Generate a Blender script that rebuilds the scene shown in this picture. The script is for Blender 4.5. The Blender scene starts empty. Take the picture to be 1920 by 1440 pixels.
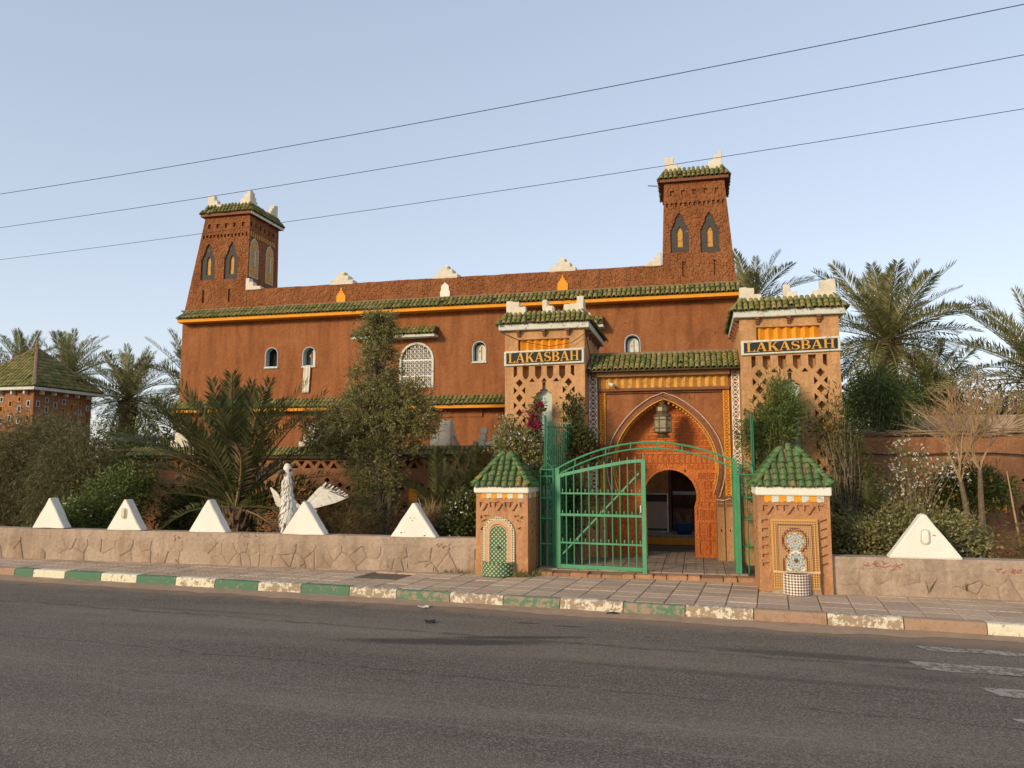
import bpy, bmesh, math, random
import numpy as np
from math import sin, cos, pi, radians, sqrt, atan2, hypot
from mathutils import Vector, Matrix, noise
from mathutils.geometry import delaunay_2d_cdt

random.seed(7)
RNG = np.random.default_rng(7)
S = bpy.context.scene
COL = S.collection

# ------------------------------------------------------------------ camera, world, sun, exposure
cam = bpy.data.cameras.new("camera")
cam.sensor_width = 36.0
cam.lens = 27.06
cam.clip_start = 0.1
cam.clip_end = 2000
cam_ob = bpy.data.objects.new("camera", cam)
cam_ob.location = (0, 0, 2.0)
cam_ob.rotation_euler = (radians(96.013), 0, radians(13.45))
COL.objects.link(cam_ob)
S.camera = cam_ob

SUN_EL = radians(17.0)
SUN_AZ = radians(33.0)           # to the left of straight behind the photographer
world = bpy.data.worlds.new("World")
S.world = world
world.use_nodes = True
wn = world.node_tree.nodes
wl = world.node_tree.links
bg = wn["Background"]
sky = wn.new("ShaderNodeTexSky")
sky.sky_type = 'NISHITA'
sky.sun_disc = False
sky.sun_elevation = SUN_EL
sky.sun_rotation = pi + SUN_AZ
sky.altitude = 700
sky.air_density = 1.0
sky.dust_density = 0.6
sky.ozone_density = 1.2
# soften the zenith-to-horizon contrast of the whole sky evenly
gam = wn.new("ShaderNodeGamma")
gam.inputs[1].default_value = 0.43
gain = wn.new("ShaderNodeVectorMath")
gain.operation = 'SCALE'
gain.inputs['Scale'].default_value = 2.3
wl.new(sky.outputs[0], gam.inputs[0])
wl.new(gam.outputs[0], gain.inputs[0])
tint = wn.new("ShaderNodeVectorMath")
tint.operation = 'MULTIPLY'
tint.inputs[1].default_value = (1.0, 0.975, 1.01)
wl.new(gain.outputs[0], tint.inputs[0])
wl.new(tint.outputs[0], bg.inputs[0])
bg.inputs[1].default_value = 0.15

sun = bpy.data.lights.new("sun", 'SUN')
sun.energy = 2.4
sun.angle = radians(10)
sun.color = (1.0, 0.79, 0.52)
sun_ob = bpy.data.objects.new("sun", sun)
to_sun = Vector((-sin(SUN_AZ) * cos(SUN_EL), -cos(SUN_AZ) * cos(SUN_EL), sin(SUN_EL)))
sun_ob.rotation_euler = to_sun.to_track_quat('Z', 'Y').to_euler()
sun_ob.location = (-20, -25, 15)
COL.objects.link(sun_ob)

S.view_settings.view_transform = 'Standard'
S.view_settings.look = 'None'
S.view_settings.gamma = 1.0
S.view_settings.use_curve_mapping = False
S.view_settings.exposure = 0.45
S.render.engine = 'CYCLES'

# ------------------------------------------------------------------ materials
class NT:
    def __init__(s, name):
        s.m = bpy.data.materials.new(name)
        s.m.use_nodes = True
        s.n = s.m.node_tree.nodes
        s.l = s.m.node_tree.links
        s.b = s.n["Principled BSDF"]
        s.out = s.n["Material Output"]
    def node(s, t, ins=None, **kw):
        nd = s.n.new(t)
        for k, v in kw.items():
            setattr(nd, k, v)
        for k, v in (ins or {}).items():
            s.put(nd.inputs[k], v)
        return nd
    def put(s, sock, v):
        if isinstance(v, bpy.types.NodeSocket):
            s.l.new(v, sock)
        elif isinstance(v, (tuple, list)) and len(v) == 3 and sock.type == 'RGBA':
            sock.default_value = (*v, 1)
        else:
            sock.default_value = v
    def pos(s, scale=(1, 1, 1), obj=False):
        if obj:
            src = s.node("ShaderNodeTexCoord").outputs['Object']
        else:
            src = s.node("ShaderNodeNewGeometry").outputs['Position']
        if scale == (1, 1, 1):
            return src
        return s.node("ShaderNodeVectorMath", {0: src, 1: scale}, operation='MULTIPLY').outputs[0]
    def noise(s, vec, scale, detail=5, rough=.55, dist=0.0):
        return s.node("ShaderNodeTexNoise", {'Vector': vec, 'Scale': scale, 'Detail': detail, 'Roughness': rough, 'Distortion': dist}).outputs['Fac']
    def ramp(s, fac, stops, interp='LINEAR'):
        r = s.node("ShaderNodeValToRGB", {'Fac': fac})
        r.color_ramp.interpolation = interp
        e = r.color_ramp.elements
        while len(e) < len(stops):
            e.new(.5)
        for el, (p, c) in zip(e, stops):
            el.position = p
            el.color = (*c, 1) if isinstance(c, (tuple, list)) else (c, c, c, 1)
        return r.outputs[0]
    def mix(s, fac, a, b, mode='MIX'):
        nd = s.node("ShaderNodeMix", data_type='RGBA', blend_type=mode)
        s.put(nd.inputs[0], fac); s.put(nd.inputs[6], a); s.put(nd.inputs[7], b)
        return nd.outputs[2]
    def math(s, op, a, b=0.0, c=0.0):
        nd = s.node("ShaderNodeMath", operation=op)
        s.put(nd.inputs[0], a); s.put(nd.inputs[1], b); s.put(nd.inputs[2], c)
        return nd.outputs[0]
    def sep(s, v):
        return s.node("ShaderNodeSeparateXYZ", {0: v}).outputs
    def bump(s, h, strength=.5, dist=.01, normal=None):
        nd = s.node("ShaderNodeBump", {'Strength': strength, 'Distance': dist, 'Height': h})
        if normal is not None:
            s.l.new(normal, nd.inputs['Normal'])
        return nd.outputs[0]
    def fin(s, color=None, rough=.8, normal=None, spec=.3, metal=0.0):
        if color is not None: s.put(s.b.inputs['Base Color'], color)
        s.put(s.b.inputs['Roughness'], rough)
        s.b.inputs['Specular IOR Level'].default_value = spec
        s.b.inputs['Metallic'].default_value = metal
        if normal is not None: s.l.new(normal, s.b.inputs['Normal'])
        return s.m

def mul(c, k): return tuple(min(1, v * k) for v in c)

def simple(name, c1, c2=None, scale=6, rough=.8, bump=.3, bscale=60, bdist=.006, wear=None, wear_at=.62, wscale=14, rnd=0.0, spec=.3, metal=0.0):
    """two-tone weathered surface; wear = colour that shows where paint has gone"""
    t = NT(name)
    p = t.pos()
    n1 = t.noise(p, scale, 6, .6)
    col = t.ramp(n1, [(.3, c1), (.72, c2 or mul(c1, .72))])
    if rnd:
        r = t.node("ShaderNodeObjectInfo").outputs['Random']
        k = t.math('MULTIPLY_ADD', r, rnd * 2, 1 - rnd)
        col = t.mix(1.0, col, t.node("ShaderNodeCombineColor", {0: k, 1: k, 2: k}).outputs[0], 'MULTIPLY')
    if wear is not None:
        nw = t.noise(p, wscale, 8, .68)
        col = t.mix(t.ramp(nw, [(wear_at, 0.0), (wear_at + .04, 1.0)]), col, wear)
    nb = t.noise(p, bscale, 5, .65)
    nb2 = t.noise(p, bscale * .17, 3, .5)
    h = t.math('MULTIPLY_ADD', nb2, 1.2, nb)
    return t.fin(col, rough, t.bump(h, bump, bdist), spec, metal)

def plaster(name, c1, c2, c3, relief=None, cracks=True):
    """rammed-earth render: broad tone changes, rain streaks, hairline cracks, trowel relief"""
    t = NT(name)
    p = t.pos()
    broad = t.noise(p, .55, 4, .6)
    mid = t.noise(p, 3.2, 7, .65)
    streak = t.noise(t.pos((3.0, 3.0, .35)), 1.3, 6, .6)
    col = t.ramp(mid, [(.28, c2), (.62, c1)])
    col = t.mix(t.ramp(broad, [(.38, 0.0), (.66, .75)]), col, c3)
    col = t.mix(t.ramp(streak, [(.46, 0.0), (.72, .75)]), col, mul(c2, .72))
    stain = t.noise(t.pos((1.5, 1.5, .55)), .9, 7, .62, .6)
    col = t.mix(t.ramp(stain, [(.54, 0.0), (.66, .55)]), col, mul(c2, .66))
    pale = t.noise(p, 1.7, 8, .7)
    col = t.mix(t.ramp(pale, [(.58, 0.0), (.72, .45)]), col, mul(c1, 1.4))
    fine = t.noise(p, 55, 6, .7)
    coarse = t.noise(p, 9, 4, .6)
    h = t.math('MULTIPLY_ADD', coarse, 2.2, fine)
    nrm = t.bump(h, .85, .016)
    grit = t.noise(p, 17, 6, .7)
    col = t.mix(t.ramp(grit, [(.40, .28), (.56, 0.0)]), col, mul(c2, .62))
    col = t.mix(t.ramp(grit, [(.56, 0.0), (.74, .30)]), col, mul(c1, 1.3))
    if cracks:
        w = t.node("ShaderNodeVectorMath", {0: p, 1: t.node("ShaderNodeTexNoise", {'Vector': p, 'Scale': 2.0, 'Detail': 4.0}).outputs['Color']}, operation='ADD').outputs[0]
        v = t.node("ShaderNodeTexVoronoi", {'Vector': w, 'Scale': .55}, feature='DISTANCE_TO_EDGE').outputs['Distance']
        line = t.ramp(v, [(.0, 1.0), (.006, 0.0)])
        gate = t.ramp(t.noise(p, .9, 2), [(.5, 0.0), (.6, 1.0)])
        lf = t.math('MULTIPLY', line, gate)
        col = t.mix(t.math('MULTIPLY', lf, .6), col, mul(c2, .35))
        nrm = t.bump(t.math('SUBTRACT', 1.0, lf), .5, .02, nrm)
    if relief:
        q = t.pos((relief, relief, relief * .8))
        wq = t.node("ShaderNodeVectorMath", {0: q, 1: t.node("ShaderNodeTexNoise", {'Vector': q, 'Scale': .8}).outputs['Color']}, operation='ADD').outputs[0]
        v = t.node("ShaderNodeTexVoronoi", {'Vector': wq, 'Scale': 1.0}, feature='DISTANCE_TO_EDGE', distance='CHEBYCHEV') if False else \
            t.node("ShaderNodeTexVoronoi", {'Vector': wq, 'Scale': 1.0}, feature='F1', distance='CHEBYCHEV')
        hh = t.ramp(v.outputs['Distance'], [(.26, 1.0), (.46, 0.0)])
        col = t.mix(t.math('MULTIPLY', t.math('SUBTRACT', 1.0, hh), .18), col, mul(c2, .6))
        nrm = t.bump(hh, .9, .035, nrm)
    return t.fin(col, .92, nrm, .15)

def tile_mat(name, stops, rough=.45):
    t = NT(name)
    p = t.pos()
    r = t.node("ShaderNodeObjectInfo").outputs['Random']
    isl = t.node("ShaderNodeNewGeometry").outputs['Random Per Island']
    k = t.math('FRACT', t.math('ADD', r, isl))
    col = t.ramp(k, stops)
    n1 = t.noise(p, 22, 7, .7)
    col = t.mix(t.ramp(n1, [(.44, 0.0), (.62, .75)]), col, (.10, .085, .032))
    n2 = t.noise(p, 9, 6, .7)
    col = t.mix(t.ramp(n2, [(.60, 0.0), (.68, .8)]), col, (.24, .15, .085))
    h = t.noise(p, 70, 4, .6)
    return t.fin(col, t.ramp(n1, [(.35, rough), (.65, .85)]), t.bump(h, .35, .005), .35)

def leaf_mat(name, stops, trans=.35, rough=.6):
    t = NT(name)
    isl = t.node("ShaderNodeNewGeometry").outputs['Random Per Island']
    n = t.noise(t.pos(), 1.6, 3)
    k = t.math('MULTIPLY_ADD', n, .5, t.math('MULTIPLY', isl, .6))
    col = t.ramp(k, stops)
    t.put(t.b.inputs['Base Color'], col)
    t.b.inputs['Roughness'].default_value = rough
    t.b.inputs['Specular IOR Level'].default_value = .25
    tr = t.node("ShaderNodeBsdfTranslucent", {'Color': col})
    mx = t.node("ShaderNodeMixShader", {0: trans, 1: t.b.outputs[0], 2: tr.outputs[0]})
    t.l.new(mx.outputs[0], t.out.inputs[0])
    return t.m

EARTH1, EARTH2, EARTH3 = (.345, .136, .053), (.270, .096, .035), (.390, .163, .068)
TAN1, TAN2, TAN3 = (.600, .335, .155), (.500, .262, .115), (.650, .380, .185)
M = {}
M['facade'] = plaster('terracotta_render', EARTH1, EARTH2, EARTH3)
M['relief'] = plaster('scored_terracotta', EARTH1, mul(EARTH2, 1.05), EARTH3, relief=13.0, cracks=False)
M['tan'] = plaster('tan_render', TAN1, TAN2, TAN3, cracks=False)
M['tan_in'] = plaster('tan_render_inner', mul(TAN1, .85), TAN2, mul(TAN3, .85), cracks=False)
M['screen'] = plaster('garden_wall_render', (.36, .17, .085), (.28, .12, .055), (.40, .20, .10), cracks=False)
M['pillar'] = plaster('pillar_render', (.55, .285, .140), (.455, .215, .095), (.585, .325, .165), cracks=True)
M['lowwall'] = plaster('grey_tan_render', (.47, .36, .265), (.39, .285, .205), (.50, .39, .295), cracks=True)
M['stone'] = plaster('rendered_stone', (.43, .325, .235), (.35, .245, .168), (.46, .35, .255), cracks=False)
M['white'] = simple('limewash', (.84, .81, .72), (.76, .72, .62), 3, .85, .45, 30, .01, wear=(.56, .48, .36), wear_at=.665, wscale=7)
M['merlon'] = simple('limewash_old', (.74, .69, .56), (.60, .53, .40), 5, .9, .4, 40, .01, wear=(.40, .22, .12), wear_at=.66, wscale=7)
M['mint'] = simple('mint_plaster', (.50, .60, .52), (.42, .54, .46), 4, .8, .25, wear=(.60, .64, .58), wear_at=.62)
M['fascia'] = simple('pale_fascia', (.66, .68, .60), (.55, .58, .50), 6, .8, .3, wear=(.36, .24, .15), wear_at=.585, wscale=13)
M['blueframe'] = simple('pale_blue_reveal', (.48, .56, .58), (.40, .48, .50), 7, .8, .2)
M['yellow'] = simple('ochre_yellow', (.82, .36, .025), (.70, .28, .02), 7, .75, .25, wear=(.55, .33, .14), wear_at=.68, wscale=18)
M['yellowold'] = simple('worn_yellow', (.66, .36, .07), (.50, .24, .05), 9, .8, .35, wear=(.40, .20, .09), wear_at=.55, wscale=11)
M['charcoal'] = simple('charcoal_paint', (.055, .05, .046), (.085, .075, .065), 14, .85, .4, wear=(.33, .15, .075), wear_at=.63, wscale=9)
M['black'] = simple('black_paint', (.02, .02, .018), (.035, .033, .028), 18, .7, .2)
M['gold'] = simple('gold_paint', (.72, .38, .06), (.60, .28, .035), 14, .6, .2)
M['dark'] = simple('opening_and_shadow_black', (.012, .010, .009), None, 5, .9, .1)  # near-black for openings and for the painted shadow line under the dentils
M['glass'] = simple('dusty_glass', (.05, .055, .06), (.09, .09, .085), 5, .18, .05, spec=.5)
M['brownwood'] = simple('brown_wood', (.24, .095, .045), (.17, .062, .03), 9, .7, .4, 40)
M['greenmetal'] = simple('green_metal_paint', (.070, .30, .145), (.050, .235, .11), 7, .42, .25, 70, .004, wear=(.13, .065, .035), wear_at=.665, wscale=24, spec=.4)
M['darkgreen'] = simple('dark_green_metal', (.03, .15, .085), (.02, .10, .06), 8, .5, .15, 70, .003)
M['wire'] = simple('wire_sheath', (.03, .028, .028), None, 5, .6, 0.05)
M['cord'] = simple('white_cord', (.62, .57, .50), None, 5, .6, .05)
M['brass'] = simple('aged_brass', (.20, .155, .085), (.13, .10, .055), 20, .42, .2, metal=.6)
M['lampglass'] = simple('frosted_lamp_glass', (.34, .29, .18), (.20, .17, .11), 14, .2, .05, spec=.5)
M['lens'] = simple('cream_lamp_cover', (.66, .60, .36), (.58, .52, .30), 20, .3, .1, spec=.5)
M['feather'] = simple('whitewashed_feathers', (.82, .79, .70), (.64, .60, .50), 16, .85, .35)
M['towel'] = simple('cream_towel', (.72, .66, .54), (.62, .55, .44), 8, .95, .4, 120)
M['bark'] = simple('bark', (.20, .145, .095), (.12, .085, .055), 16, .95, .8, 30, .03)
M['palmbark'] = simple('palm_bark', (.20, .13, .075), (.11, .07, .04), 12, .95, .8, 24, .04)
M['drytwig'] = simple('dry_twig', (.46, .31, .165), (.33, .215, .11), 9, .95, .2)
M['paletwig'] = simple('pale_twig', (.30, .235, .15), (.20, .155, .10), 6, .95, .2)
M['tile_old'] = tile_mat('mossy_green_tile', [(.0, (.095, .135, .025)), (.25, (.215, .205, .050)), (.5, (.300, .265, .085)), (.72, (.150, .170, .036)), (.88, (.36, .28, .12)), (1, (.115, .15, .035))], .5)
M['tile_new'] = tile_mat('green_glazed_tile', [(.0, (.045, .150, .045)), (.35, (.075, .190, .055)), (.7, (.100, .205, .06)), (.93, (.05, .135, .045)), (1, (.26, .24, .05))], .35)
M['mortar'] = simple('roof_mortar', (.30, .19, .12), (.20, .12, .075), 10, .95, .5, 40, .01)
M['tilebed'] = simple('tile_bed', (.10, .075, .04), (.06, .045, .025), 12, .95, .5, 40, .01)
M['blueplastic'] = simple('blue_plastic', (.02, .09, .30), (.015, .07, .24), 8, .35, .05, spec=.5)
M['greyboard'] = simple('grey_board', (.55, .42, .33), (.48, .36, .28), 6, .7, .1)
M['silver'] = simple('silver_trim', (.55, .53, .50), None, 6, .35, .05, metal=.5)
M['brick'] = simple('worn_brick', (.42, .23, .12), (.30, .15, .08), 12, .9, .5, 50, .01, rnd=.2)
M['bronzeleaf'] = simple('paper_litter', (.60, .57, .52), (.48, .45, .40), 9, .8, .2)
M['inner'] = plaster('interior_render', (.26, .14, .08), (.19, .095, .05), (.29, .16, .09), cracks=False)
M['rope'] = simple('palm_fibre', (.34, .24, .14), (.20, .13, .07), 20, .95, .4)

L_OLIVE = leaf_mat('olive_leaf', [(.15, (.095, .100, .032)), (.5, (.225, .215, .078)), (.85, (.37, .34, .15))])
L_DARK = leaf_mat('dark_leaf', [(.15, (.030, .046, .013)), (.5, (.070, .090, .024)), (.85, (.135, .155, .042))])
L_BRIGHT = leaf_mat('bright_leaf', [(.15, (.055, .088, .020)), (.5, (.115, .160, .038)), (.85, (.21, .25, .075))])
L_WEEP = leaf_mat('grey_green_needles', [(.15, (.058, .060, .022)), (.5, (.125, .118, .046)), (.85, (.26, .22, .10))])
L_PALM = leaf_mat('palm_leaflet', [(.15, (.115, .128, .045)), (.5, (.235, .232, .088)), (.85, (.40, .365, .165))], .35, .45)
L_PALMD = leaf_mat('dark_palm_leaflet', [(.15, (.045, .060, .020)), (.5, (.092, .105, .036)), (.85, (.18, .17, .068))], .3, .5)
L_DRY = leaf_mat('dry_palm_leaflet', [(.15, (.19, .12, .055)), (.5, (.30, .205, .10)), (.85, (.40, .29, .16))], .3, .7)
L_WHITE = leaf_mat('white_petal', [(.1, (.70, .62, .55)), (.9, (.85, .80, .74))], .25)
L_PINK = leaf_mat('magenta_bract', [(.1, (.26, .012, .045)), (.9, (.50, .035, .13))], .4)
L_YELL = leaf_mat('yellowed_leaf', [(.1, (.40, .20, .02)), (.9, (.55, .32, .05))], .4)
L_GRASS = leaf_mat('dry_grass_blade', [(.1, (.10, .085, .035)), (.5, (.15, .12, .05)), (.9, (.26, .19, .09))], .3)
# ------------------------------------------------------------------ mesh helpers
def wloc(o):
    v = Vector((0, 0, 0))
    while o is not None:
        v = v + o.location
        o = o.parent
    return v

class MB:
    def __init__(s):
        s.v = []; s.f = []
    def add(s, vs, fs):
        b = len(s.v)
        s.v += [tuple(p) for p in vs]
        s.f += [tuple(i + b for i in f) for f in fs]
        return s
    def box(s, x0, x1, y0, y1, z0, z1):
        return s.add([(x0, y0, z0), (x1, y0, z0), (x1, y1, z0), (x0, y1, z0), (x0, y0, z1), (x1, y0, z1), (x1, y1, z1), (x0, y1, z1)],
                     [(0, 3, 2, 1), (4, 5, 6, 7), (0, 1, 5, 4), (1, 2, 6, 5), (2, 3, 7, 6), (3, 0, 4, 7)])
    def hexa(s, p):
        return s.add(p, [(0, 3, 2, 1), (4, 5, 6, 7), (0, 1, 5, 4), (1, 2, 6, 5), (2, 3, 7, 6), (3, 0, 4, 7)])
    def bar(s, a, b, w, d):
        """rectangular bar from a to b, w across in plan, d in the other direction"""
        a = Vector(a); b = Vector(b)
        t = (b - a).normalized()
        ref = Vector((0, 1, 0)) if abs(t.y) < .9 else Vector((1, 0, 0))
        u = t.cross(ref).normalized() * w / 2
        v = t.cross(u).normalized() * d / 2
        return s.hexa([a - u - v, a + u - v, a + u + v, a - u + v, b - u - v, b + u - v, b + u + v, b - u + v])
    def prism(s, poly, y0, y1, shear=None):
        """poly in (x,z), extruded from y0 (front) to y1"""
        n = len(poly)
        f = shear or (lambda x, z: 0)
        vs = [(x, y0 + f(x, z), z) for x, z in poly] + [(x, y1 + f(x, z), z) for x, z in poly]
        fs = [tuple(range(n)), tuple(range(2 * n - 1, n - 1, -1))]
        fs += [(i, n + i, n + (i + 1) % n, (i + 1) % n) for i in range(n)]
        return s.add(vs, fs)
    def prismx(s, poly, x0, x1):
        """poly in (y,z), extruded along x"""
        n = len(poly)
        vs = [(x0, y, z) for y, z in poly] + [(x1, y, z) for y, z in poly]
        fs = [tuple(range(n)), tuple(range(2 * n - 1, n - 1, -1))]
        fs += [(i, n + i, n + (i + 1) % n, (i + 1) % n) for i in range(n)]
        return s.add(vs, fs)
    def tube(s, pts, r, seg=6, cap=True):
        pts = [Vector(p) for p in pts]
        n = len(pts)
        rr = r if isinstance(r, (list, tuple)) else [r] * n
        base = len(s.v)
        prev = None
        for i, p in enumerate(pts):
            t = (pts[min(i + 1, n - 1)] - pts[max(i - 1, 0)])
            t = t.normalized() if t.length > 1e-9 else Vector((0, 0, 1))
            if prev is None:
                ref = Vector((0, 0, 1)) if abs(t.z) < .9 else Vector((1, 0, 0))
                u = t.cross(ref).normalized()
            else:
                u = (prev - t * prev.dot(t))
                u = u.normalized() if u.length > 1e-6 else t.orthogonal().normalized()
            prev = u
            w = t.cross(u)
            for k in range(seg):
                a = 2 * pi * k / seg
                q = p + (u * cos(a) + w * sin(a)) * rr[i]
                s.v.append((q.x, q.y, q.z))
        for i in range(n - 1):
            for k in range(seg):
                a = base + i * seg + k; b = base + i * seg + (k + 1) % seg
                s.f.append((a, b, b + seg, a + seg))
        if cap:
            s.f.append(tuple(base + k for k in range(seg - 1, -1, -1)))
            s.f.append(tuple(base + (n - 1) * seg + k for k in range(seg)))
        return s
    def lathe(s, prof, c=(0, 0, 0), seg=16, a0=0, a1=2 * pi):
        full = abs(a1 - a0 - 2 * pi) < 1e-6
        m = seg if full else seg + 1
        base = len(s.v)
        for r, z in prof:
            for k in range(m):
                a = a0 + (a1 - a0) * k / seg
                s.v.append((c[0] + r * cos(a), c[1] + r * sin(a), c[2] + z))
        for i in range(len(prof) - 1):
            for k in range(seg):
                a = base + i * m + k; b = base + i * m + (k + 1) % m
                s.f.append((a, b, b + m, a + m))
        return s
    def build(s, name, mat, parent=None, smooth=False, local=False, link=True):
        me = bpy.data.meshes.new(name)
        off = Vector((0, 0, 0)) if (local or parent is None) else wloc(parent)
        vs = [(x - off.x, y - off.y, z - off.z) for x, y, z in s.v] if off.length else s.v
        me.from_pydata(vs, [], s.f)
        me.materials.append(mat)
        if smooth:
            me.polygons.foreach_set('use_smooth', [True] * len(me.polygons))
        me.update()
        if not link:
            return me
        o = bpy.data.objects.new(name, me)
        COL.objects.link(o)
        if parent is not None:
            o.parent = parent
        return o

def tag(o, label=None, cat=None, group=None, kind=None):
    if label: o['label'] = label
    if cat: o['category'] = cat
    if group: o['group'] = group
    if kind: o['kind'] = kind
    return o

def thing(name, loc, label, cat, group=None):
    o = bpy.data.objects.new(name, None)
    o.empty_display_size = .2
    o.location = loc
    COL.objects.link(o)
    return tag(o, label, cat, group)

def place(me, name, parent, mtx):
    o = bpy.data.objects.new(name, me)
    COL.objects.link(o)
    if parent is not None:
        o.parent = parent
        o.matrix_local = Matrix.Translation(-wloc(parent)) @ mtx
    else:
        o.matrix_local = mtx
    return o

def recenter(o):
    """put a one-mesh thing's origin at the middle of its base"""
    me = o.data
    co = np.empty(len(me.vertices) * 3); me.vertices.foreach_get('co', co); co = co.reshape(-1, 3)
    c = np.array([(co[:, 0].min() + co[:, 0].max()) / 2, (co[:, 1].min() + co[:, 1].max()) / 2, co[:, 2].min()])
    co -= c
    me.vertices.foreach_set('co', co.ravel()); me.update()
    o.location = Vector(c)
    return o

def pip(x, y, poly):
    ins = False
    n = len(poly)
    j = n - 1
    for i in range(n):
        xi, yi = poly[i]; xj, yj = poly[j]
        if (yi > y) != (yj > y) and x < (xj - xi) * (y - yi) / (yj - yi) + xi:
            ins = not ins
        j = i
    return ins

def seg_dist(px, py, a, b):
    ax, ay = a; bx, by = b
    dx, dy = bx - ax, by - ay
    L = dx * dx + dy * dy
    t = 0 if L == 0 else max(0, min(1, ((px - ax) * dx + (py - ay) * dy) / L))
    return hypot(px - ax - t * dx, py - ay - t * dy)

def panel(outer, holes=(), depth=.1, thick=None, wob=0.0, grid=0.0, fn=None, hole_back=False, axis='y', y0=0.0):
    """wall skin in the x-z plane at y=0 with openings; reveals go back by depth. fn maps (x, y, z) -> world"""
    pts = []; edges = []; loops = []
    def addloop(lp):
        b = len(pts)
        for p in lp: pts.append(Vector(p))
        n = len(lp)
        for i in range(n): edges.append((b + i, b + (i + 1) % n))
        loops.append((b, n))
    addloop(outer)
    for h in holes: addloop(h)
    if grid:
        xs = [p[0] for p in outer]; zs = [p[1] for p in outer]
        x = min(xs) + grid * .5
        while x < max(xs):
            z = min(zs) + grid * .5
            while z < max(zs):
                q = (x + random.uniform(-.25, .25) * grid, z + random.uniform(-.25, .25) * grid)
                if pip(*q, outer) and all(seg_dist(*q, outer[i], outer[(i + 1) % len(outer)]) > grid * .2 for i in range(len(outer))):
                    ok = True
                    for h in holes:
                        hx = [p[0] for p in h]; hz = [p[1] for p in h]
                        if min(hx) - grid * .2 < q[0] < max(hx) + grid * .2 and min(hz) - grid * .2 < q[1] < max(hz) + grid * .2:
                            ok = False; break
                    if ok: pts.append(Vector(q))
                z += grid
            x += grid
    vo, eo, fo, ov, oe, of = delaunay_2d_cdt(pts, edges, [], 0, 1e-7)
    inv = {}
    for i, src in enumerate(ov):
        for sidx in src: inv[sidx] = i
    m = MB()
    fixed = set()
    for b, n in loops:
        for i in range(n): fixed.add(inv[b + i])
    fn = fn or (lambda x, y, z: (x, y0 + y, z))
    vs = []
    for i, p in enumerate(vo):
        w = 0
        if wob and i not in fixed:
            w = wob * noise.noise((p.x * 1.9, 3.1, p.y * 1.9)) + wob * .6 * noise.noise((p.x * 6, 1.1, p.y * 6))
        vs.append(fn(p.x, w, p.y))
    fs = []
    for f in fo:
        cx = sum(vo[i].x for i in f) / len(f); cz = sum(vo[i].y for i in f) / len(f)
        if not pip(cx, cz, outer) or any(pip(cx, cz, h) for h in holes): continue
        area = 0
        for k in range(len(f)):
            a = vo[f[k]]; b = vo[f[(k + 1) % len(f)]]
            area += a.x * b.y - b.x * a.y
        fs.append(tuple(f) if area > 0 else tuple(reversed(f)))
    m.add(vs, fs)
    for h in holes:
        a = sum(h[k][0] * h[(k + 1) % len(h)][1] - h[(k + 1) % len(h)][0] * h[k][1] for k in range(len(h)))
        hh = list(h) if a > 0 else list(reversed(h))
        n = len(hh)
        m.add([fn(x, 0, z) for x, z in hh] + [fn(x, depth, z) for x, z in hh], [(i, (i + 1) % n, n + (i + 1) % n, n + i) for i in range(n)])
        if hole_back:
            m.add([fn(x, depth, z) for x, z in hh], [tuple(range(n))])
    if thick:
        a = sum(outer[k][0] * outer[(k + 1) % len(outer)][1] - outer[(k + 1) % len(outer)][0] * outer[k][1] for k in range(len(outer)))
        oo = list(outer) if a > 0 else list(reversed(outer))
        n = len(oo)
        m.add([fn(x, 0, z) for x, z in oo] + [fn(x, thick, z) for x, z in oo], [(i, n + i, n + (i + 1) % n, (i + 1) % n) for i in range(n)])
        if not holes:
            m.add([fn(x, thick, z) for x, z in oo], [tuple(reversed(range(n)))])
    return m

def rect(x0, x1, z0, z1): return [(x0, z0), (x1, z0), (x1, z1), (x0, z1)]
def roundarch(x0, x1, z0, z1, n=8):
    c = (x0 + x1) / 2; r = (x1 - x0) / 2
    return [(x0, z0), (x1, z0)] + [(c + r * cos(pi * k / n), z1 - r + r * sin(pi * k / n)) for k in range(n + 1)]
def diamond(c, z, a, b=None):
    b = b or a
    return [(c, z - b), (c + a, z), (c, z + b), (c - a, z)]

# barrel roof tile: lower end at y=0, runs up-slope along +y, crown along +z
def tile_mesh(name, r, L, mat, rag=0.0):
    m = MB()
    n = 6
    def arc(rad, y, dz): return [(-rad * cos(pi * k / n), y, rad * sin(pi * k / n) * .92 + dz) for k in range(n + 1)]
    o0 = arc(r, 0, .016); o1 = arc(r * .82, L, -.004); i0 = arc(r * .74, 0, .012); i1 = arc(r * .66, L * .4, .006)
    b = n + 1
    m.add(o0 + o1 + i0 + i1,
          [(k, k + 1, b + k + 1, b + k) for k in range(n)] +
          [(2 * b + k, 2 * b + k + 1, k + 1, k) for k in range(n)] +
          [(3 * b + k, 3 * b + k + 1, 2 * b + k + 1, 2 * b + k) for k in range(n)])
    me = m.build(name, mat, link=False)
    me.polygons.foreach_set('use_smooth', [i < n for i in range(len(me.polygons))])
    return me

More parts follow.
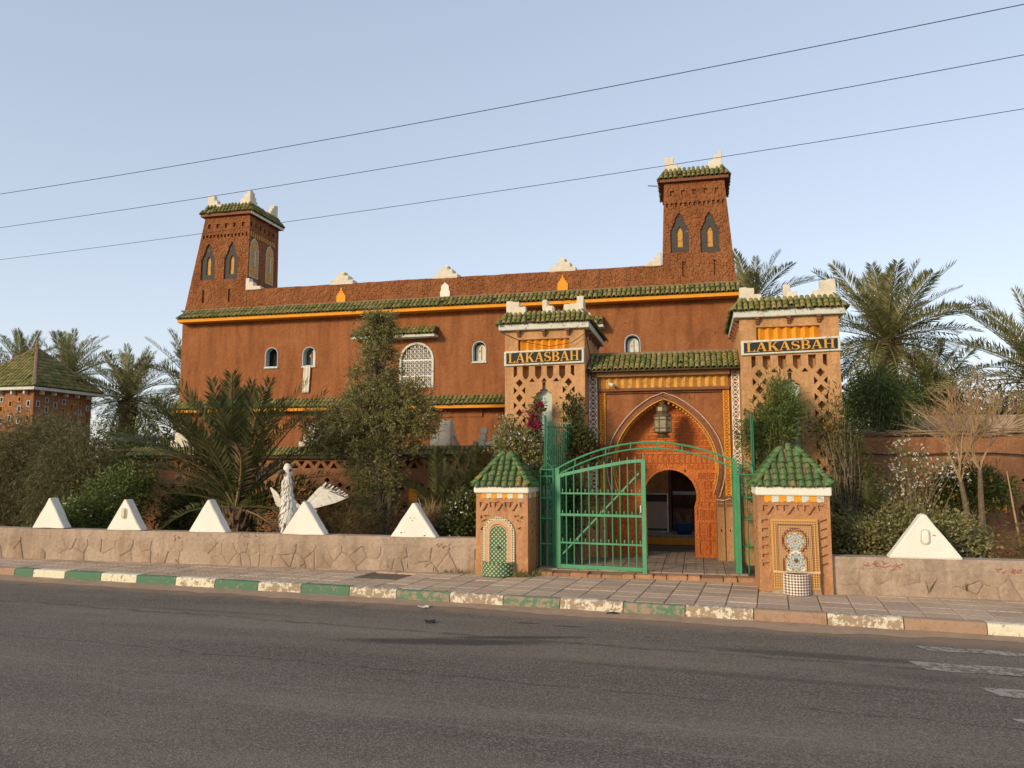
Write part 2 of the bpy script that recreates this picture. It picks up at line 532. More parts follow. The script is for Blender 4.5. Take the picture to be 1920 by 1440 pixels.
def tile_field(parent, mesh, p0, u, v, cols, rows, du, dv, clip=None, stuff=None, jit=.006, name='roof_tile'):
    """tiles laid from eave corner p0 along u, up-slope along v"""
    u = Vector(u).normalized(); v = Vector(v).normalized(); w = u.cross(v).normalized()
    p0 = Vector(p0)
    acc = [] if stuff else None
    for i in range(cols):
        for j in range(rows):
            s = (i + .5) * du; tt = j * dv
            if clip and not clip(s, tt): continue
            q_ = random.random()
            if q_ < .012: continue
            wild = 4.0 if q_ > .94 else 1.0
            rz = random.uniform(-.03, .03) * wild; rx = random.uniform(-.025, .025) * wild
            p = p0 + u * (s + random.uniform(-jit, jit)) + v * (tt + random.uniform(-jit, jit) * 1.5 * wild) + w * (.004 + random.uniform(0, .006))
            R = Matrix((u, v, w)).transposed().to_4x4()
            sc = random.uniform(.90, 1.08)
            mt = Matrix.Translation(p) @ R @ Matrix.Rotation(rz, 4, 'Z') @ Matrix.Rotation(rx, 4, 'X') @ Matrix.Diagonal((sc, 1, sc, 1))
            if stuff: acc.append(mt)
            else: place(mesh, name, parent, mt)
    if stuff:
        return acc

def merge_instances(mesh, mats, name, parent, kind='stuff'):
    nv = len(mesh.vertices)
    co = np.empty(nv * 3); mesh.vertices.foreach_get('co', co); co = co.reshape(-1, 3)
    faces = [tuple(p.vertices) for p in mesh.polygons]
    sm = [p.use_smooth for p in mesh.polygons]
    off = np.array(wloc(parent)) if parent else np.zeros(3)
    V = []; F = []; SM = []
    for k, mt in enumerate(mats):
        A = np.array(mt)
        V.append(co @ A[:3, :3].T + A[:3, 3] - off)
        F += [tuple(i + k * nv for i in f) for f in faces]
        SM += sm
    me = bpy.data.meshes.new(name)
    me.from_pydata(np.vstack(V).tolist(), [], F)
    me.materials.append(mesh.materials[0])
    me.polygons.foreach_set('use_smooth', SM)
    o = bpy.data.objects.new(name, me)
    COL.objects.link(o); o.parent = parent
    if kind: o['kind'] = kind
    return o

def stepped(x0, heights, w, z0):
    """stair-stepped outline; heights list per step"""
    pts = [(x0, z0)]
    x = x0
    for h in heights:
        pts += [(x, z0 + h), (x + w, z0 + h)]
        x += w
    pts.append((x, z0))
    out = []
    for p in pts:
        if not out or hypot(out[-1][0] - p[0], out[-1][1] - p[1]) > 1e-6: out.append(p)
    return out[::-1]

def rough_up(o, amt=.008, sub=1, seed=0, bevel=.012):
    """soften and wear the edges of a lump of masonry"""
    me = o.data
    bm = bmesh.new(); bm.from_mesh(me)
    bmesh.ops.remove_doubles(bm, verts=bm.verts, dist=1e-5)
    ang = [e for e in bm.edges if len(e.link_faces) == 2 and e.calc_face_angle(0) > .5]
    if bevel and ang:
        bmesh.ops.bevel(bm, geom=ang, offset=bevel, segments=2, affect='EDGES', clamp_overlap=True)
    if sub:
        bmesh.ops.subdivide_edges(bm, edges=[e for e in bm.edges if e.calc_length() > .08], cuts=sub, use_grid_fill=True)
    for v in bm.verts:
        n = noise.noise_vector(v.co * 7 + Vector((seed, seed * 2, 0)))
        v.co += n * amt
    bmesh.ops.recalc_face_normals(bm, faces=bm.faces)
    bm.to_mesh(me); bm.free(); me.update()
    return o

# ------------------------------------------------------------------ patterned surfaces
def dots_mosaic(name, ca, cb, cell, vert='Z', horiz='X', grout=(.35, .30, .22), diag=True, size=.33):
    t = NT(name)
    p = t.sep(t.pos())
    ax = {'X': 0, 'Y': 1, 'Z': 2}
    a = t.math('DIVIDE', p[ax[horiz]], cell); b = t.math('DIVIDE', p[ax[vert]], cell)
    if diag:
        a2 = t.math('ADD', a, b); b2 = t.math('SUBTRACT', a, b); a, b = a2, b2
    fa = t.math('ABSOLUTE', t.math('SUBTRACT', t.math('FRACT', a), .5)); fb = t.math('ABSOLUTE', t.math('SUBTRACT', t.math('FRACT', b), .5))
    d = t.math('MAXIMUM', t.math('MAXIMUM', fa, fb), t.math('MULTIPLY', t.math('ADD', fa, fb), .72))
    msk = t.math('LESS_THAN', d, size)
    ring = t.math('LESS_THAN', t.math('ABSOLUTE', t.math('SUBTRACT', d, size + .02)), .035)
    col = t.mix(msk, ca, cb)
    col = t.mix(ring, col, grout)
    n = t.noise(t.pos(), 18, 5)
    col = t.mix(t.ramp(n, [(.5, 0.0), (.75, .5)]), col, mul(grout, .8))
    return t.fin(col, .3, t.bump(t.math('SUBTRACT', 1.0, ring), .4, .003), .5)

def checker_mosaic(name, ca, cb, cell, diag=False, horiz='X'):
    t = NT(name)
    p = t.sep(t.pos())
    a = t.math('DIVIDE', p[0 if horiz == 'X' else 1], cell); b = t.math('DIVIDE', p[2], cell)
    if diag:
        a, b = t.math('ADD', a, b), t.math('SUBTRACT', a, b)
    s = t.math('ADD', t.math('FLOOR', a), t.math('FLOOR', b))
    k = t.math('GREATER_THAN', t.math('FRACT', t.math('MULTIPLY', s, .5)), .25)
    col = t.mix(k, ca, cb)
    n = t.noise(t.pos(), 20, 5)
    col = t.mix(t.ramp(n, [(.5, 0.0), (.75, .45)]), col, (.30, .20, .12))
    return t.fin(col, .3, None, .5)

def grid_mosaic(name, ca, cb, cell, fill=.3):
    t = NT(name)
    p = t.sep(t.pos())
    fa = t.math('ABSOLUTE', t.math('SUBTRACT', t.math('FRACT', t.math('DIVIDE', p[0], cell)), .5))
    fb = t.math('ABSOLUTE', t.math('SUBTRACT', t.math('FRACT', t.math('DIVIDE', p[2], cell)), .5))
    k = t.math('LESS_THAN', t.math('MAXIMUM', fa, fb), fill)
    col = t.mix(k, ca, cb)
    n = t.noise(t.pos(), 20, 5)
    col = t.mix(t.ramp(n, [(.5, 0.0), (.75, .4)]), col, (.30, .20, .12))
    return t.fin(col, .3, None, .5)

def star_mosaic(name, cx, cz, cz2, white=(.70, .68, .60)):
    """two rosettes, one above the other, with eight-fold petals in dark blue, ochre and sea green"""
    t = NT(name)
    p = t.sep(t.pos())
    x = t.math('SUBTRACT', p[0], cx)
    za = t.math('SUBTRACT', p[2], cz); zb = t.math('SUBTRACT', p[2], cz2)
    up = t.math('GREATER_THAN', p[2], (cz * .42 + cz2 * .58))
    z = t.math('ADD', t.math('MULTIPLY', za, up), t.math('MULTIPLY', zb, t.math('SUBTRACT', 1.0, up)))
    r = t.math('SQRT', t.math('ADD', t.math('MULTIPLY', x, x), t.math('MULTIPLY', z, z)))
    th = t.math('ARCTAN2', z, x)
    c8 = t.math('COSINE', t.math('MULTIPLY', th, 8.0))
    rr = t.math('MULTIPLY', r, t.math('MULTIPLY_ADD', c8, .16, 1.0))
    col = t.ramp(t.math('MULTIPLY', rr, 6.0), [(.0, (.05, .06, .09)), (.06, (.60, .32, .05)), (.16, white), (.22, (.05, .06, .10)), (.30, white), (.42, (.10, .26, .20)), (.50, white), (.58, (.05, .06, .10)), (.66, white), (.76, (.52, .30, .06)), (.84, white)], 'CONSTANT')
    petals = t.math('GREATER_THAN', t.math('MULTIPLY', c8, t.math('COSINE', t.math('MULTIPLY', r, 150.0))), .55)
    col = t.mix(t.math('MULTIPLY', petals, .8), col, (.07, .08, .10))
    n = t.noise(t.pos(), 25, 5)
    col = t.mix(t.ramp(n, [(.5, 0.0), (.75, .4)]), col, (.30, .24, .17))
    return t.fin(col, .3, None, .5)

def asphalt():
    t = NT('asphalt')
    p = t.pos()
    q = t.pos((.22, 1.0, 1.0))
    n = t.noise(t.pos((.10, .75, 1.0)), 1.0, 6, .6)
    col = t.ramp(n, [(.36, (.088, .071, .052)), (.5, (.130, .106, .078)), (.66, (.190, .156, .114))])
    patch = t.noise(t.pos((.35, .9, 1)), 1.9, 7, .7)
    col = t.mix(t.ramp(patch, [(.56, 0.0), (.64, .6)]), col, (.085, .072, .063))
    bl = t.noise(p, 5, 6, .72)
    col = t.mix(t.ramp(bl, [(.64, 0.0), (.70, .55)]), col, (.06, .052, .046))
    g = t.node("ShaderNodeTexVoronoi", {'Vector': p, 'Scale': 95.0}, feature='F1')
    gc = t.sep(g.outputs['Color'])[0]
    col = t.mix(t.ramp(gc, [(.45, 0.0), (1.0, .75)]), col, (.33, .285, .24))
    ag = t.noise(p, 48, 4, .75)
    col = t.mix(t.ramp(ag, [(.36, .55), (.5, 0.0)]), col, (.055, .047, .041))
    col = t.mix(t.ramp(ag, [(.56, 0.0), (.72, .5)]), col, (.30, .255, .215))
    col = t.mix(t.ramp(t.noise(p, 160, 3, .7), [(.52, 0.0), (.7, .45)]), col, (.05, .044, .04))
    # long seams and tyre-worn streaks parallel to the kerb
    xyz = t.sep(p)
    along = t.math('MULTIPLY_ADD', xyz[0], .088, xyz[1])
    wob = t.math('MULTIPLY', t.math('SUBTRACT', t.noise(t.pos((1.2, .2, 1)), 1.4, 6, .6), .5), .35)
    s = t.math('ADD', along, wob)
    for y0, wd, cc, k in ((7.05, .016, (.03, .026, .024), .6), (5.75, .03, (.26, .22, .19), .3), (6.25, .022, (.26, .22, .19), .3), (8.75, .05, (.05, .044, .04), .55)):
        d = t.math('ABSOLUTE', t.math('SUBTRACT', s, y0))
        brk = t.ramp(t.noise(p, 3.5, 4), [(.36, 0.0), (.52, 1.0)])
        f = t.math('MULTIPLY', t.math('MULTIPLY', t.ramp(t.math('DIVIDE', d, wd * 2), [(.2, 1.0), (.6, 0.0)]), brk), k)
        col = t.mix(f, col, cc)
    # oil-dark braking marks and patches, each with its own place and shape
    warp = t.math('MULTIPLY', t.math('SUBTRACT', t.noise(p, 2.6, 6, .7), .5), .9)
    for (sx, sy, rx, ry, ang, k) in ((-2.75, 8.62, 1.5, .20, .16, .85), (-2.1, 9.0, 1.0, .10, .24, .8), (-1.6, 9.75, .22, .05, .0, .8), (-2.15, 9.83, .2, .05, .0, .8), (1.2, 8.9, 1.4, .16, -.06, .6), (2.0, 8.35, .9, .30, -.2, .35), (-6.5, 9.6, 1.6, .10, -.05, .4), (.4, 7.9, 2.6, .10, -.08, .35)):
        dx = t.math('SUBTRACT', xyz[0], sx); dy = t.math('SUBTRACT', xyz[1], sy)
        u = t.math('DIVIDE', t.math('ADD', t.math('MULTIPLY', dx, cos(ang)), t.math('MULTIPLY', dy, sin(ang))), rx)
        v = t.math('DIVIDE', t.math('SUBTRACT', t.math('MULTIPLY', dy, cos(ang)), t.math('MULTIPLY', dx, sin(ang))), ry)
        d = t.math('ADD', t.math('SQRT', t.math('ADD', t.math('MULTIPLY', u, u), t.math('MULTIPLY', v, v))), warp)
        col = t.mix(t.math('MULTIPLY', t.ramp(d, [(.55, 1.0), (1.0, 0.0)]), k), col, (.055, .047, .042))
    # sand blown in from the kerb
    sand = t.math('ADD', along, t.math('MULTIPLY', t.noise(p, 2.2, 7, .7), 1.1))
    col = t.mix(t.ramp(t.math('SUBTRACT', sand, 10.0), [(.42, 0.0), (.75, .85)]), col, (.27, .185, .125))
    h = t.math('ADD', t.math('MULTIPLY', g.outputs['Distance'], 1.4), t.noise(p, 260, 3))
    return t.fin(col, .88, t.bump(h, .7, .006), .25)

def paving(name, c1, c2, pat=7.0, ax=1.0):
    t = NT(name)
    p = t.pos()
    r = t.node("ShaderNodeObjectInfo").outputs['Random']
    n = t.noise(p, 2.2, 6, .65)
    col = t.ramp(n, [(.3, c1), (.7, c2)])
    k = t.math('MULTIPLY_ADD', r, .3, .85)
    col = t.mix(1.0, col, t.node("ShaderNodeCombineColor", {0: k, 1: k, 2: k}).outputs[0], 'MULTIPLY')
    o = t.pos(obj=True)
    xyz = t.sep(o)
    line = t.math('SINE', t.math('MULTIPLY', t.math('ADD', xyz[0], t.math('MULTIPLY', t.math('ABSOLUTE', xyz[1]), ax)), pat * 2 * pi))
    lf = t.ramp(line, [(.55, 0.0), (.8, 1.0)])
    col = t.mix(t.math('MULTIPLY', lf, .32), col, mul(c2, .45))
    dirt = t.noise(p, 6, 7, .7)
    col = t.mix(t.ramp(dirt, [(.54, 0.0), (.68, .7)]), col, (.42, .29, .185))
    h = t.math('MULTIPLY_ADD', lf, -1.0, t.math('MULTIPLY', t.noise(p, 60, 4), .8))
    return t.fin(col, .9, t.bump(h, .5, .008), .2)

def kerb_paint(name, paint, bare, amount):
    t = NT(name)
    p = t.pos()
    n = t.noise(p, 13, 8, .72)
    n2 = t.noise(p, 2.5, 3)
    f = t.math('MULTIPLY_ADD', t.math('SUBTRACT', n2, .5), .35, n)
    col = t.mix(t.ramp(f, [(amount, 0.0), (amount + .035, 1.0)]), paint, bare)
    d = t.noise(p, 30, 5, .7)
    col = t.mix(t.ramp(d, [(.5, 0.0), (.8, .5)]), col, mul(bare, .7))
    return t.fin(col, .85, t.bump(t.math('ADD', n, t.math('MULTIPLY', d, .5)), .6, .012), .25)

def carved_wood():
    t = NT('carved_cedar')
    p = t.pos()
    base = t.noise(p, 2.4, 6, .6)
    col = t.ramp(base, [(.3, (.50, .125, .018)), (.7, (.66, .195, .034))])
    v = t.node("ShaderNodeTexVoronoi", {'Vector': p, 'Scale': 30.0}, feature='F1', distance='CHEBYCHEV').outputs['Distance']
    hh = t.ramp(v, [(.15, 1.0), (.5, 0.0)])
    col = t.mix(t.ramp(v, [(.42, 0.0), (.58, .45)]), col, (.20, .05, .012))
    grain = t.noise(t.pos((30, 30, 2.0)), 1.0, 4, .6)
    col = t.mix(t.ramp(grain, [(.5, 0.0), (.7, .3)]), col, (.22, .06, .014))
    wear = t.noise(p, 7, 7, .7)
    col = t.mix(t.ramp(wear, [(.60, 0.0), (.72, .5)]), col, (.55, .28, .11))
    return t.fin(col, .5, t.bump(hh, .7, .010), .35)

def garden_soil():
    t = NT('garden_soil')
    p = t.pos()
    n = t.noise(p, 2.5, 7, .65)
    col = t.ramp(n, [(.3, (.10, .075, .035)), (.55, (.16, .105, .06)), (.75, (.22, .15, .09))])
    return t.fin(col, .95, t.bump(t.noise(p, 25, 6, .7), .8, .03), .15)

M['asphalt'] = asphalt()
M['slab'] = paving('pink_paving', (.520, .395, .285), (.425, .312, .220), 9.0)
M['slab_in'] = paving('grey_paving', (.33, .255, .19), (.26, .195, .14), 6.0, 0.0)
M['slabbed'] = simple('paving_bed', (.16, .115, .08), (.11, .08, .055), 12, .95, .5)
M['kgreen'] = kerb_paint('kerb_green', (.085, .180, .105), (.30, .225, .155), .60)
M['kgreenold'] = kerb_paint('kerb_green_worn', (.10, .20, .12), (.32, .235, .16), .47)
M['kwhite'] = kerb_paint('kerb_white', (.70, .64, .47), (.33, .25, .165), .56)
M['kwhiteold'] = kerb_paint('kerb_white_worn', (.66, .60, .46), (.33, .245, .165), .47)
M['kbare'] = kerb_paint('kerb_bare', (.36, .235, .155), (.31, .19, .12), .55)
M['kred'] = kerb_paint('kerb_faded_red', (.42, .14, .09), (.34, .23, .15), .42)
M['zebra'] = kerb_paint('road_paint', (.33, .295, .245), (.165, .138, .108), .49)
M['sand'] = simple('road_sand', (.40, .275, .18), (.29, .195, .125), 5, .95, .6, 60, .008)
M['door'] = carved_wood()
M['soil'] = garden_soil()
M['zel_green'] = dots_mosaic('green_zellige', (.020, .135, .05), (.62, .55, .33), .072, size=.25)
M['zel_grid'] = grid_mosaic('amber_zellige', (.60, .33, .09), (.11, .035, .02), .034, .30)
M['zel_fine'] = grid_mosaic('fine_amber_zellige', (.55, .33, .13), (.30, .12, .04), .024, .34)
M['zel_red'] = grid_mosaic('oxblood_zellige', (.16, .03, .02), (.62, .42, .20), .036, .25)
M['zel_edge'] = grid_mosaic('black_white_edge', (.66, .60, .42), (.035, .06, .04), .040, .30)
M['zel_check'] = checker_mosaic('brown_white_check', (.74, .70, .62), (.15, .07, .04), .040, True)
M['zel_cream'] = simple('cream_tile', (.66, .50, .30), (.58, .41, .23), 14, .4, .1, spec=.5)
M['zel_peach'] = simple('peach_tile', (.60, .37, .20), (.52, .30, .16), 26, .4, .2, spec=.5)
M['ambertrim'] = simple('amber_trim', (.62, .33, .07), (.50, .25, .05), 10, .4, .1, spec=.5)
# ------------------------------------------------------------------ ground, road, kerb, pavement
KA = math.atan(.088)
KU = Vector((cos(KA), -sin(KA), 0)); KV = Vector((sin(KA), cos(KA), 0))
K0 = Vector((0, 10.63, 0))
def kpt(s, t, z=0.0): return K0 + KU * s + KV * t + Vector((0, 0, z))

g = MB()
g.add([(-400, -300, -.06), (400, -300, -.06), (400, 500, -.06), (-400, 500, -.06)], [(0, 1, 2, 3)])
tag(g.build('ground', M['soil']), kind='structure')
g = MB()
NS = 40
vs = []; fs = []
for i in range(NS + 1):
    s = -60 + 120 * i / NS
    for t in (-14, -8, -4, -1.5, 0.05): vs.append(kpt(s, t))
for i in range(NS):
    for j in range(4):
        a = i * 5 + j; fs.append((a, a + 5, a + 6, a + 1))
g.add(vs, fs)
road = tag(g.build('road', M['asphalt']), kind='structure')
# drift of sand along the kerb, ragged edge
g = MB(); vs = []; fs = []
n = 360
for i in range(n + 1):
    s = -24 + 44 * i / n
    w = .34 + .22 * noise.noise((s * .45, 1, 0)) + .12 * noise.noise((s * 2.3, 4, 0)) + .05 * noise.noise((s * 9, 4, 0))
    w += .14 * max(0, (s + 3) / 14 * -1)
    vs += [kpt(s, -max(.08, w), .003), kpt(s, -max(.08, w) * .5, .014 + .008 * noise.noise((s * 3, 0, 0))), kpt(s, .02, .022 + .012 * noise.noise((s * 2, 9, 0)))]
for i in range(n):
    for j in range(2):
        a = i * 3 + j; fs.append((a, a + 3, a + 4, a + 1))
g.add(vs, fs)
tag(g.build('sand_drift', M['sand']), kind='structure')
# worn zebra crossing
for (xa, ya, xb, yb, hw) in ((2.28, 9.52, 5.2, 9.30, .10), (2.05, 8.70, 5.2, 8.55, .17), (2.42, 7.86, 5.0, 7.74, .13), (2.37, 6.96, 4.5, 6.8, .13)):
    m = MB(); vs = []; fs = []
    for i in range(21):
        f = i / 20
        x = xa + (xb - xa) * f; y = ya + (yb - ya) * f
        a = .03 * noise.noise((x * 5, ya, 0)); b = .03 * noise.noise((x * 5, ya + 9, 0))
        x0 = x + (.10 if i == 0 else 0)
        vs += [(x0, y - hw + a, .004), (x, y + hw + b, .004)]
    fs = [(2 * i, 2 * i + 2, 2 * i + 3, 2 * i + 1) for i in range(20)]
    m.add(vs, fs).build('crossing_stripe', M['zebra'], road)

pave = MB()
vs = [kpt(-26, .17, .118), kpt(18, .17, .118), Vector((18, 13.3, .118)), Vector((-26, 13.6, .118))]
pave.add(vs, [(0, 1, 2, 3)])
pavement = tag(pave.build('pavement', M['slabbed']), kind='structure')
def slab_mesh(name, w, d, h, mat, bev=.012):
    m = MB()
    x = w / 2; y = d / 2
    m.add([(-x, -y, 0), (x, -y, 0), (x, y, 0), (-x, y, 0), (-x + bev * .3, -y + bev * .3, h - bev * .6), (x - bev * .3, -y + bev * .3, h - bev * .6), (x - bev * .3, y - bev * .3, h - bev * .6), (-x + bev * .3, y - bev * .3, h - bev * .6),
           (-x + bev, -y + bev, h), (x - bev, -y + bev, h), (x - bev, y - bev, h), (-x + bev, y - bev, h)],
          [(0, 1, 5, 4), (1, 2, 6, 5), (2, 3, 7, 6), (3, 0, 4, 7), (4, 5, 9, 8), (5, 6, 10, 9), (6, 7, 11, 10), (7, 4, 8, 11), (8, 9, 10, 11)])
    return m.build(name, mat, link=False)
SLAB = slab_mesh('paving_slab', .395, .375, .03, M['slab'])
cut = []
for i in range(-36, 19):
    for j in range(6):
        s = i * .40 + .1; t = .17 + .20 + j * .38
        p = kpt(s, t)
        lim = 12.15 if p.x > .8 else (13.35 if p.x > -2.8 else 12.95)
        if p.y - .16 > lim: continue
        if -5.55 < p.x < -4.75 and 11.9 < p.y < 12.7: continue        # lifted slabs, bare earth
        mt = Matrix.Translation(p + Vector((0, 0, .112 + random.uniform(-.003, .004)))) @ Matrix.Rotation(-KA + random.uniform(-.006, .006), 4, 'Z') @ Matrix.Rotation(random.uniform(-.006, .006), 4, 'X') @ Matrix.Rotation(random.choice((0, pi)), 4, 'Z')
        place(SLAB, 'paving_slab', pavement, mt)

kerb = tag(bpy.data.objects.new('kerb', None), kind='structure')
kerb.location = kpt(-4, .08)
COL.objects.link(kerb)
KX = [-18.2, -17.3, -16.4, -15.5, -14.6, -13.7, -12.85, -12.02, -11.58, -10.84, -10.03, -9.26, -8.45, -7.67, -6.84, -6.05, -5.20, -4.41, -3.55, -2.73, -1.90, -1.02, -.20, .66, 1.53, 2.39, 3.27, 4.17, 5.05, 5.95, 6.85, 7.75, 8.65]
KC = ['kbare', 'kbare', 'kbare', 'kbare', 'kbare', 'kbare', 'kbare', 'kgreen', 'kwhite', 'kgreen', 'kwhite', 'kgreen', 'kwhite', 'kgreen', 'kwhiteold', 'kgreen', 'kwhiteold', 'kgreenold', 'kwhiteold', 'kgreenold', 'kwhiteold', 'kgreenold', 'kwhiteold', 'kbare', 'kwhiteold', 'kbare', 'kwhite', 'kred', 'kwhite', 'kbare', 'kwhiteold', 'kbare']
KL = {'kbare': 'bare unpainted kerbstone', 'kgreen': 'green painted kerbstone', 'kwhite': 'white painted kerbstone', 'kwhiteold': 'kerbstone with flaking white paint', 'kgreenold': 'kerbstone with worn green paint', 'kred': 'kerbstone with faded red paint'}
for i, c in enumerate(KC):
    a = KX[i] / cos(KA); b = KX[i + 1] / cos(KA)
    m = MB()
    h = .152 + random.uniform(-.006, .006)
    prof = [(-.012, -.03), (0, h - .035), (.012, h - .010), (.035, h), (.165, h - .004), (.172, -.03)]
    n = len(prof)
    cuts = 6
    vs = []
    for k in range(cuts + 1):
        s = a + .006 + (b - a - .012) * k / cuts
        for q, (t, z) in enumerate(prof):
            e = .006 * noise.noise((s * 6, q * 3.7, i))
            vs.append(kpt(s, t + e, z + e * .8))
    fs = [tuple(range(n))[::-1], tuple(range(cuts * n, cuts * n + n))]
    for k in range(cuts):
        for q in range(n - 1):
            A = k * n + q; fs.append((A, A + n, A + n + 1, A + 1))
    m.add(vs, fs)
    o = m.build('kerbstone', M[c], kerb)
    o['label'] = KL[c]

# garden earth behind the wall and the paved forecourt inside the gate
m = MB(); vs = []; fs = []
nx, ny = 70, 26
for j in range(ny + 1):
    for i in range(nx + 1):
        x = -40 + 66 * i / nx; y = 13.05 + 26 * j / ny
        vs.append((x, y, .17 + .05 * noise.noise((x * .7, y * .7, 0))))
for j in range(ny):
    for i in range(nx):
        xc = -40 + 66 * (i + .5) / nx
        yc = 13.05 + 26 * (j + .5) / ny
        if -3.2 < xc < 1.6 and yc < 21: continue
        a = j * (nx + 1) + i; fs.append((a, a + 1, a + nx + 2, a + nx + 1))
m.add(vs, fs)
tag(m.build('garden_ground', M['soil'], smooth=True), kind='structure')

m = MB().box(-3.3, 1.7, 13.30, 21.0, .0, .205)
fore = tag(m.build('forecourt', M['slabbed']), kind='structure')
FSL = slab_mesh('forecourt_slab', .345, .345, .028, M['slab_in'], .009)
for i in range(11):
    for j in range(9):
        x = -2.55 + i * .35; y = 13.50 + j * .35
        if x > .75 or (y > 15.4 and (x < -1.5 or x > .5)): continue
        place(FSL, 'forecourt_slab', fore, Matrix.Translation((x, y, .196 + random.uniform(-.002, .003))) @ Matrix.Rotation(random.choice((0, pi / 2)), 4, 'Z'))
x = -2.74
k = 0
while x < .86:
    w = random.uniform(.20, .36)
    m = MB().box(x, min(x + w - .008, .88), 13.02 + random.uniform(-.02, .03), 13.30, .10, .205 + random.uniform(-.02, .006))
    rough_up(m.build('step_brick', M['brick'], fore), .010, 1, k, .01)
    x += w; k += 1

# ------------------------------------------------------------------ low boundary walls with their white blocks
def voronoi_stones(x0, x1, z0, z1, w, h, seed):
    rnd = random.Random(seed)
    pts = []
    rows = max(1, round((z1 - z0) / h))
    for r in range(rows):
        x = x0 - rnd.uniform(0, w)
        while x < x1 + w:
            pts.append((x + rnd.uniform(-.3, .3) * w, z0 + (r + .5) * (z1 - z0) / rows + rnd.uniform(-.42, .42) * h))
            x += w * rnd.uniform(.45, 1.7)
    cells = []
    for i, p in enumerate(pts):
        poly = [(max(x0, p[0] - 2 * w), z0), (min(x1, p[0] + 2 * w), z0), (min(x1, p[0] + 2 * w), z1), (max(x0, p[0] - 2 * w), z1)]
        if poly[0][0] >= poly[1][0]: continue
        for j, q in enumerate(pts):
            if i == j or abs(q[0] - p[0]) > 3 * w: continue
            mx, mz = (p[0] + q[0]) / 2, (p[1] + q[1]) / 2
            nx, nz = q[0] - p[0], q[1] - p[1]
            out = []
            for k in range(len(poly)):
                a = poly[k]; b = poly[(k + 1) % len(poly)]
                da = (a[0] - mx) * nx + (a[1] - mz) * nz; db = (b[0] - mx) * nx + (b[1] - mz) * nz
                if da <= 0: out.append(a)
                if da * db < 0:
                    f = da / (da - db); out.append((a[0] + (b[0] - a[0]) * f, a[1] + (b[1] - a[1]) * f))
            poly = out
            if len(poly) < 3: break
        if len(poly) >= 3: cells.append(poly)
    return cells

def low_wall(name, x0, x1, yf, z1, zs, label, seed):
    t = thing(name, ((x0 + x1) / 2, yf + .15, .1), label, 'wall')
    m = MB(); vs = []; fs = []
    n = int((x1 - x0) / .12)
    prof = [(0.0, .05), (0.0, zs), (-.004, zs + .02), (-.004, z1 - .02), (.016, z1), (.30, z1), (.31, z1 - .03), (.31, .05)]
    q = len(prof)
    for i in range(n + 1):
        x = x0 + (x1 - x0) * i / n
        wv = .012 * noise.noise((x * .8, 0, seed)); wz = .010 * noise.noise((x * 1.1, 5, seed))
        for k, (y, z) in enumerate(prof):
            vs.append((x, yf + y + wv + .006 * noise.noise((x * 5, k, seed)), z + (wz if z > .3 else 0)))
    fs = [tuple(range(q))[::-1], tuple(range(n * q, n * q + q))]
    for i in range(n):
        for k in range(q - 1):
            a = i * q + k; fs.append((a, a + q, a + q + 1, a + 1))
    m.add(vs, fs).build('wall_body', M['lowwall'], t, smooth=False)
    for ci, poly in enumerate(voronoi_stones(x0 + .02, x1 - .02, .12, zs - .015, .27, .21, seed)):
        cx = sum(p[0] for p in poly) / len(poly); cz = sum(p[1] for p in poly) / len(poly)
        A = .5 * abs(sum(poly[k][0] * poly[(k + 1) % len(poly)][1] - poly[(k + 1) % len(poly)][0] * poly[k][1] for k in range(len(poly))))
        if A < .004 or random.random() < .33: continue
        s = MB(); npo = len(poly)
        pr = random.uniform(.008, .024)
        def ring(f, y): return [(cx + (px - cx) * f, yf + y + .012 * noise.noise((px * .8, 0, seed)), cz + (pz - cz) * f) for px, pz in poly]
        f1 = 1 - random.uniform(.001, .007) / max(.05, sqrt(A))
        s.add(ring(f1, .003) + ring(f1 - .05, -pr * .7) + ring(f1 - .22, -pr) + [(cx, yf - pr * 1.1, cz)],
              [(k, (k + 1) % npo, npo + (k + 1) % npo, npo + k) for k in range(npo)] + [(npo + k, npo + (k + 1) % npo, 2 * npo + (k + 1) % npo, 2 * npo + k) for k in range(npo)] + [(2 * npo + k, 2 * npo + (k + 1) % npo, 3 * npo) for k in range(npo)])
        s.build('stone', M['stone'], t, smooth=False)
    return t

wallL = low_wall('boundary_wall', -24.0, -3.74, 13.0, .735, .585, 'long low grey-tan wall carrying the row of white triangular blocks', 3)
wallR = low_wall('boundary_wall', 1.86, 9.5, 12.2, .675, .50, 'low grey-tan wall with a single large white triangular block', 8)
# faded red scrawls on the plaster
redpaint = simple('faded_red_paint', (.36, .10, .085), (.40, .24, .19), 30, .9, .1)
def scrawl(parent, pts, r=.012):
    m = MB()
    for seg in pts:
        m.tube([Vector(p) for p in seg], r, 4)
    return m.build('paint_mark', redpaint, parent)
rm = random.Random(4)
def squig(x, z, y, w, h, n):
    out = []
    for k in range(n):
        a = (x + rm.uniform(0, w), y, z + rm.uniform(-h, h)); b = (a[0] + rm.uniform(-.06, .06), y, a[2] + rm.uniform(-.05, .05)); c = (b[0] + rm.uniform(-.05, .05), y, b[2] + rm.uniform(-.03, .03))
        out.append([a, b, c])
    return out
scrawl(wallL, squig(-9.72, .63, 12.992, .10, .025, 5), .009)
scrawl(wallL, squig(-4.45, .60, 12.990, .22, .04, 8), .008)
scrawl(wallR, squig(2.25, .57, 12.196, .50, .035, 16), .009)
scrawl(wallR, squig(4.0, .55, 12.196, .30, .03, 8), .009)

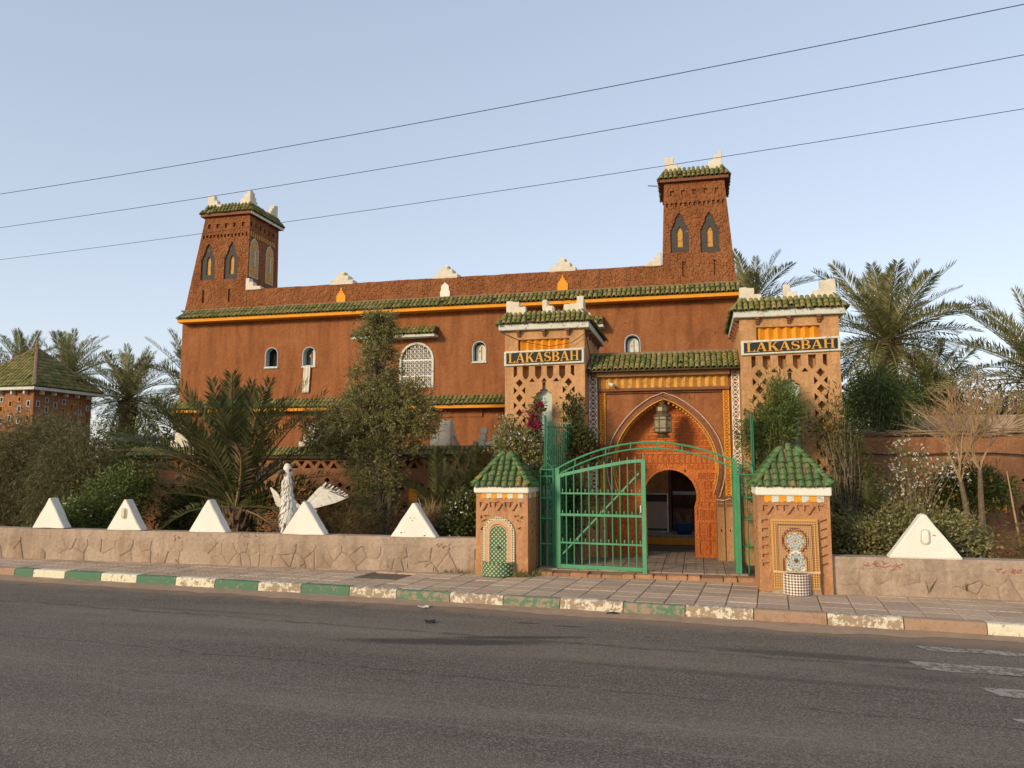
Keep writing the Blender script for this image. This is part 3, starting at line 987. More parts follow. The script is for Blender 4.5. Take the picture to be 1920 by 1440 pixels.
def wall_block(xc, w, zb, zt, tw, y0, y1, label, rotz=0.0, lamp=None):
    poly = [(-w / 2, zb), (w / 2, zb), (tw / 2, zt - .012), (tw / 2 - .012, zt), (-tw / 2 + .012, zt), (-tw / 2, zt - .012)]
    t = thing('triangular_block', (xc, (y0 + y1) / 2, zb), label, 'wall block', 'white triangular blocks along the low wall')
    d = (y1 - y0) / 2
    m = MB().prism([(x, z - zb) for x, z in poly], -d, d)
    o = m.build('block', M['white'], t, local=True)
    rough_up(o, .011, 3, xc, .016)
    t.rotation_euler.z = rotz
    if lamp:
        zc, on = lamp
        q = []
        for k in range(20):
            a = 2 * pi * k / 20
            q.append((.048 * cos(a), .05 * (1 if sin(a) > 0 else -1) * (1 if abs(sin(a)) > 1e-6 else 0) + .045 * sin(a)))
        m = MB().prism([(x, z + zc - zb) for x, z in q], -d - .045, -d + .01)
        b = m.build('bulkhead_lamp', M['lens'] if on else M['white'], t, local=True)
        rough_up(b, 0, 0, 0, .012)
        ring = [(1.22 * x, -d - .012, 1.10 * z + zc - zb) for x, z in q]
        m = MB().tube(ring + [ring[0]], .008, 5)
        m.build('lamp_rim', M['white'] if on else M['fascia'], b, local=True)
    return t

wall_block(-12.62, .76, .755, 1.345, .045, 12.98, 13.185, 'white triangular block beyond the one with a cream lamp, in front of grey weeping bushes')
wall_block(-10.86, .78, .745, 1.335, .045, 12.98, 13.185, 'white triangular block with a cream oval lamp on its face', lamp=(1.07, True))
wall_block(-9.02, .80, .740, 1.345, .045, 12.98, 13.185, 'white triangular block in front of the big garden palm')
wall_block(-7.03, .86, .735, 1.335, .045, 12.98, 13.185, 'white triangular block hiding the lower half of the ostrich statue')
wall_block(-4.90, .86, .735, 1.335, .045, 12.98, 13.185, 'white triangular block with chipped black flecks, next to the gate pillar with the green fountain')
wall_block(3.13, .98, .675, 1.30, .06, 12.19, 12.40, 'largest white triangular block with a whitewashed lamp outline, alone on its wall', lamp=(.985, False))
fl = bpy.data.objects['triangular_block.004']
for (dx, dz, r) in ((-.05, .335, .012), (.02, .33, .010), (-.01, .29, .011), (-.22, .075, .016), (-.15, .085, .008), (.22, .035, .016)):
    m = MB().prism([(dx + r * cos(a) * (1 + .4 * sin(3 * a + dx)), dz + r * .7 * sin(a)) for a in [k * pi / 4 for k in range(8)]], -.1050, -.08)
    m.build('chip', M['charcoal'], fl, local=True)
fl2 = bpy.data.objects['triangular_block.005']
m = MB().prism([(.12 + .02 * cos(a), .33 + .006 * sin(a)) for a in [k * pi / 4 for k in range(8)]], -.1080, -.08)
m.build('chip', M['charcoal'], fl2, local=True)

# ------------------------------------------------------------------ gate pillars
PT = tile_mesh('pillar_roof_tile', .050, .165, M['tile_new'])
def hip_roof(parent, x0, x1, y0, y1, z0, zt, tx, ty, mesh, du, dv, bed, stuff_sides=(), sides='FRBL', hips=True):
    """pyramid roof; tx, ty half-size of the flat top"""
    cx, cy = (x0 + x1) / 2, (y0 + y1) / 2
    b = [Vector((x0, y0, z0)), Vector((x1, y0, z0)), Vector((x1, y1, z0)), Vector((x0, y1, z0))]
    tp = [Vector((cx - tx, cy - ty, zt)), Vector((cx + tx, cy - ty, zt)), Vector((cx + tx, cy + ty, zt)), Vector((cx - tx, cy + ty, zt))]
    m = MB().add(b + tp, [(3, 2, 1, 0), (0, 1, 5, 4), (1, 2, 6, 5), (2, 3, 7, 6), (3, 0, 4, 7), (4, 5, 6, 7)])
    m.build('roof_bed', bed, parent)
    for k, s in enumerate('FRBL'):
        if s not in sides: continue
        a, c = b[k], b[(k + 1) % 4]
        ta, tc = tp[k], tp[(k + 1) % 4]
        u = (c - a).normalized(); L = (c - a).length
        mid_b = (a + c) / 2; mid_t = (ta + tc) / 2
        v = (mid_t - mid_b); H = v.length; v = v.normalized()
        inset = ((ta - a).dot(u)) / H
        cols = int(round(L / du)); d = L / cols
        rows = int(H / dv) + 1
        acc = tile_field(parent, mesh, a - v * .03, u, v, cols, rows, d, dv,
                         clip=lambda s_, t_: inset * (t_ + dv * .35) < s_ < L - inset * (t_ + dv * .35) and t_ < H - dv * .35, stuff=(s in stuff_sides))
        if s in stuff_sides:
            merge_instances(mesh, acc, 'roof_tiling', parent)
    if hips:
        for k in range(4):
            a, c = b[k], tp[k]
            v = (c - a); H = v.length; v = v.normalized()
            u = v.cross(Vector((0, 0, 1))).normalized()
            w = u.cross(v)
            if w.z < 0: u = -u; w = -w
            for j in range(int(H / dv)):
                p = a + v * (j * dv) + w * .030
                mt = Matrix.Translation(p) @ Matrix((u, v, w)).transposed().to_4x4()
                place(mesh, 'ridge_tile', parent, mt)

def zigzag_holes(x0, x1, z0, z1, n):
    """carved band: leaning bars and trapezoid pockets"""
    hs = []
    w = (x1 - x0) / n
    for i in range(n):
        a = x0 + i * w
        hs.append([(a + .02 * w, z1), (a + .02 * w, z0 + .30 * (z1 - z0)), (a + .30 * w, z1)])
        hs.append([(a + .18 * w, z0), (a + .30 * w, z0 + .25 * (z1 - z0)), (a + .52 * w, z1 - .10 * (z1 - z0)), (a + .60 * w, z1 - .3 * (z1 - z0)), (a + .34 * w, z0)])
        hs.append([(a + .66 * w, z1), (a + .72 * w, z0 + .45 * (z1 - z0)), (a + .88 * w, z0 + .45 * (z1 - z0)), (a + .97 * w, z1)])
    return hs

def gate_pillar(x0, x1, y0, y1, z1, label, holesF, seed):
    t = thing('gate_pillar', ((x0 + x1) / 2, (y0 + y1) / 2, .12), label, 'pillar', 'tiled pillars either side of the gate')
    z0 = .10
    m = panel(rect(x0, x1, z0, z1), holesF, depth=.035, wob=.010, grid=.09, hole_back=True, fn=lambda x, y, z: (x, y0 + y, z))
    m.v += []; 
    b = m
    b.add([(x1, y0, z0), (x1, y1, z0), (x1, y1, z1), (x1, y0, z1), (x0, y0, z0), (x0, y1, z0), (x0, y1, z1), (x0, y0, z1)],
          [(0, 1, 2, 3), (4, 7, 6, 5), (1, 5, 6, 2), (3, 2, 6, 7)])
    b.build('shaft', M['pillar'], t)
    # carved marks on the gate-side face
    s = MB()
    for q in range(7):
        yy = y0 + .12 + (q % 2) * .3 + .05 * q; zz = z1 - .35 - q * .085
        xx = x1 if seed == 1 else x0
        sg = 1 if seed == 1 else -1
        s.box(min(xx, xx + sg * .006), max(xx, xx + sg * .006), yy, yy + .05 + .03 * (q % 3), zz, zz + .035)
    s.build('carved_mark', M['brownwood'], t)
    return t

LX0, LX1, LY0, LY1 = -3.71, -2.80, 12.86, 13.76
hs = zigzag_holes(LX0 + .06, LX1 - .06, 1.22, 1.37, 3)
for (a, b, c) in ((LX0 + .08, 1.06, 1), (LX1 - .08, 1.06, -1)):
    hs.append([(a, b + .09), (a, b + .02), (a + c * .06, b + .05)])
    hs.append([(a + c * .05, b + .09), (a + c * .16, b + .09), (a + c * .15, b + .055), (a + c * .09, b + .06)])
    hs.append([(a, b - .03), (a + c * .10, b + .00), (a + c * .12, b + .03), (a + c * .03, b - .005)])
    hs.append([(a, b - .14), (a + c * .05, b - .10), (a + c * .10, b - .13), (a + c * .02, b - .17)])
gpL = gate_pillar(LX0, LX1, LY0, LY1, 1.53, 'tan clay gate pillar with green tiled cap and arched green mosaic fountain', hs, 1)
RX0, RX1, RY0, RY1 = .86, 1.87, 12.12, 13.05
hs = zigzag_holes(RX0 + .07, RX1 - .07, 1.27, 1.41, 3)
for k in range(6):
    z = 1.19 - k * .125
    hs.append([(RX0 + .05, z), (RX0 + .05, z - .05), (RX0 + .14, z - .01), (RX0 + .14, z + .015)])
    hs.append([(RX1 - .14, z - .03), (RX1 - .05, z + .005), (RX1 - .05, z + .03), (RX1 - .14, z - .005)])
gpR = gate_pillar(RX0, RX1, RY0, RY1, 1.56, 'tan clay gate pillar with green tiled cap behind a leaning square mosaic fountain', hs, 2)
for t, (x0, x1, y0, y1, zb, zt, za, tx) in ((gpL, (-3.735, -2.775, 12.80, 13.80, 1.53, 1.635, 2.22, .03)), (gpR, (.84, 1.895, 12.07, 13.09, 1.555, 1.685, 2.25, .10))):
    o = MB().box(x0, x1, y0, y1, zb, zt).build('cap_band', M['white'], t)
    rough_up(o, .006, 2, 1, .012)
    e = .004
    hip_roof(t, x0 - e, x1 + e, y0 - e, y1 + e, zt + .002, za, tx, .03, PT, .122, .115, M['mortar'], stuff_sides=('B',))
    n = 8
    a0 = x0 + .12; a1 = x1 - .10
    w = (a1 - a0) / n
    for k in range(n):
        cmat = M['yellow'] if k % 2 == 0 else M['fascia']
        y = (12.86 if t is gpL else 12.12)
        pts = [(a0 + k * w, zb - .004), (a0 + k * w, zb - .085 - random.uniform(0, .02)), (a0 + (k + .35) * w, zb - .09 - random.uniform(0, .02)), (a0 + (k + .7) * w, zb - .082 - random.uniform(0, .02)), (a0 + (k + .98) * w, zb - .09), (a0 + (k + .98) * w, zb - .004)]
        MB().prism(pts[::-1] if False else pts, y - .012, y + .01).build('painted_brick', cmat, t)
    if t is gpL:
        for k in range(4):
            yy = 12.92 + k * .2
            MB().box(LX1 - .005, LX1 + .010, yy, yy + .18, zb - .09, zb - .004).build('painted_brick', M['yellow'] if k % 2 else M['fascia'], t)
for t, xs, y0 in ((gpL, (-3.74, -2.72), 12.80), (gpR, (.85, 1.05), 12.04)):
    o = MB().box(xs[0], xs[1], y0, y0 + .2, .10, .158).build('base_stone', M['stone'], t)
    rough_up(o, .012, 2, 5, .012)

# ------------------------------------------------------------------ fountains
def arch_poly(cx, hw, z0, zc, n=14):
    return [(cx - hw, z0), (cx + hw, z0)] + [(cx + hw * cos(pi * k / n), zc + hw * sin(pi * k / n)) for k in range(n + 1)]
def arch_ring(cx, h1, h2, z0, zc, y0, y1, n=16):
    m = MB()
    o = [(cx - h1, z0)] + [(cx - h1 * cos(pi * k / n), zc + h1 * sin(pi * k / n)) for k in range(n + 1)] + [(cx + h1, z0)]
    i = [(cx - h2, z0)] + [(cx - h2 * cos(pi * k / n), zc + h2 * sin(pi * k / n)) for k in range(n + 1)] + [(cx + h2, z0)]
    q = len(o)
    vs = [(x, y0, z) for x, z in o] + [(x, y0, z) for x, z in i] + [(x, y1, z) for x, z in o] + [(x, y1, z) for x, z in i]
    fs = []
    for k in range(q - 1):
        fs += [(k, k + 1, q + k + 1, q + k), (2 * q + k, 2 * q + k + 1, k + 1, k), (q + k, q + k + 1, 3 * q + k + 1, 3 * q + k)]
    return m.add(vs, fs)
cx = -3.31; zc = .84; yb = 12.86
f1 = thing('wall_fountain', (cx, 12.75, .14), 'arched green and cream mosaic wall fountain with a rounded basin of water', 'fountain', 'mosaic fountains on the gate pillars')
arch_ring(cx, .285, .245, .16, zc, yb - .030, yb + .005).build('edge_mosaic', M['zel_edge'], f1)
arch_ring(cx, .245, .232, .16, zc, yb - .034, yb + .005).build('inner_trim', M['zel_cream'], f1)
arch_ring(cx, .232, .165, .16, zc, yb - .028, yb + .005).build('peach_band', M['zel_peach'], f1)
arch_ring(cx, .165, .152, .16, zc - .02, yb - .034, yb + .005).build('inner_trim', M['zel_cream'], f1)
MB().prism(arch_poly(cx, .153, .16, zc - .02), yb - .020, yb + .005).build('mosaic_field', M['zel_green'], f1)
m = MB().tube([(cx + .01, yb - .02, .62), (cx + .01, yb - .07, .62), (cx + .01, yb - .085, .59)], [.018, .014, .012], 8)
m.build('spout', M['brass'], f1)
prof = [(.262, 0), (.272, .01), (.272, .21), (.275, .225), (.262, .232), (.235, .230), (.22, .14), (.02, .13)]
MB().lathe(prof, (cx, yb - .01, .15), 24, pi, 2 * pi).build('basin', M['zel_green'], f1, smooth=False)
water = simple('basin_water', (.16, .22, .30), (.12, .17, .24), 9, .08, .1, spec=.6)
m = MB(); vs = [(cx, yb - .01, .352)] + [(cx + .232 * cos(pi + pi * k / 20), yb - .01 + .232 * sin(pi + pi * k / 20), .352) for k in range(21)]
m.add(vs, [(0, k + 1, k + 2) for k in range(20)]).build('water', water, f1)

px0, px1 = 1.035, 1.685; yp = 12.10
f2 = thing('mosaic_fountain', ((px0 + px1) / 2, 12.02, .14), 'square amber mosaic fountain panel with keyhole arch leaning on the pillar', 'fountain', 'mosaic fountains on the gate pillars')
lean = lambda x, z: .0 - (1.215 - z) * .06
def keyhole(cx, zc, r, half, z0, neck=.62, n=18):
    a0 = radians(-52); a1 = radians(232)
    pts = [(cx - half, z0), (cx + half, z0), (cx + half, z0 + .13), (cx + half * .96, z0 + .17), (cx + half * .82, z0 + .205), (cx + r * cos(a0) * .72, zc + r * sin(a0) - .012)]
    pts += [(cx + r * cos(a0 + (a1 - a0) * k / n), zc + r * sin(a0 + (a1 - a0) * k / n)) for k in range(n + 1)]
    pts += [(cx - r * cos(a0) * .72, zc + r * sin(a0) - .012), (cx - half * .82, z0 + .205), (cx - half * .96, z0 + .17), (cx - half, z0 + .13)]
    return pts
zb, zt = .47, 1.215
kc = (px0 + px1) / 2; kz = .90
MB().prism(rect(px0, px1, zb, zt), yp - .030, yp + .012, lean).build('amber_frame', M['ambertrim'], f2)
MB().prism(rect(px0 + .020, px1 - .020, zb, zt - .020), yp - .036, yp - .028, lean).build('grid_border', M['zel_grid'], f2)
MB().prism(rect(px0 + .085, px1 - .085, zb, zt - .085), yp - .041, yp - .034, lean).build('border_line', M['black'], f2)
MB().prism(rect(px0 + .093, px1 - .093, zb, zt - .093), yp - .045, yp - .039, lean).build('fine_field', M['zel_fine'], f2)
MB().prism(keyhole(kc, kz, .195, .185, zb), yp - .050, yp - .043, lean).build('arch_band', M['zel_red'], f2)
MB().prism(keyhole(kc, kz, .165, .160, zb), yp - .054, yp - .048, lean).build('arch_band', M['black'], f2)
MB().prism(keyhole(kc, kz, .155, .152, zb), yp - .058, yp - .052, lean).build('arch_band', M['zel_grid'], f2)
MB().prism(keyhole(kc, kz, .122, .128, zb), yp - .062, yp - .056, lean).build('star_field', star_mosaic('star_zellige', kc, kz, .60), f2)
MB().lathe([(.0, -.0), (.022, 0), (.030, .012), (.018, .02), (.0, .02)], (0, 0, 0), 10).build('spout', M['brass'], f2, local=True)
sp = bpy.data.objects['spout.001']; sp.location = Vector((kc, yp - .062 - .04, .63)) - f2.location; sp.rotation_euler = (radians(90), 0, 0)
MB().box(px0 + .005, px1 + .005, yp - .085, yp - .03, .445, .47).build('ledge', M['zel_cream'], f2)
for a, b in ((px0 + .01, kc - .185), (kc + .185, px1)):
    MB().box(a, b, yp - .075, yp - .02, .24, .445).build('lower_grid', M['zel_grid'], f2)
    MB().box(a - .004, b + .004, yp - .070, yp - .015, .215, .24).build('lower_trim', M['ambertrim'], f2)
    o = MB().box(a - .02, b + .02, yp - .060, yp, .10, .215).build('mortar_base', M['stone'], f2)
    rough_up(o, .012, 2, a, .01)
MB().lathe([(.175, 0), (.19, .02), (.19, .29), (.18, .305), (.16, .305), (.14, .22), (.01, .21)], (kc, yp - .06, .135), 20, pi, 2 * pi).build('basin', M['zel_check'], f2)
# ------------------------------------------------------------------ gate towers
GT = tile_mesh('gate_tower_tile', .044, .155, M['tile_old'])
def corner_steps(parent, cx, cy, sx, sy, z, hs, w, mat, seed):
    """L-shaped stair-stepped corner merlon; steps fall away from the corner along x and y"""
    th = .16
    hx = stepped(0, hs, w, 0)
    m = MB().prism([(cx + sx * x, z + zz) for x, zz in (hx if sx > 0 else hx[::-1])], cy, cy + sy * th) if sy > 0 else MB().prism([(cx + sx * x, z + zz) for x, zz in hx], cy - th, cy)
    o = m.build('merlon', mat, parent)
    rough_up(o, .014, 1, seed, .016)
    hy = stepped(0, hs, w, 0)
    pts = [(cy + sy * (th + .004) + sy * y * .8, z + zz * .93) for y, zz in hy]
    xa, xb = (cx + .003, cx + th - .01) if sx > 0 else (cx - th + .01, cx - .003)
    o = MB().prismx(pts, xa, xb).build('merlon', mat, parent)
    rough_up(o, .014, 1, seed + 3, .016)

def gate_tower(x0, x1, y0, y1, z1, label, side_vis, mid_hs, ch, seed):
    W = x1 - x0
    zs = z1 - .70                    # underside of the name board
    t = thing('gate_tower', ((x0 + x1) / 2, (y0 + y1) / 2, .18), label, 'tower', 'gate towers beside the portal')
    fx = lambda f: x0 + W * f
    holes = []
    zt, zu = zs - .015, zs - .27
    us = [(.11, .155), (.225, .305), (.382, .464), (.530, .612), (.683, .762), (.828, .872)]
    for k, (a, b) in enumerate(us):
        A, B = fx(a), fx(b)
        if k == 0: holes.append([(A, zu + .03), (B, zu + .085), (B, zt), (A, zt)])
        elif k == 5: holes.append([(A, zu + .085), (B, zu + .03), (B, zt), (A, zt)])
        else:
            c = (A + B) / 2
            holes.append([(c - .02, zu), (c + .02, zu), (B, zu + .07), (B, zt), (A, zt), (A, zu + .07)])
    for c in (.345, .497, .648):
        holes.append([(fx(c) - .062, zu - .055), (fx(c) + .062, zu - .055), (fx(c), zu + .02)])
    for col in (.185, .80):
        c = fx(col)
        z = zu - .075
        k = 0
        while z > .9:
            holes.append(diamond(c, z, .073, .082))
            zz = z - .147
            holes.append([(c - .118, zz - .075), (c - .045, zz), (c - .118, zz + .075)])
            holes.append([(c + .118, zz - .075), (c + .118, zz + .075), (c + .045, zz)])
            z -= .294
    nx0, nx1 = fx(.395), fx(.593); nc = (nx0 + nx1) / 2
    zn = zu - .29
    niche = [(nx0, 1.0), (nx1, 1.0), (nx1, zn), (nx1 - .05, zn + .035), (nx1 - .08, zn + .035), (nx1 - .08, zn + .075), (nc + .032, zn + .095), (nc + .032, zn + .225), (nc - .032, zn + .225), (nc - .032, zn + .095), (nx0 + .08, zn + .075), (nx0 + .08, zn + .035), (nx0 + .05, zn + .035), (nx0, zn)]
    lv = rect(fx(.17), fx(.81), zs + .27, zs + .52)
    front = panel(rect(x0, x1, .15, z1), holes + [niche, lv], depth=.16, wob=.008, grid=.10, fn=lambda x, y, z: (x, y0 + y, z))
    front.add([(x1, y0, .15), (x1, y1, .15), (x1, y1, z1), (x1, y0, z1), (x0, y0, .15), (x0, y1, .15), (x0, y1, z1), (x0, y0, z1)],
              [(0, 1, 2, 3), (4, 7, 6, 5), (1, 5, 6, 2), (3, 2, 6, 7)])
    front.build('wall', M['tan'], t)
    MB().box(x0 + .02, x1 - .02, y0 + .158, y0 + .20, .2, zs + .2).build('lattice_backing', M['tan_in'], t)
    MB().box(nx0 - .02, nx1 + .02, y0 + .145, y0 + .156, .9, zn + .30).build('mint_niche', M['mint'], t)
    # zigzag ochre louvre
    a, b = lv[0][0], lv[1][0]
    n = 7; w = (b - a) / n
    for k in range(n):
        xa = a + k * w
        MB().prismx  # each fin is a slanted board
        q = [Vector((xa, y0 + .10, 0)), Vector((xa + w * .38, y0 + .03, 0)), Vector((xa + w, y0 + .10, 0)), Vector((xa + w, y0 + .15, 0)), Vector((xa, y0 + .15, 0))]
        m = MB(); z0, z2 = lv[0][1] + .002, lv[2][1] - .002
        m.add([(p.x, p.y, z0) for p in q] + [(p.x, p.y, z2) for p in q], [(0, 1, 6, 5), (1, 2, 7, 6), (2, 3, 8, 7), (3, 4, 9, 8), (4, 0, 5, 9), (0, 4, 3, 2, 1), (5, 6, 7, 8, 9)])
        m.build('louvre_fin', M['yellow'], t)
    # eaves
    e = .105
    o = MB().box(x0 - e, x1 + e, y0 - e, y1 + e, z1, z1 + .125).build('fascia', M['fascia'], t)
    rough_up(o, .006, 2, seed, .008)
    vis = 'F' + side_vis
    hip_roof(t, x0 - e - .03, x1 + e + .03, y0 - e - .03, y1 + e + .03, z1 + .127, z1 + .33, W / 2 - .03, (y1 - y0) / 2 - .03, GT, .100, .100, M['tilebed'], stuff_sides=tuple(s for s in 'RBL' if s not in vis), hips=False)
    for c in (.18, .50, .80):
        m = MB()
        m.box(fx(c) - .033, fx(c) + .033, y0 - .10, y0 + .01, z1 - .045, z1 - .002)
        m.box(fx(c) - .028, fx(c) + .028, y0 - .075, y0 + .01, z1 - .085, z1 - .046)
        m.box(fx(c) - .024, fx(c) + .024, y0 - .05, y0 + .01, z1 - .125, z1 - .086)
        m.build('corbel', M['brownwood'], t)
    for k in range(5):
        sx = x1 if 'R' in side_vis else x0
        sg = 1 if 'R' in side_vis else -1
        yy = y0 + .25 + k * .42
        m = MB()
        for q, (dx, dz) in enumerate(((.10, .045), (.075, .085), (.05, .125))):
            xa, xb = sorted((sx - sg * .01, sx + sg * dx))
            m.box(xa, xb, yy, yy + .06, z1 - dz, z1 - dz + .041)
        m.build('corbel', M['brownwood'], t)
    zt = z1 + .31
    corner_steps(t, x0 + .02, y0 + .03, 1, 1, zt, ch[0], .13, M['merlon'], seed)
    corner_steps(t, x1 - .02, y0 + .03, -1, 1, zt, ch[1], .13, M['merlon'], seed + 1)
    o = MB().prism(stepped(fx(mid_hs[0]), mid_hs[1], .115, zt), y0 + .03, y0 + .19).build('merlon', M['merlon'], t)
    rough_up(o, .016, 1, seed + 5, .018)
    for k in range(2):
        o = MB().prismx([(y, z) for y, z in stepped(y0 + .95 + k * .95, [.08, .22, .10], .14, zt)], x1 - .17 if 'R' in side_vis else x0 + .02, x1 - .02 if 'R' in side_vis else x0 + .17).build('merlon', M['merlon'], t)
        rough_up(o, .014, 1, seed + 7 + k, .016)
    for k in range(3):   # broken brick stubs
        bx = fx(.3 + .25 * k); 
        o = MB().box(bx, bx + .14, y0 + .05, y0 + .18, zt - .02, zt + .05 + .04 * (k % 2)).build('broken_brick', M['merlon'] if k else M['brick'], t)
        rough_up(o, .02, 2, seed + k, .01)
    return t

gtL = gate_tower(-3.66, -2.07, 14.7, 17.05, 4.65, 'tan lattice gate tower with mint niche and bougainvillea, beside the long low wall', 'R', (.40, [.06, .30, .17, .06]), ([.30, .29, .18, .05], [.33, .20, .19, .06]), 11)
gtR = gate_tower(.83, 2.55, 14.7, 17.05, 4.71, 'tan lattice gate tower with mint niche half hidden by a tall green shrub', 'L', (.33, [.06, .08, .30, .18, .07]), ([.28, .27, .14, .05], [.36, .34, .17, .07]), 23)

# ------------------------------------------------------------------ name boards
def quadpoly(a, b, w):
    """stroke from a to b with horizontal width w"""
    return [(a[0] - w / 2, a[1]), (a[0] + w / 2, a[1]), (b[0] + w / 2, b[1]), (b[0] - w / 2, b[1])]
def ribbon(path, wid):
    P = [Vector((x, z, 0)) for x, z in path]
    out = []
    for i in range(len(P) - 1):
        def nrm(j):
            d = P[min(j + 1, len(P) - 1)] - P[max(j - 1, 0)]
            return Vector((-d.y, d.x, 0)).normalized()
        a, b = P[i], P[i + 1]; na, nb = nrm(i), nrm(i + 1); wa, wb = wid[i] / 2, wid[i + 1] / 2
        out.append([(a - na * wa)[:2], (b - nb * wb)[:2], (b + nb * wb)[:2], (a + na * wa)[:2]])
    return out
def glyph(ch):
    S_ = lambda x0, x1, z: rect(x0, x1, z, z + .05) if z < .5 else rect(x0, x1, z - .05, z)
    if ch == 'L':
        return .62, [rect(.10, .25, .05, .95), S_(.02, .34, 1), S_(.02, .60, 0), [(.46, .05), (.60, .05), (.585, .27)]]
    if ch == 'A':
        return .78, [quadpoly((.12, .05), (.38, 1.0), .07), quadpoly((.62, .05), (.40, 1.0), .16), rect(.20, .56, .31, .37), S_(.02, .25, 0), S_(.48, .77, 0)]
    if ch == 'K':
        return .76, [rect(.10, .25, .05, .95), S_(.02, .34, 1), S_(.02, .34, 0), quadpoly((.24, .40), (.58, .95), .085), quadpoly((.62, .05), (.38, .56), .18), S_(.46, .72, 1), S_(.48, .76, 0)]
    if ch == 'H':
        return .80, [rect(.10, .24, .05, .95), rect(.54, .68, .05, .95), rect(.24, .54, .47, .53), S_(.02, .32, 1), S_(.02, .32, 0), S_(.46, .76, 1), S_(.46, .76, 0)]
    if ch == 'B':
        up = [(.25 + .0, .975)] + [(.32 + .22 * sin(a), .75 + .225 * cos(a)) for a in [pi * k / 8 for k in range(9)]] + [(.25, .525)]
        dn = [(.25, .50)] + [(.33 + .26 * sin(a), .265 + .235 * cos(a)) for a in [pi * k / 8 for k in range(9)]] + [(.25, .03)]
        wu = [.05] + [.05 + .09 * sin(pi * k / 8) for k in range(9)] + [.05]
        wd = [.05] + [.05 + .10 * sin(pi * k / 8) for k in range(9)] + [.05]
        return .68, [rect(.10, .25, .05, .95), S_(.02, .30, 1), S_(.02, .30, 0)] + ribbon(up, wu) + ribbon(dn, wd)
    if ch == 'S':
        pts = []
        for k in range(8):
            a = radians(20 + k * 30); pts.append((.30 + .20 * cos(a), .74 + .225 * sin(a)))
        for k in range(1, 8):
            a = radians(75 - k * 33); pts.append((.30 + .22 * cos(a), .27 + .235 * sin(a)))
        w = [.045, .05, .06, .07, .10, .12, .15, .17, .17, .15, .12, .09, .06, .05, .045]
        return .60, ribbon(pts, w) + [[(.45, .70), (.50, .70), (.50, .96), (.47, .96)], [(.06, .04), (.10, .04), (.11, .32), (.06, .32)]]
def name_board(x0, x1, zb, zt, y, rise, label):
    t = thing('name_board', ((x0 + x1) / 2, y, zb), label, 'sign', 'name boards on the gate towers')
    sh = lambda x, z: 0
    k = rise / (x1 - x0)
    tilt = lambda pts: [(x, z + (x - x0) * k) for x, z in pts]
    b = .035
    m = MB().prism(tilt(rect(x0, x1, zb, zt)), y - .050, y + .004)
    rough_up(m.build('frame', M['fascia'], t), .004, 2, 1, .006)
    o = MB().prism(tilt(rect(x0 + b * 1.3, x1 - b * 1.3, zb + b, zt - b)), y - .056, y - .045)
    o.build('black_ground', M['black'], t)
    word = 'LAKASBAH'
    tot = sum(glyph(c)[0] for c in word)
    H = (zt - zb) - 2 * b - .03
    sc = (x1 - x0 - 2 * b - .10) / tot
    x = x0 + b + .05
    for c in word:
        w, polys = glyph(c)
        m = MB()
        for q, pl in enumerate(polys):
            pp = [(x + px * sc, zb + b + .018 + pz * H) for px, pz in pl]
            ar = sum(pp[i][0] * pp[(i + 1) % len(pp)][1] - pp[(i + 1) % len(pp)][0] * pp[i][1] for i in range(len(pp)))
            if ar < 0: pp = pp[::-1]
            m.prism(tilt(pp), y - .064 - .0004 * q, y - .050)
        m.build('letter', M['gold'], t)
        x += w * sc
    return t
name_board(-3.665, -2.075, 3.945, 4.235, 14.7, .025, 'LAKASBAH name board on the gate tower standing by the long low wall')
name_board(.845, 2.555, 4.01, 4.275, 14.7, .035, 'LAKASBAH name board on the gate tower with the tall shrub before it')

# ------------------------------------------------------------------ portal
def horseshoe(cx, hw, zs, za, zf, fw, n=16):
    """pointed horseshoe: springs inside at zf (half-width fw), swells to hw at zs, points at za"""
    right = []
    for k in range(n + 1):
        f = k / n
        z = zs + (za - zs) * f
        right.append((hw * (1 - f ** 2.15) ** .80 if f < 1 else 0.0, z))
    low = []
    for k in range(5):
        f = k / 5
        low.append((fw + (hw - fw) * sin(f * pi / 2), zf + (zs - zf) * f))
    R = low + right
    return [(cx + x, z) for x, z in R] + [(cx - x, z) for x, z in R[-2::-1]]
PCX = -.60
AR = horseshoe(PCX, .985, 1.95, 3.275, 1.46, .885)
PY = 15.2
portal = thing('entrance_portal', (PCX, PY, .2), 'terracotta entrance portal with pointed horseshoe arch, carved borders and green tiled roof', 'portal')
hole = [(PCX + .93, .16)] + [(PCX + .93, 1.43)] + AR + [(PCX - .93, 1.43), (PCX - .93, .16)]
wallp = panel([(-2.068, .15), (PCX - .93, .15)] + [(PCX - .93, .16)] + [(PCX - .93, 1.43)] + AR[::-1] + [(PCX + .93, 1.43), (PCX + .93, .16), (PCX + .93, .15), (.828, .15), (.828, 3.86), (-2.068, 3.86)], [], wob=.006, grid=.12, y0=PY)
soff = [(PCX + .93, .16), (PCX + .93, 1.43)] + AR + [(PCX - .93, 1.43), (PCX - .93, .16)]
n = len(soff)
wallp.build('wall', M['facade'], portal)
ms = MB().add([(x, PY, z) for x, z in soff] + [(x, PY + .5, z) for x, z in soff], [(i, i + 1, n + i + 1, n + i) for i in range(n - 1)])
ms.build('arch_soffit', M['yellowold'], portal)
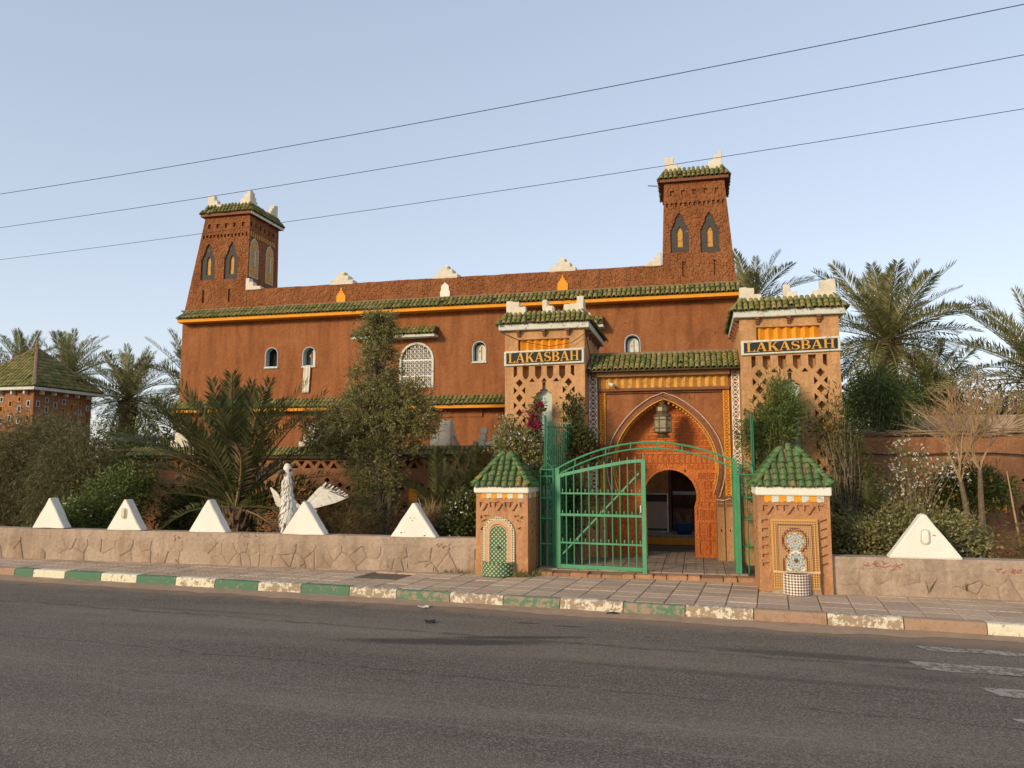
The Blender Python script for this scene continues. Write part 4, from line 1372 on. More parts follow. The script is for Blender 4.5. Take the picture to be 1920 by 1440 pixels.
# arch mouldings
def offset_path(path, d):
    out = []
    for i in range(len(path)):
        a = Vector(path[max(i - 1, 0)]); b = Vector(path[min(i + 1, len(path) - 1)])
        t = (b - a).normalized()
        nrm = Vector((t.y, -t.x))
        out.append((path[i][0] + nrm.x * d, path[i][1] + nrm.y * d))
    return out
def band(path, d0, d1, y0, y1):
    a = offset_path(path, d0); b = offset_path(path, d1)
    n = len(path)
    vs = [(x, y0, z) for x, z in a] + [(x, y0, z) for x, z in b] + [(x, y1, z) for x, z in a] + [(x, y1, z) for x, z in b]
    fs = []
    for i in range(n - 1):
        fs += [(i, i + 1, n + i + 1, n + i), (2 * n + i, 2 * n + i + 1, i + 1, i), (n + i, n + i + 1, 3 * n + i + 1, 3 * n + i)]
    return MB().add(vs, fs)
band(AR, -.002, .014, PY - .030, PY + .01).build('arch_trim', M['gold'], portal)
band(AR, .016, .085, PY - .018, PY + .01).build('arch_band', M['brownwood'], portal)
# carved soffit blocks on the inside of the arch
dn = MB()
ip = offset_path(AR, -.035)
for i in range(2, len(ip) - 2):
    for f in (0, .5):
        x = ip[i][0] * (1 - f) + ip[i + 1][0] * f if i + 1 < len(ip) else ip[i][0]; z = ip[i][1] * (1 - f) + ip[i + 1][1] * f if i + 1 < len(ip) else ip[i][1]
        dn.prism(diamond(x, z, .022), PY + .05, PY + .10)
tag(dn.build('soffit_carving', M['yellowold'], portal), kind='stuff')

def scrolls(x0, x1, z0, z1, y, r, seed):
    """interlaced leaf scrolls carved in relief"""
    m = MB()
    w = x1 - x0; cx = (x0 + x1) / 2
    h = w * .95
    nn = max(1, round((z1 - z0) / h)); h = (z1 - z0) / nn
    for k in range(nn):
        zb = z0 + k * h
        for s in (-1, 1):
            p = []
            for q in range(9):
                f = q / 8
                p.append((cx + s * w * .42 * sin(pi * f) * (1 - .15 * f), y, zb + h * f))
            m.tube(p, r, 4)
            sp = []
            for q in range(11):
                a = pi * .5 - q * .62; rr = w * .20 * (1 - q / 13)
                sp.append((cx + s * (w * .20 + rr * cos(a) * .9), y, zb + h * .52 + rr * sin(a)))
            m.tube(sp, r * .85, 4)
            m.tube([(cx + s * w * .46, y, zb + h * .88), (cx + s * w * .30, y, zb + h * 1.0), (cx + s * w * .46, y, zb + h * 1.12)], r * .8, 4)
        m.prism(diamond(cx, zb + h * .5, w * .075, h * .12), y - r, y + r)
        m.prism(diamond(cx, zb + h * .02, w * .10, h * .07), y - r, y + r)
    m.box(x0, x0 + r * 1.6, y - r, y + r, z0, z1); m.box(x1 - r * 1.6, x1, y - r, y + r, z0, z1)
    return m
for (a, b) in ((-2.064, -1.885), (.665, .824)):
    MB().box(a, b, PY - .03, PY + .01, 1.40, 3.83).build('carved_panel', M['brownwood'], portal)
    scrolls(a + .006, b - .006, 1.42, 3.80, PY - .034, .0085, 1).build('stucco_scroll', M['white'], portal)
for (a, b) in ((-1.850, -1.725), (.505, .630)):
    MB().box(a, b, PY - .022, PY + .01, 1.40, 3.44).build('carved_panel', M['brownwood'], portal)
    scrolls(a + .006, b - .006, 1.42, 3.42, PY - .026, .0080, 2).build('gilded_scroll', M['yellow'], portal)
# dado: short wooden-looking piers with a small arcaded frieze
for (a, b, yy) in ((-2.064, -1.885, PY - .04), (-1.870, -1.720, PY - .035), (-1.705, -1.545, PY - .03), (.665, .824, PY - .04), (.500, .650, PY - .035), (.345, .485, PY - .03)):
    if a < -1.69 and a > -1.71: continue
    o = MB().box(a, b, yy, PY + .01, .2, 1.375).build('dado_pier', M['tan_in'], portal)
    rough_up(o, .004, 1, a, .008)
    MB().box(a - .006, b + .006, yy - .02, PY + .01, 1.377, 1.402).build('dado_cap', M['brownwood'], portal)
    m = MB(); nn = 5
    for r_ in range(2):
        for k in range(nn):
            xa = a + .012 + (b - a - .024) * (k + .15) / nn; xb = a + .012 + (b - a - .024) * (k + .85) / nn
            z = 1.29 - r_ * .075
            m.prism(roundarch(xa, xb, z, z + .06, 4), yy - .004, yy + .002)
    m.build('dado_frieze', M['brownwood'], portal)
    MB().prism([((a + b) / 2 + .012 * cos(q * pi / 4), .78 + .03 * sin(q * pi / 4)) for q in range(8)], yy - .004, yy + .003).build('peg_hole', M['dark'], portal)
# timber lintel, ochre corrugated frieze, upper beam
MB().box(-1.87, .632, PY - .075, PY + .01, 3.443, 3.500).build('lower_beam', M['brownwood'], portal)
MB().box(-1.72, .500, PY - .010, PY + .01, 3.385, 3.400).build('painted_shadow_line', M['dark'], portal)  # near-black strip: the shadow under the dentils put into the colour
m = MB()
for k in range(46):
    x = -1.715 + k * .0482
    m.box(x, x + .022, PY - .014, PY + .01, 3.402, 3.440)
tag(m.build('dentil_row', M['facade'], portal), kind='stuff')
n = 17; a0, a1 = -1.86, .622; w = (a1 - a0) / n
for k in range(n):
    xa = a0 + k * w
    q = [(xa, PY - .010), (xa + w * .45, PY - .060), (xa + w * .99, PY - .010), (xa + w * .99, PY + .012), (xa, PY + .012)]
    m = MB().add([(x, y, 3.502) for x, y in q] + [(x, y, 3.722) for x, y in q], [(0, 1, 6, 5), (1, 2, 7, 6), (2, 3, 8, 7), (3, 4, 9, 8), (4, 0, 5, 9), (0, 4, 3, 2, 1), (5, 6, 7, 8, 9)])
    m.build('frieze_fin', M['yellowold'], portal)
rough_up(MB().box(-1.90, .65, PY - .16, PY + .01, 3.724, 3.815).build('upper_beam', M['tan_in'], portal), .004, 2, 3, .01)
# tiled pent roof
r0 = Vector((-2.065, PY - .33, 3.835)); r1 = Vector((-2.065, PY + .34, 4.22))
v = (r1 - r0)
m = MB().prismx([(r0.y, r0.z - .03), (r0.y, r0.z), (r1.y, r1.z), (r1.y, r1.z - .25), (PY + .02, 3.817), (PY - .15, 3.817)], -2.064, .826)
m.build('roof_bed', M['tilebed'], portal)
PTM = tile_mesh('portal_roof_tile', .046, .175, M['tile_old'])
tile_field(portal, PTM, r0 - v.normalized() * .03, (1, 0, 0), v, 28, 6, 2.89 / 28, v.length / 6)
MB().tube([(-2.06, PY + .36, 4.225), (.82, PY + .36, 4.225)], .05, 8).build('roof_ridge', M['mortar'], portal)

# tall carved doors closing the arch, with an open wicket
DY = 15.62
wick = []
wc, wr = -.53, .505
for k in range(17):
    a = radians(-24) + (pi + radians(48)) * k / 16
    wick.append((wc + wr * cos(a), 1.40 + wr * sin(a)))
wick = [(wc + wr * .90, .215)] + wick + [(wc - wr * .90, .215)]
door = thing('carved_door', (PCX, DY, .22), 'tall carved orange cedar double door with an open keyhole wicket', 'door')
outline = [(PCX - 1.08, .215), (wc - wr * .90, .215)] + wick[-2:0:-1] + [(wc + wr * .90, .215), (PCX + 1.08, .215), (PCX + 1.08, 3.35), (PCX - 1.08, 3.35)]
dp = panel(outline, [], y0=DY)
ww = wick; n = len(ww)
dp.add([(x, DY, z) for x, z in ww] + [(x, DY + .08, z) for x, z in ww], [(i, i + 1, n + i + 1, n + i) for i in range(n - 1)])
dp.build('door_leaves', M['door'], door)
# wicket moulding
band(wick[1:-1], .004, .05, DY - .016, DY + .005).build('wicket_trim', M['door'], door)
band(wick[1:-1], .055, .066, DY - .010, DY + .005).build('wicket_bead', M['door'], door)
MB().box(PCX - .008, PCX + .008, DY - .012, DY + .005, 1.97, 3.25).build('meeting_stile', M['brownwood'], door)
# raised carved panels: rows of small framed cells, alternating motifs
def cell_mesh(w, h, kind):
    fr = panel(rect(-w / 2, w / 2, -h / 2, h / 2), [rect(-w / 2 + .012, w / 2 - .012, -h / 2 + .012, h / 2 - .012)], depth=.020, thick=.020, y0=-.020)
    if kind == 0: fr.prism(diamond(0, 0, w * .30, h * .32), -.012, .002)
    elif kind == 1:
        for q in (-1, 0, 1): fr.box(q * w * .26 - .007, q * w * .26 + .007, -.014, .002, -h * .34, h * .34)
    else:
        fr.prism(roundarch(-w * .32, w * .32, -h * .38, h * .36, 6), -.010, .002)
        fr.prism(diamond(0, 0, w * .14, h * .2), -.018, -.008)
    return fr.build('carved_cell', M['door'], link=False)
rows_ = [(.42, .20, .30, 0), (.75, .20, .30, 2), (1.05, .14, .20, 1), (1.24, .16, .12, 0), (1.42, .12, .16, 2), (1.62, .13, .16, 0), (1.80, .12, .13, 1), (1.965, .10, .09, 0), (2.13, .105, .20, 2), (2.315, .12, .10, 1), (2.435, .10, .09, 0), (2.56, .13, .11, 1), (2.69, .11, .10, 2), (2.81, .10, .09, 0), (2.93, .11, .09, 1), (3.05, .09, .08, 0)]
for (zc_, w_, h_, kd) in rows_:
    cm = cell_mesh(w_ - .008, h_ - .012, kd)
    cnt = int(2.0 / w_)
    for k in range(cnt):
        xx = PCX + (k - (cnt - 1) / 2) * w_
        pts = [(xx + sx * w_ / 2, zc_ + sz * h_ / 2) for sx in (-1, 1) for sz in (-1, 1)]
        wk = wick + []
        if any(pip(px, pz, wk) for px, pz in pts) or pip(xx, zc_, wk): continue
        if zc_ > 1.9 and not all(pip(px, pz, AR) for px, pz in pts[:1] + [(xx, zc_)]) and abs(xx - PCX) > .3 and not pip(xx, zc_, AR): continue
        if min(abs(hypot(px - wc, pz - 1.40) - wr) for px, pz in pts) < .065 and zc_ > 1.15: continue
        place(cm, 'carved_cell', door, Matrix.Translation((xx, DY, zc_)))
m = MB()
for k in range(26):
    m.prism(diamond(PCX - 1.0 + k * .08, 2.015, .026, .018), DY - .010, DY + .002)
    if k < 20: m.prism(diamond(PCX - .76 + k * .08, 2.365, .026, .018), DY - .010, DY + .002)
tag(m.build('carved_bead_row', M['door'], door), kind='stuff')
for sx in (-.16, .14):
    MB().lathe([(.0, 0), (.022, .0), (.022, .02), (.0, .028)], (0, 0, 0), 8).build('door_stud', M['brass'], door, local=True)
    o = bpy.data.objects['door_stud' if sx < 0 else 'door_stud.001']
    o.location = Vector((PCX + sx * 2.5, DY - .02, 1.9)) - door.location; o.rotation_euler = (radians(90), 0, 0)

# ------------------------------------------------------------------ passage behind the doors
psg = thing('inner_court', (PCX, 18.0, .2), 'small earthen inner court seen through the open wicket', 'courtyard')
m = MB().box(-2.05, -2.0, 15.72, 19.95, .2, 3.1)
m.box(.78, .82, 15.72, 19.95, .2, 3.1)
m.box(-2.05, .82, 15.72, 16.6, 3.5, 3.6)
m.box(-2.05, -.62, 19.0, 19.10, .2, 3.0)
m.box(-.66, -.62, 19.1, 19.94, .2, 3.0)
m.box(-.62, .78, 19.02, 19.94, 2.25, 3.0)
m.box(-.62, .78, 19.88, 19.94, .2, 2.25)
m.build('hall_shell', M['inner'], psg)
MB().box(-1.9, .75, 18.0, 19.87, .20, .42).build('raised_floor', M['slab_in'], psg)
MB().box(-1.9, .75, 17.965, 17.998, .22, .36).build('step_riser', M['yellow'], psg)
MB().box(-1.35, -.68, 18.75, 18.95, .42, 2.45).build('carved_column', M['tan_in'], psg)
scrolls(-1.33, -1.18, .45, 2.4, 18.745, .010, 1).build('column_scroll', M['yellowold'], psg)
scrolls(-.80, -.69, .45, 2.4, 18.745, .009, 1).build('column_scroll', M['yellowold'], psg)
m = MB()
for k in range(3):
    q = []
    for i in range(13):
        a = pi + pi * i / 12
        q.append((-.98 + (.04 + .05 * k) * cos(a), 18.74, 1.72 + (.05 + .05 * k) * sin(a) * 1.2))
    q = [(q[0][0], 18.74, 1.95)] + q + [(q[-1][0], 18.74, 1.95)]
    m.tube(q, .012, 5)
m.build('column_motif', M['yellowold'], psg)
MB().box(-.6, .7, 19.40, 19.6, 1.28, 1.36).build('shelf', M['fascia'], psg)
MB().box(-.6, .7, 19.30, 19.6, .42, .95).build('bench', M['brownwood'], psg)
bd = thing('display_board', (-.98, 18.55, .45), 'grey display board in a silver frame standing in the inner court', 'board')
MB().box(-1.27, -.70, 18.56, 18.59, .46, 1.32).build('panel', M['greyboard'], bd)
m = MB()
for (a, b, c, d) in ((-1.29, -.68, .44, .465), (-1.29, -.68, 1.315, 1.34), (-1.29, -1.265, .465, 1.315), (-.705, -.68, .465, 1.315)): m.box(a, b, 18.54, 18.60, c, d)
m.build('frame', M['silver'], bd)
MB().box(-1.262, -.708, 18.552, 18.559, 1.15, 1.31).build('dark_header', M['charcoal'], bd)
MB().box(-1.262, -.708, 18.552, 18.559, .468, .53).build('green_strip', M['darkgreen'], bd)
bw = thing('blue_bowl', (-.33, 18.45, .42), 'blue plastic bowl heaped with sticks in the inner court', 'bowl')
MB().lathe([(.0, 0), (.12, 0), (.17, .04), (.225, .16), (.235, .24), (.245, .25), (.225, .25), (.2, .12), (.0, .05)], (-.33, 18.45, .42), 20).build('bowl', M['blueplastic'], bw, smooth=True)
m = MB()
for k in range(12):
    a = random.uniform(0, 2 * pi); r = random.uniform(0, .1)
    m.tube([(-.33 + r * cos(a), 18.45 + r * sin(a), .50), (-.33 + (r + .12) * cos(a), 18.45 + (r + .12) * sin(a), .74 + random.uniform(0, .22))], .012, 5)
m.build('sticks', M['paletwig'], bw)

# ------------------------------------------------------------------ lantern, cords, small fittings on the portal
ln = thing('hanging_lantern', (-.62, 14.98, 2.52), 'large brass and glass lantern hanging in front of the arch', 'lantern')
lc = (-.62, 14.98)
MB().lathe([(.0, 2.52), (.12, 2.52), (.13, 2.535), (.10, 2.56), (.085, 2.58), (.11, 2.60), (.165, 2.625)], (lc[0], lc[1], 0), 8).build('base', M['brass'], ln)
m = MB()
for k in range(8):
    a = pi / 8 + k * pi / 4
    x, y = lc[0] + .165 * cos(a), lc[1] + .165 * sin(a)
    m.tube([(x, y, 2.62), (x, y, 2.93)], .010, 5)
for z in (2.625, 2.70, 2.86, 2.93):
    ring = [(lc[0] + .165 * cos(pi / 8 + k * pi / 4), lc[1] + .165 * sin(pi / 8 + k * pi / 4), z) for k in range(9)]
    m.tube(ring, .009 if z in (2.70, 2.86) else .013, 5)
m.build('cage', M['brass'], ln)
for k in range(8):
    a = pi / 8 + k * pi / 4; b = a + pi / 4
    q = [(lc[0] + .158 * cos(a), lc[1] + .158 * sin(a)), (lc[0] + .158 * cos(b), lc[1] + .158 * sin(b))]
    MB().add([(q[0][0], q[0][1], 2.63), (q[1][0], q[1][1], 2.63), (q[1][0], q[1][1], 2.925), (q[0][0], q[0][1], 2.925)], [(0, 1, 2, 3)]).build('pane', M['lampglass'], ln)
MB().lathe([(.175, 2.93), (.16, 2.96), (.115, 2.99), (.125, 3.03), (.115, 3.10), (.08, 3.14), (.035, 3.16), (.045, 3.19), (.02, 3.215), (.0, 3.22)], (lc[0], lc[1], 0), 8).build('crown', M['brass'], ln)
MB().tube([(lc[0], lc[1], 3.21), (lc[0], lc[1], 3.30), (lc[0], PY + .05, 3.36)], .008, 5).build('chain', M['brass'], ln)
cp = offset_path(AR, .13)
cpts = [(PCX - .78, PY - .03, 1.46)] + [(x + .012 * noise.noise((x * 3, z * 3, 0)), PY - .035, z + .012 * noise.noise((x * 3, z * 3, 5))) for x, z in cp][::-1] + [(PCX + .93, PY - .04, 1.36), (PCX + 1.05, PY - .05, 1.33), (PCX + 1.2, PY - .06, 1.38)]
cord = tag(MB().tube(cpts, .0085, 5).build('light_cord', M['cord']), 'white cord looped round the outline of the portal arch', 'cord')
fl_ = thing('spotlight', (-1.58, 15.02, 3.53), 'small pale spotlight fixed to the ochre frieze of the portal', 'light')
MB().tube([(-1.64, 15.10, 3.60), (-1.60, 15.03, 3.565), (-1.545, 15.0, 3.545)], [.03, .035, .040], 8).build('housing', M['fascia'], fl_)
MB().tube([(-1.68, 15.16, 3.62), (-1.63, 15.10, 3.60)], .010, 5).build('bracket', M['wire'], fl_)
wlp = thing('wall_lantern', (.90, 14.55, 2.55), 'small dark wall lantern on a bracket beside the carved white border', 'lantern')
MB().lathe([(.0, 2.55), (.03, 2.56), (.055, 2.60), (.07, 2.78), (.085, 2.79), (.03, 2.85), (.0, 2.87)], (.90, 14.55, 0), 6).build('body', M['brass'], wlp)
MB().tube([(.90, 14.55, 2.86), (.90, 14.55, 2.98), (.88, 14.62, 3.03), (.86, 14.71, 2.98)], .010, 5).build('bracket', M['brass'], wlp)
# slack cables
tag(MB().tube([(-3.72, 14.60, 4.62), (-3.3, 14.61, 4.42), (-2.75, 14.61, 4.30), (-2.3, 14.61, 4.36), (-2.0, 14.6, 4.56)], .006, 4).build('slack_cable', M['wire']), 'thin dark cable sagging across the tower front above the name board', 'cable')
tag(MB().tube([(-2.05, 14.62, 4.60), (-2.0, 14.9, 4.2), (-1.99, 15.1, 3.9), (-2.0, 15.15, 3.7)], .008, 4).build('downlead_cable', M['wire']), 'dark cable dropping from the tower eave to the portal roof', 'cable')
tag(MB().tube([(-4.45, 17.2, 3.05), (-4.05, 17.0, 3.30), (-3.8, 16.9, 3.34), (-3.66, 16.9, 3.32)], .018, 5).build('cable_bundle', M['wire']), 'bundle of dark cables looping from the white merlons to the tower wall', 'cable')

# ------------------------------------------------------------------ green iron gate
GM = M['greenmetal']
gf = thing('gate_archway', (-.9, 13.5, .2), 'green iron gateway with posts, narrow side grilles and double arched top rail', 'gateway')
MB().box(-2.445, -2.375, 13.50, 13.57, .18, 1.95).build('post', GM, gf)
MB().box(.585, .655, 13.47, 13.54, .18, 2.08).build('post', GM, gf)
def arc_pts(z0, z1, zap, n=28):
    out = []
    for k in range(n + 1):
        f = k / n
        x = -2.41 + 3.03 * f
        z = z0 + (z1 - z0) * f + (zap - (z0 + z1) / 2) * (1 - (2 * f - 1) ** 2)
        out.append((x, 13.53, z))
    return out
A1 = arc_pts(1.94, 2.06, 2.39); A2 = arc_pts(1.82, 1.94, 2.285)
MB().tube(A1, .017, 6).build('top_rail', GM, gf)
MB().tube(A2, .015, 6).build('lower_rail', GM, gf)
for k in (3, 8, 12, 16, 20, 25):
    MB().tube([A1[k], (A2[k][0] + (.01 if k > 14 else -.01), 13.53, A2[k][2])], .011, 5).build('rail_strut', GM, gf)
def side_grille(x0, x1, y, zt, za):
    m = MB()
    m.tube([(x0, y, .18), (x0, y, zt)], .016, 4); m.tube([(x1, y, .18), (x1, y, zt)], .016, 4)
    m.tube([((x0 + x1) / 2, y, .2), ((x0 + x1) / 2, y, zt - .12)], .011, 4)
    for z in (zt, zt - .12, zt - .50, zt - .86, zt - 1.30): m.tube([(x0, y, z), (x1, y, z)], .014, 4)
    m.tube([(x0, y, zt), ((x0 + x1) / 2, y, za), (x1, y, zt)], .012, 4)
    for z in (zt - .50, zt - .86):
        for f in (.25, .75): m.tube([(x0 + (x1 - x0) * f, y, z), (x0 + (x1 - x0) * f, y, z + .06)], .008, 4)
    return m.build('side_grille', GM, gf)
side_grille(-2.72, -2.48, 13.53, 1.92, 2.05)
side_grille(.69, .90, 13.50, 1.96, 2.07)

def gate_leaf(loc, rotz, label):
    t = thing('gate_leaf', loc, label, 'gate', 'leaves of the green iron gate')
    t.rotation_euler.z = rotz
    W = 1.50
    top = lambda x: 1.60 + .30 * (x / W) ** .85 * (1.0 if x < W * .8 else 1.0 - .10 * ((x / W - .8) / .2)) - .0
    P = [(W * k / 14, 0, top(W * k / 14)) for k in range(15)]
    m = MB()
    for a, b in zip(P, P[1:]): m.bar(a, (b[0] + .004, 0, b[2]), .055, .03)
    m.build('top_rail', GM, t, local=True)
    MB().box(-.03, .03, -.022, .022, 0, 1.63).build('hinge_stile', GM, t, local=True)
    MB().box(W - .035, W + .035, -.022, .022, .0, top(W) + .02).build('lock_stile', GM, t, local=True)
    MB().box(.032, W - .037, -.018, .018, .02, .085).build('bottom_rail', GM, t, local=True)
    zr = (1.305, .935, .455)
    for z, hh in zip(zr, (.028, .042, .028)): MB().box(.032, W - .037, -.015, .015, z - hh / 2, z + hh / 2).build('cross_rail', GM, t, local=True)
    n = 11
    for k in range(1, n):
        x = W * k / n
        MB().tube([(x, .0, .085), (x, 0, top(x) + .05), (x, 0, top(x) + .085)], [.0105, .0105, .004], 6).build('bar', GM, t, local=True)
    for z in zr:
        for k in range(n):
            x = W * (k + .5) / n
            MB().tube([(x, 0, z + .01), (x, 0, z + .055), (x, 0, z + .08)], [.009, .013, .003], 5).build('finial', GM, t, local=True)
    MB().bar((.06, .022, .26), (W - .08, .022, 1.66), .026, .018).build('brace', GM, t, local=True)
    MB().tube([(W, 0, top(W)), (W, 0, top(W) + .12)], .012, 5).build('tip', GM, t, local=True)
    MB().box(W - .06, W - .036, -.045, -.018, 1.0, 1.12).build('latch', M['silver'], t, local=True)
    return t
gate_leaf((-2.375, 13.475, .205), -radians(7.5), 'green iron gate leaf pulled almost shut, with spear bars and diagonal brace')
gate_leaf((.655, 13.42, .205), radians(90.5), 'green iron gate leaf swung fully inward beside the narrow side grille')

def picket_screen(p0, p1, z0, z1, n, label):
    t = thing('picket_screen', ((p0[0] + p1[0]) / 2, (p0[1] + p1[1]) / 2, z0), label, 'fence', 'tall green picket screens behind the gate')
    a = Vector((*p0, 0)); b = Vector((*p1, 0))
    for k in range(n):
        p = a + (b - a) * k / (n - 1)
        h = z1 + random.uniform(-.01, .01)
        MB().tube([(p.x, p.y, z0), (p.x, p.y, h - .04), (p.x, p.y, h)], [.011, .011, .003], 5).build('picket', M['greenmetal'], t)
    for z in (z1 - .11, z0 + .9, z0 + .2):
        MB().bar((a.x, a.y + .014, z), (b.x, b.y + .014, z), .02, .014).build('rail', M['darkgreen'], t)
    MB().tube([(a.x - .02, a.y, z0 - .02), (a.x - .02, a.y, z1 + .08)], .022, 6).build('post', M['darkgreen'], t)
    return t
picket_screen((-2.62, 13.62), (-2.18, 14.60), .2, 2.80, 19, 'tall green picket screen among bougainvillea between fountain pillar and lattice tower')
picket_screen((.93, 13.62), (1.02, 14.60), .2, 2.80, 16, 'tall green picket screen seen end-on beside the bushy shrub')
# ------------------------------------------------------------------ main kasbah building
BY = 20.0
bld = thing('kasbah_building', (-6.9, 23.0, .2), 'long two-storey terracotta building with twin towers and green tiled eaves', 'building')
wins = {'a': (-12.18, -11.80, 4.85, 5.40), 'b': (-10.98, -10.60, 4.84, 5.38), 'c': (-5.88, -5.52, 4.81, 5.35), 'd': (-1.75, -1.37, 4.80, 5.37), 'big': (-7.95, -7.06, 4.15, 5.34)}
holes = [roundarch(x0, x1, z0, z1, 8) for (x0, x1, z0, z1) in wins.values()]
fw = panel(rect(-15.02, 1.17, .15, 6.60), holes, depth=.22, wob=.022, grid=.30, y0=BY)
B1 = 27.0
fw.add([(1.17, BY, .15), (1.17, B1, .15), (1.17, B1, 6.6), (1.17, BY, 6.6), (-15.02, BY, .15), (-15.02, B1, .15), (-15.02, B1, 6.6), (-15.02, BY, 6.6)],
       [(0, 1, 2, 3), (4, 7, 6, 5), (1, 5, 6, 2), (3, 2, 6, 7)])
fw.build('wall', M['facade'], bld)
# sunk panel line under the lower cornice
m = MB()
m.box(-14.6, -5.6, BY - .03, BY + .01, 3.30, 3.50)
m.build('wall_band', M['facade'], bld)
# windows
for k, (x0, x1, z0, z1) in wins.items():
    if k == 'big': continue
    e = .016
    fr = panel(roundarch(x0 - e, x1 + e, z0 - e, z1 + e, 10), [roundarch(x0 + .004, x1 - .004, z0 + .004, z1 - .004, 10)], depth=.215, thick=.012, y0=BY - .014)
    w = fr.build('window', M['blueframe'], bld)
    rough_up(MB().box(x0 - .035, x1 + .035, BY - .045, BY + .02, z0 - .055, z0 - .018).build('sill', M['fascia'], w), .004, 1, x0, .008)
    if k == 'a':
        MB().prism(roundarch(x0, x1, z0, z1, 8), BY + .20, BY + .215).build('pane', M['dark'], w)
    else:
        MB().prism(roundarch(x0, x1, z0, z1, 8), BY + .20, BY + .215).build('pane', M['glass'], w)
        sh = {'b': .16, 'c': .0, 'd': .0}[k]
        MB().prism(roundarch(x0 + .05 + sh, x1 - .04, z0 + .03, z1 - .06, 8), BY + .150, BY + .175).build('shutter', M['merlon'] if k != 'd' else M['fascia'], w)
        MB().box((x0 + x1) / 2 + .02, (x0 + x1) / 2 + .035, BY + .14, BY + .152, z0 + .05, z1 - .12).build('mullion', M['charcoal'], w)
        MB().prism(diamond((x0 + x1) / 2 - .03, z0 + .30, .03, .05), BY + .142, BY + .152).build('painted_motif', M['yellowold'], w)
x0, x1, z0, z1 = wins['big']
e = .06
w = panel(roundarch(x0 - e, x1 + e, z0 - .02, z1 + e, 14), [roundarch(x0, x1, z0 + .02, z1, 14)], depth=.10, thick=.03, y0=BY - .03).build('window', M['fascia'], bld)
MB().prism(roundarch(x0, x1, z0, z1, 12), BY + .18, BY + .20).build('pane', M['glass'], w)
m = MB()                                            # wrought-iron tracery
nz = 9; nx = 7
for i in range(nx):
    for j in range(nz):
        cxx = x0 + (x1 - x0) * (i + .5) / nx; cz = z0 + (z1 - z0) * (j + .5) / nz
        if hypot(cxx - (x0 + x1) / 2, max(0, cz - (z1 - .445))) > .42: continue
        ring = [(cxx + .052 * cos(a), BY + .03, cz + .055 * sin(a)) for a in [q * pi / 4 for q in range(9)]]
        m.tube(ring, .009, 4, cap=False)
        m.tube([(cxx, BY + .03, cz - .06), (cxx, BY + .03, cz + .06)], .007, 4)
for i in range(nx + 1):
    xx = x0 + (x1 - x0) * i / nx
    top = z1 - .445 + sqrt(max(0, .445 ** 2 - (xx - (x0 + x1) / 2) ** 2))
    m.tube([(xx, BY + .03, z0), (xx, BY + .03, top)], .009, 4)
for z in (z0 + .3, z1 - .445):
    m.box(x0, x1, BY + .015, BY + .045, z - .018, z + .018)
m.build('grille', M['white'], w)

# eaves: fascia, bedding and tiles
ET = tile_mesh('eave_tile', .056, .24, M['tile_old'])
def eave(name, xa, xb, zf, prot, rise, fascia_mat, fh, cols, rows, stuff, left_end=True):
    ev = MB().box(xa, xb, BY - prot, BY - .002, zf, zf + fh).build(name, fascia_mat, bld)
    rough_up(ev, .005, 2, zf, 0)
    a = Vector((xa - .02, BY - prot - .03, zf + fh + .005)); b = Vector((xa - .02, BY - .02, zf + fh + rise))
    v = b - a
    MB().prismx([(a.y, a.z - .004), (b.y, b.z), (b.y, a.z - .004)], xa - .01, xb).build('tile_bedding', M['tilebed'], ev)
    acc = tile_field(ev, ET, a - v.normalized() * .02, (1, 0, 0), v, cols, rows, (xb - xa) / cols, v.length / rows, stuff=stuff)
    if stuff: merge_instances(ET, acc, 'roof_tiling', ev)
    return ev
ev1 = eave('main_eave', -14.95, 1.20, 6.215, .34, .30, M['yellow'], .095, 130, 2, False)
eave('lower_eave', -15.06, -3.4, 3.52, .36, .27, M['yellow'], .085, 94, 2, True)
eave('window_canopy', -9.33, -6.88, 5.50, .36, .24, M['fascia'], .07, 22, 2, True)
eave('window_canopy', -4.25, -2.28, 5.56, .36, .24, M['fascia'], .07, 18, 2, True)
m = MB().tube([(-15.05, BY - .03, 6.625)] + [(x, BY - .035, 6.625 + .012 * noise.noise((x, 0, 0))) for x in np.linspace(-14.8, 1.0, 60)] + [(1.19, BY - .03, 6.625)], .028, 6)
m.build('mortar_fillet', M['mortar'], bld)
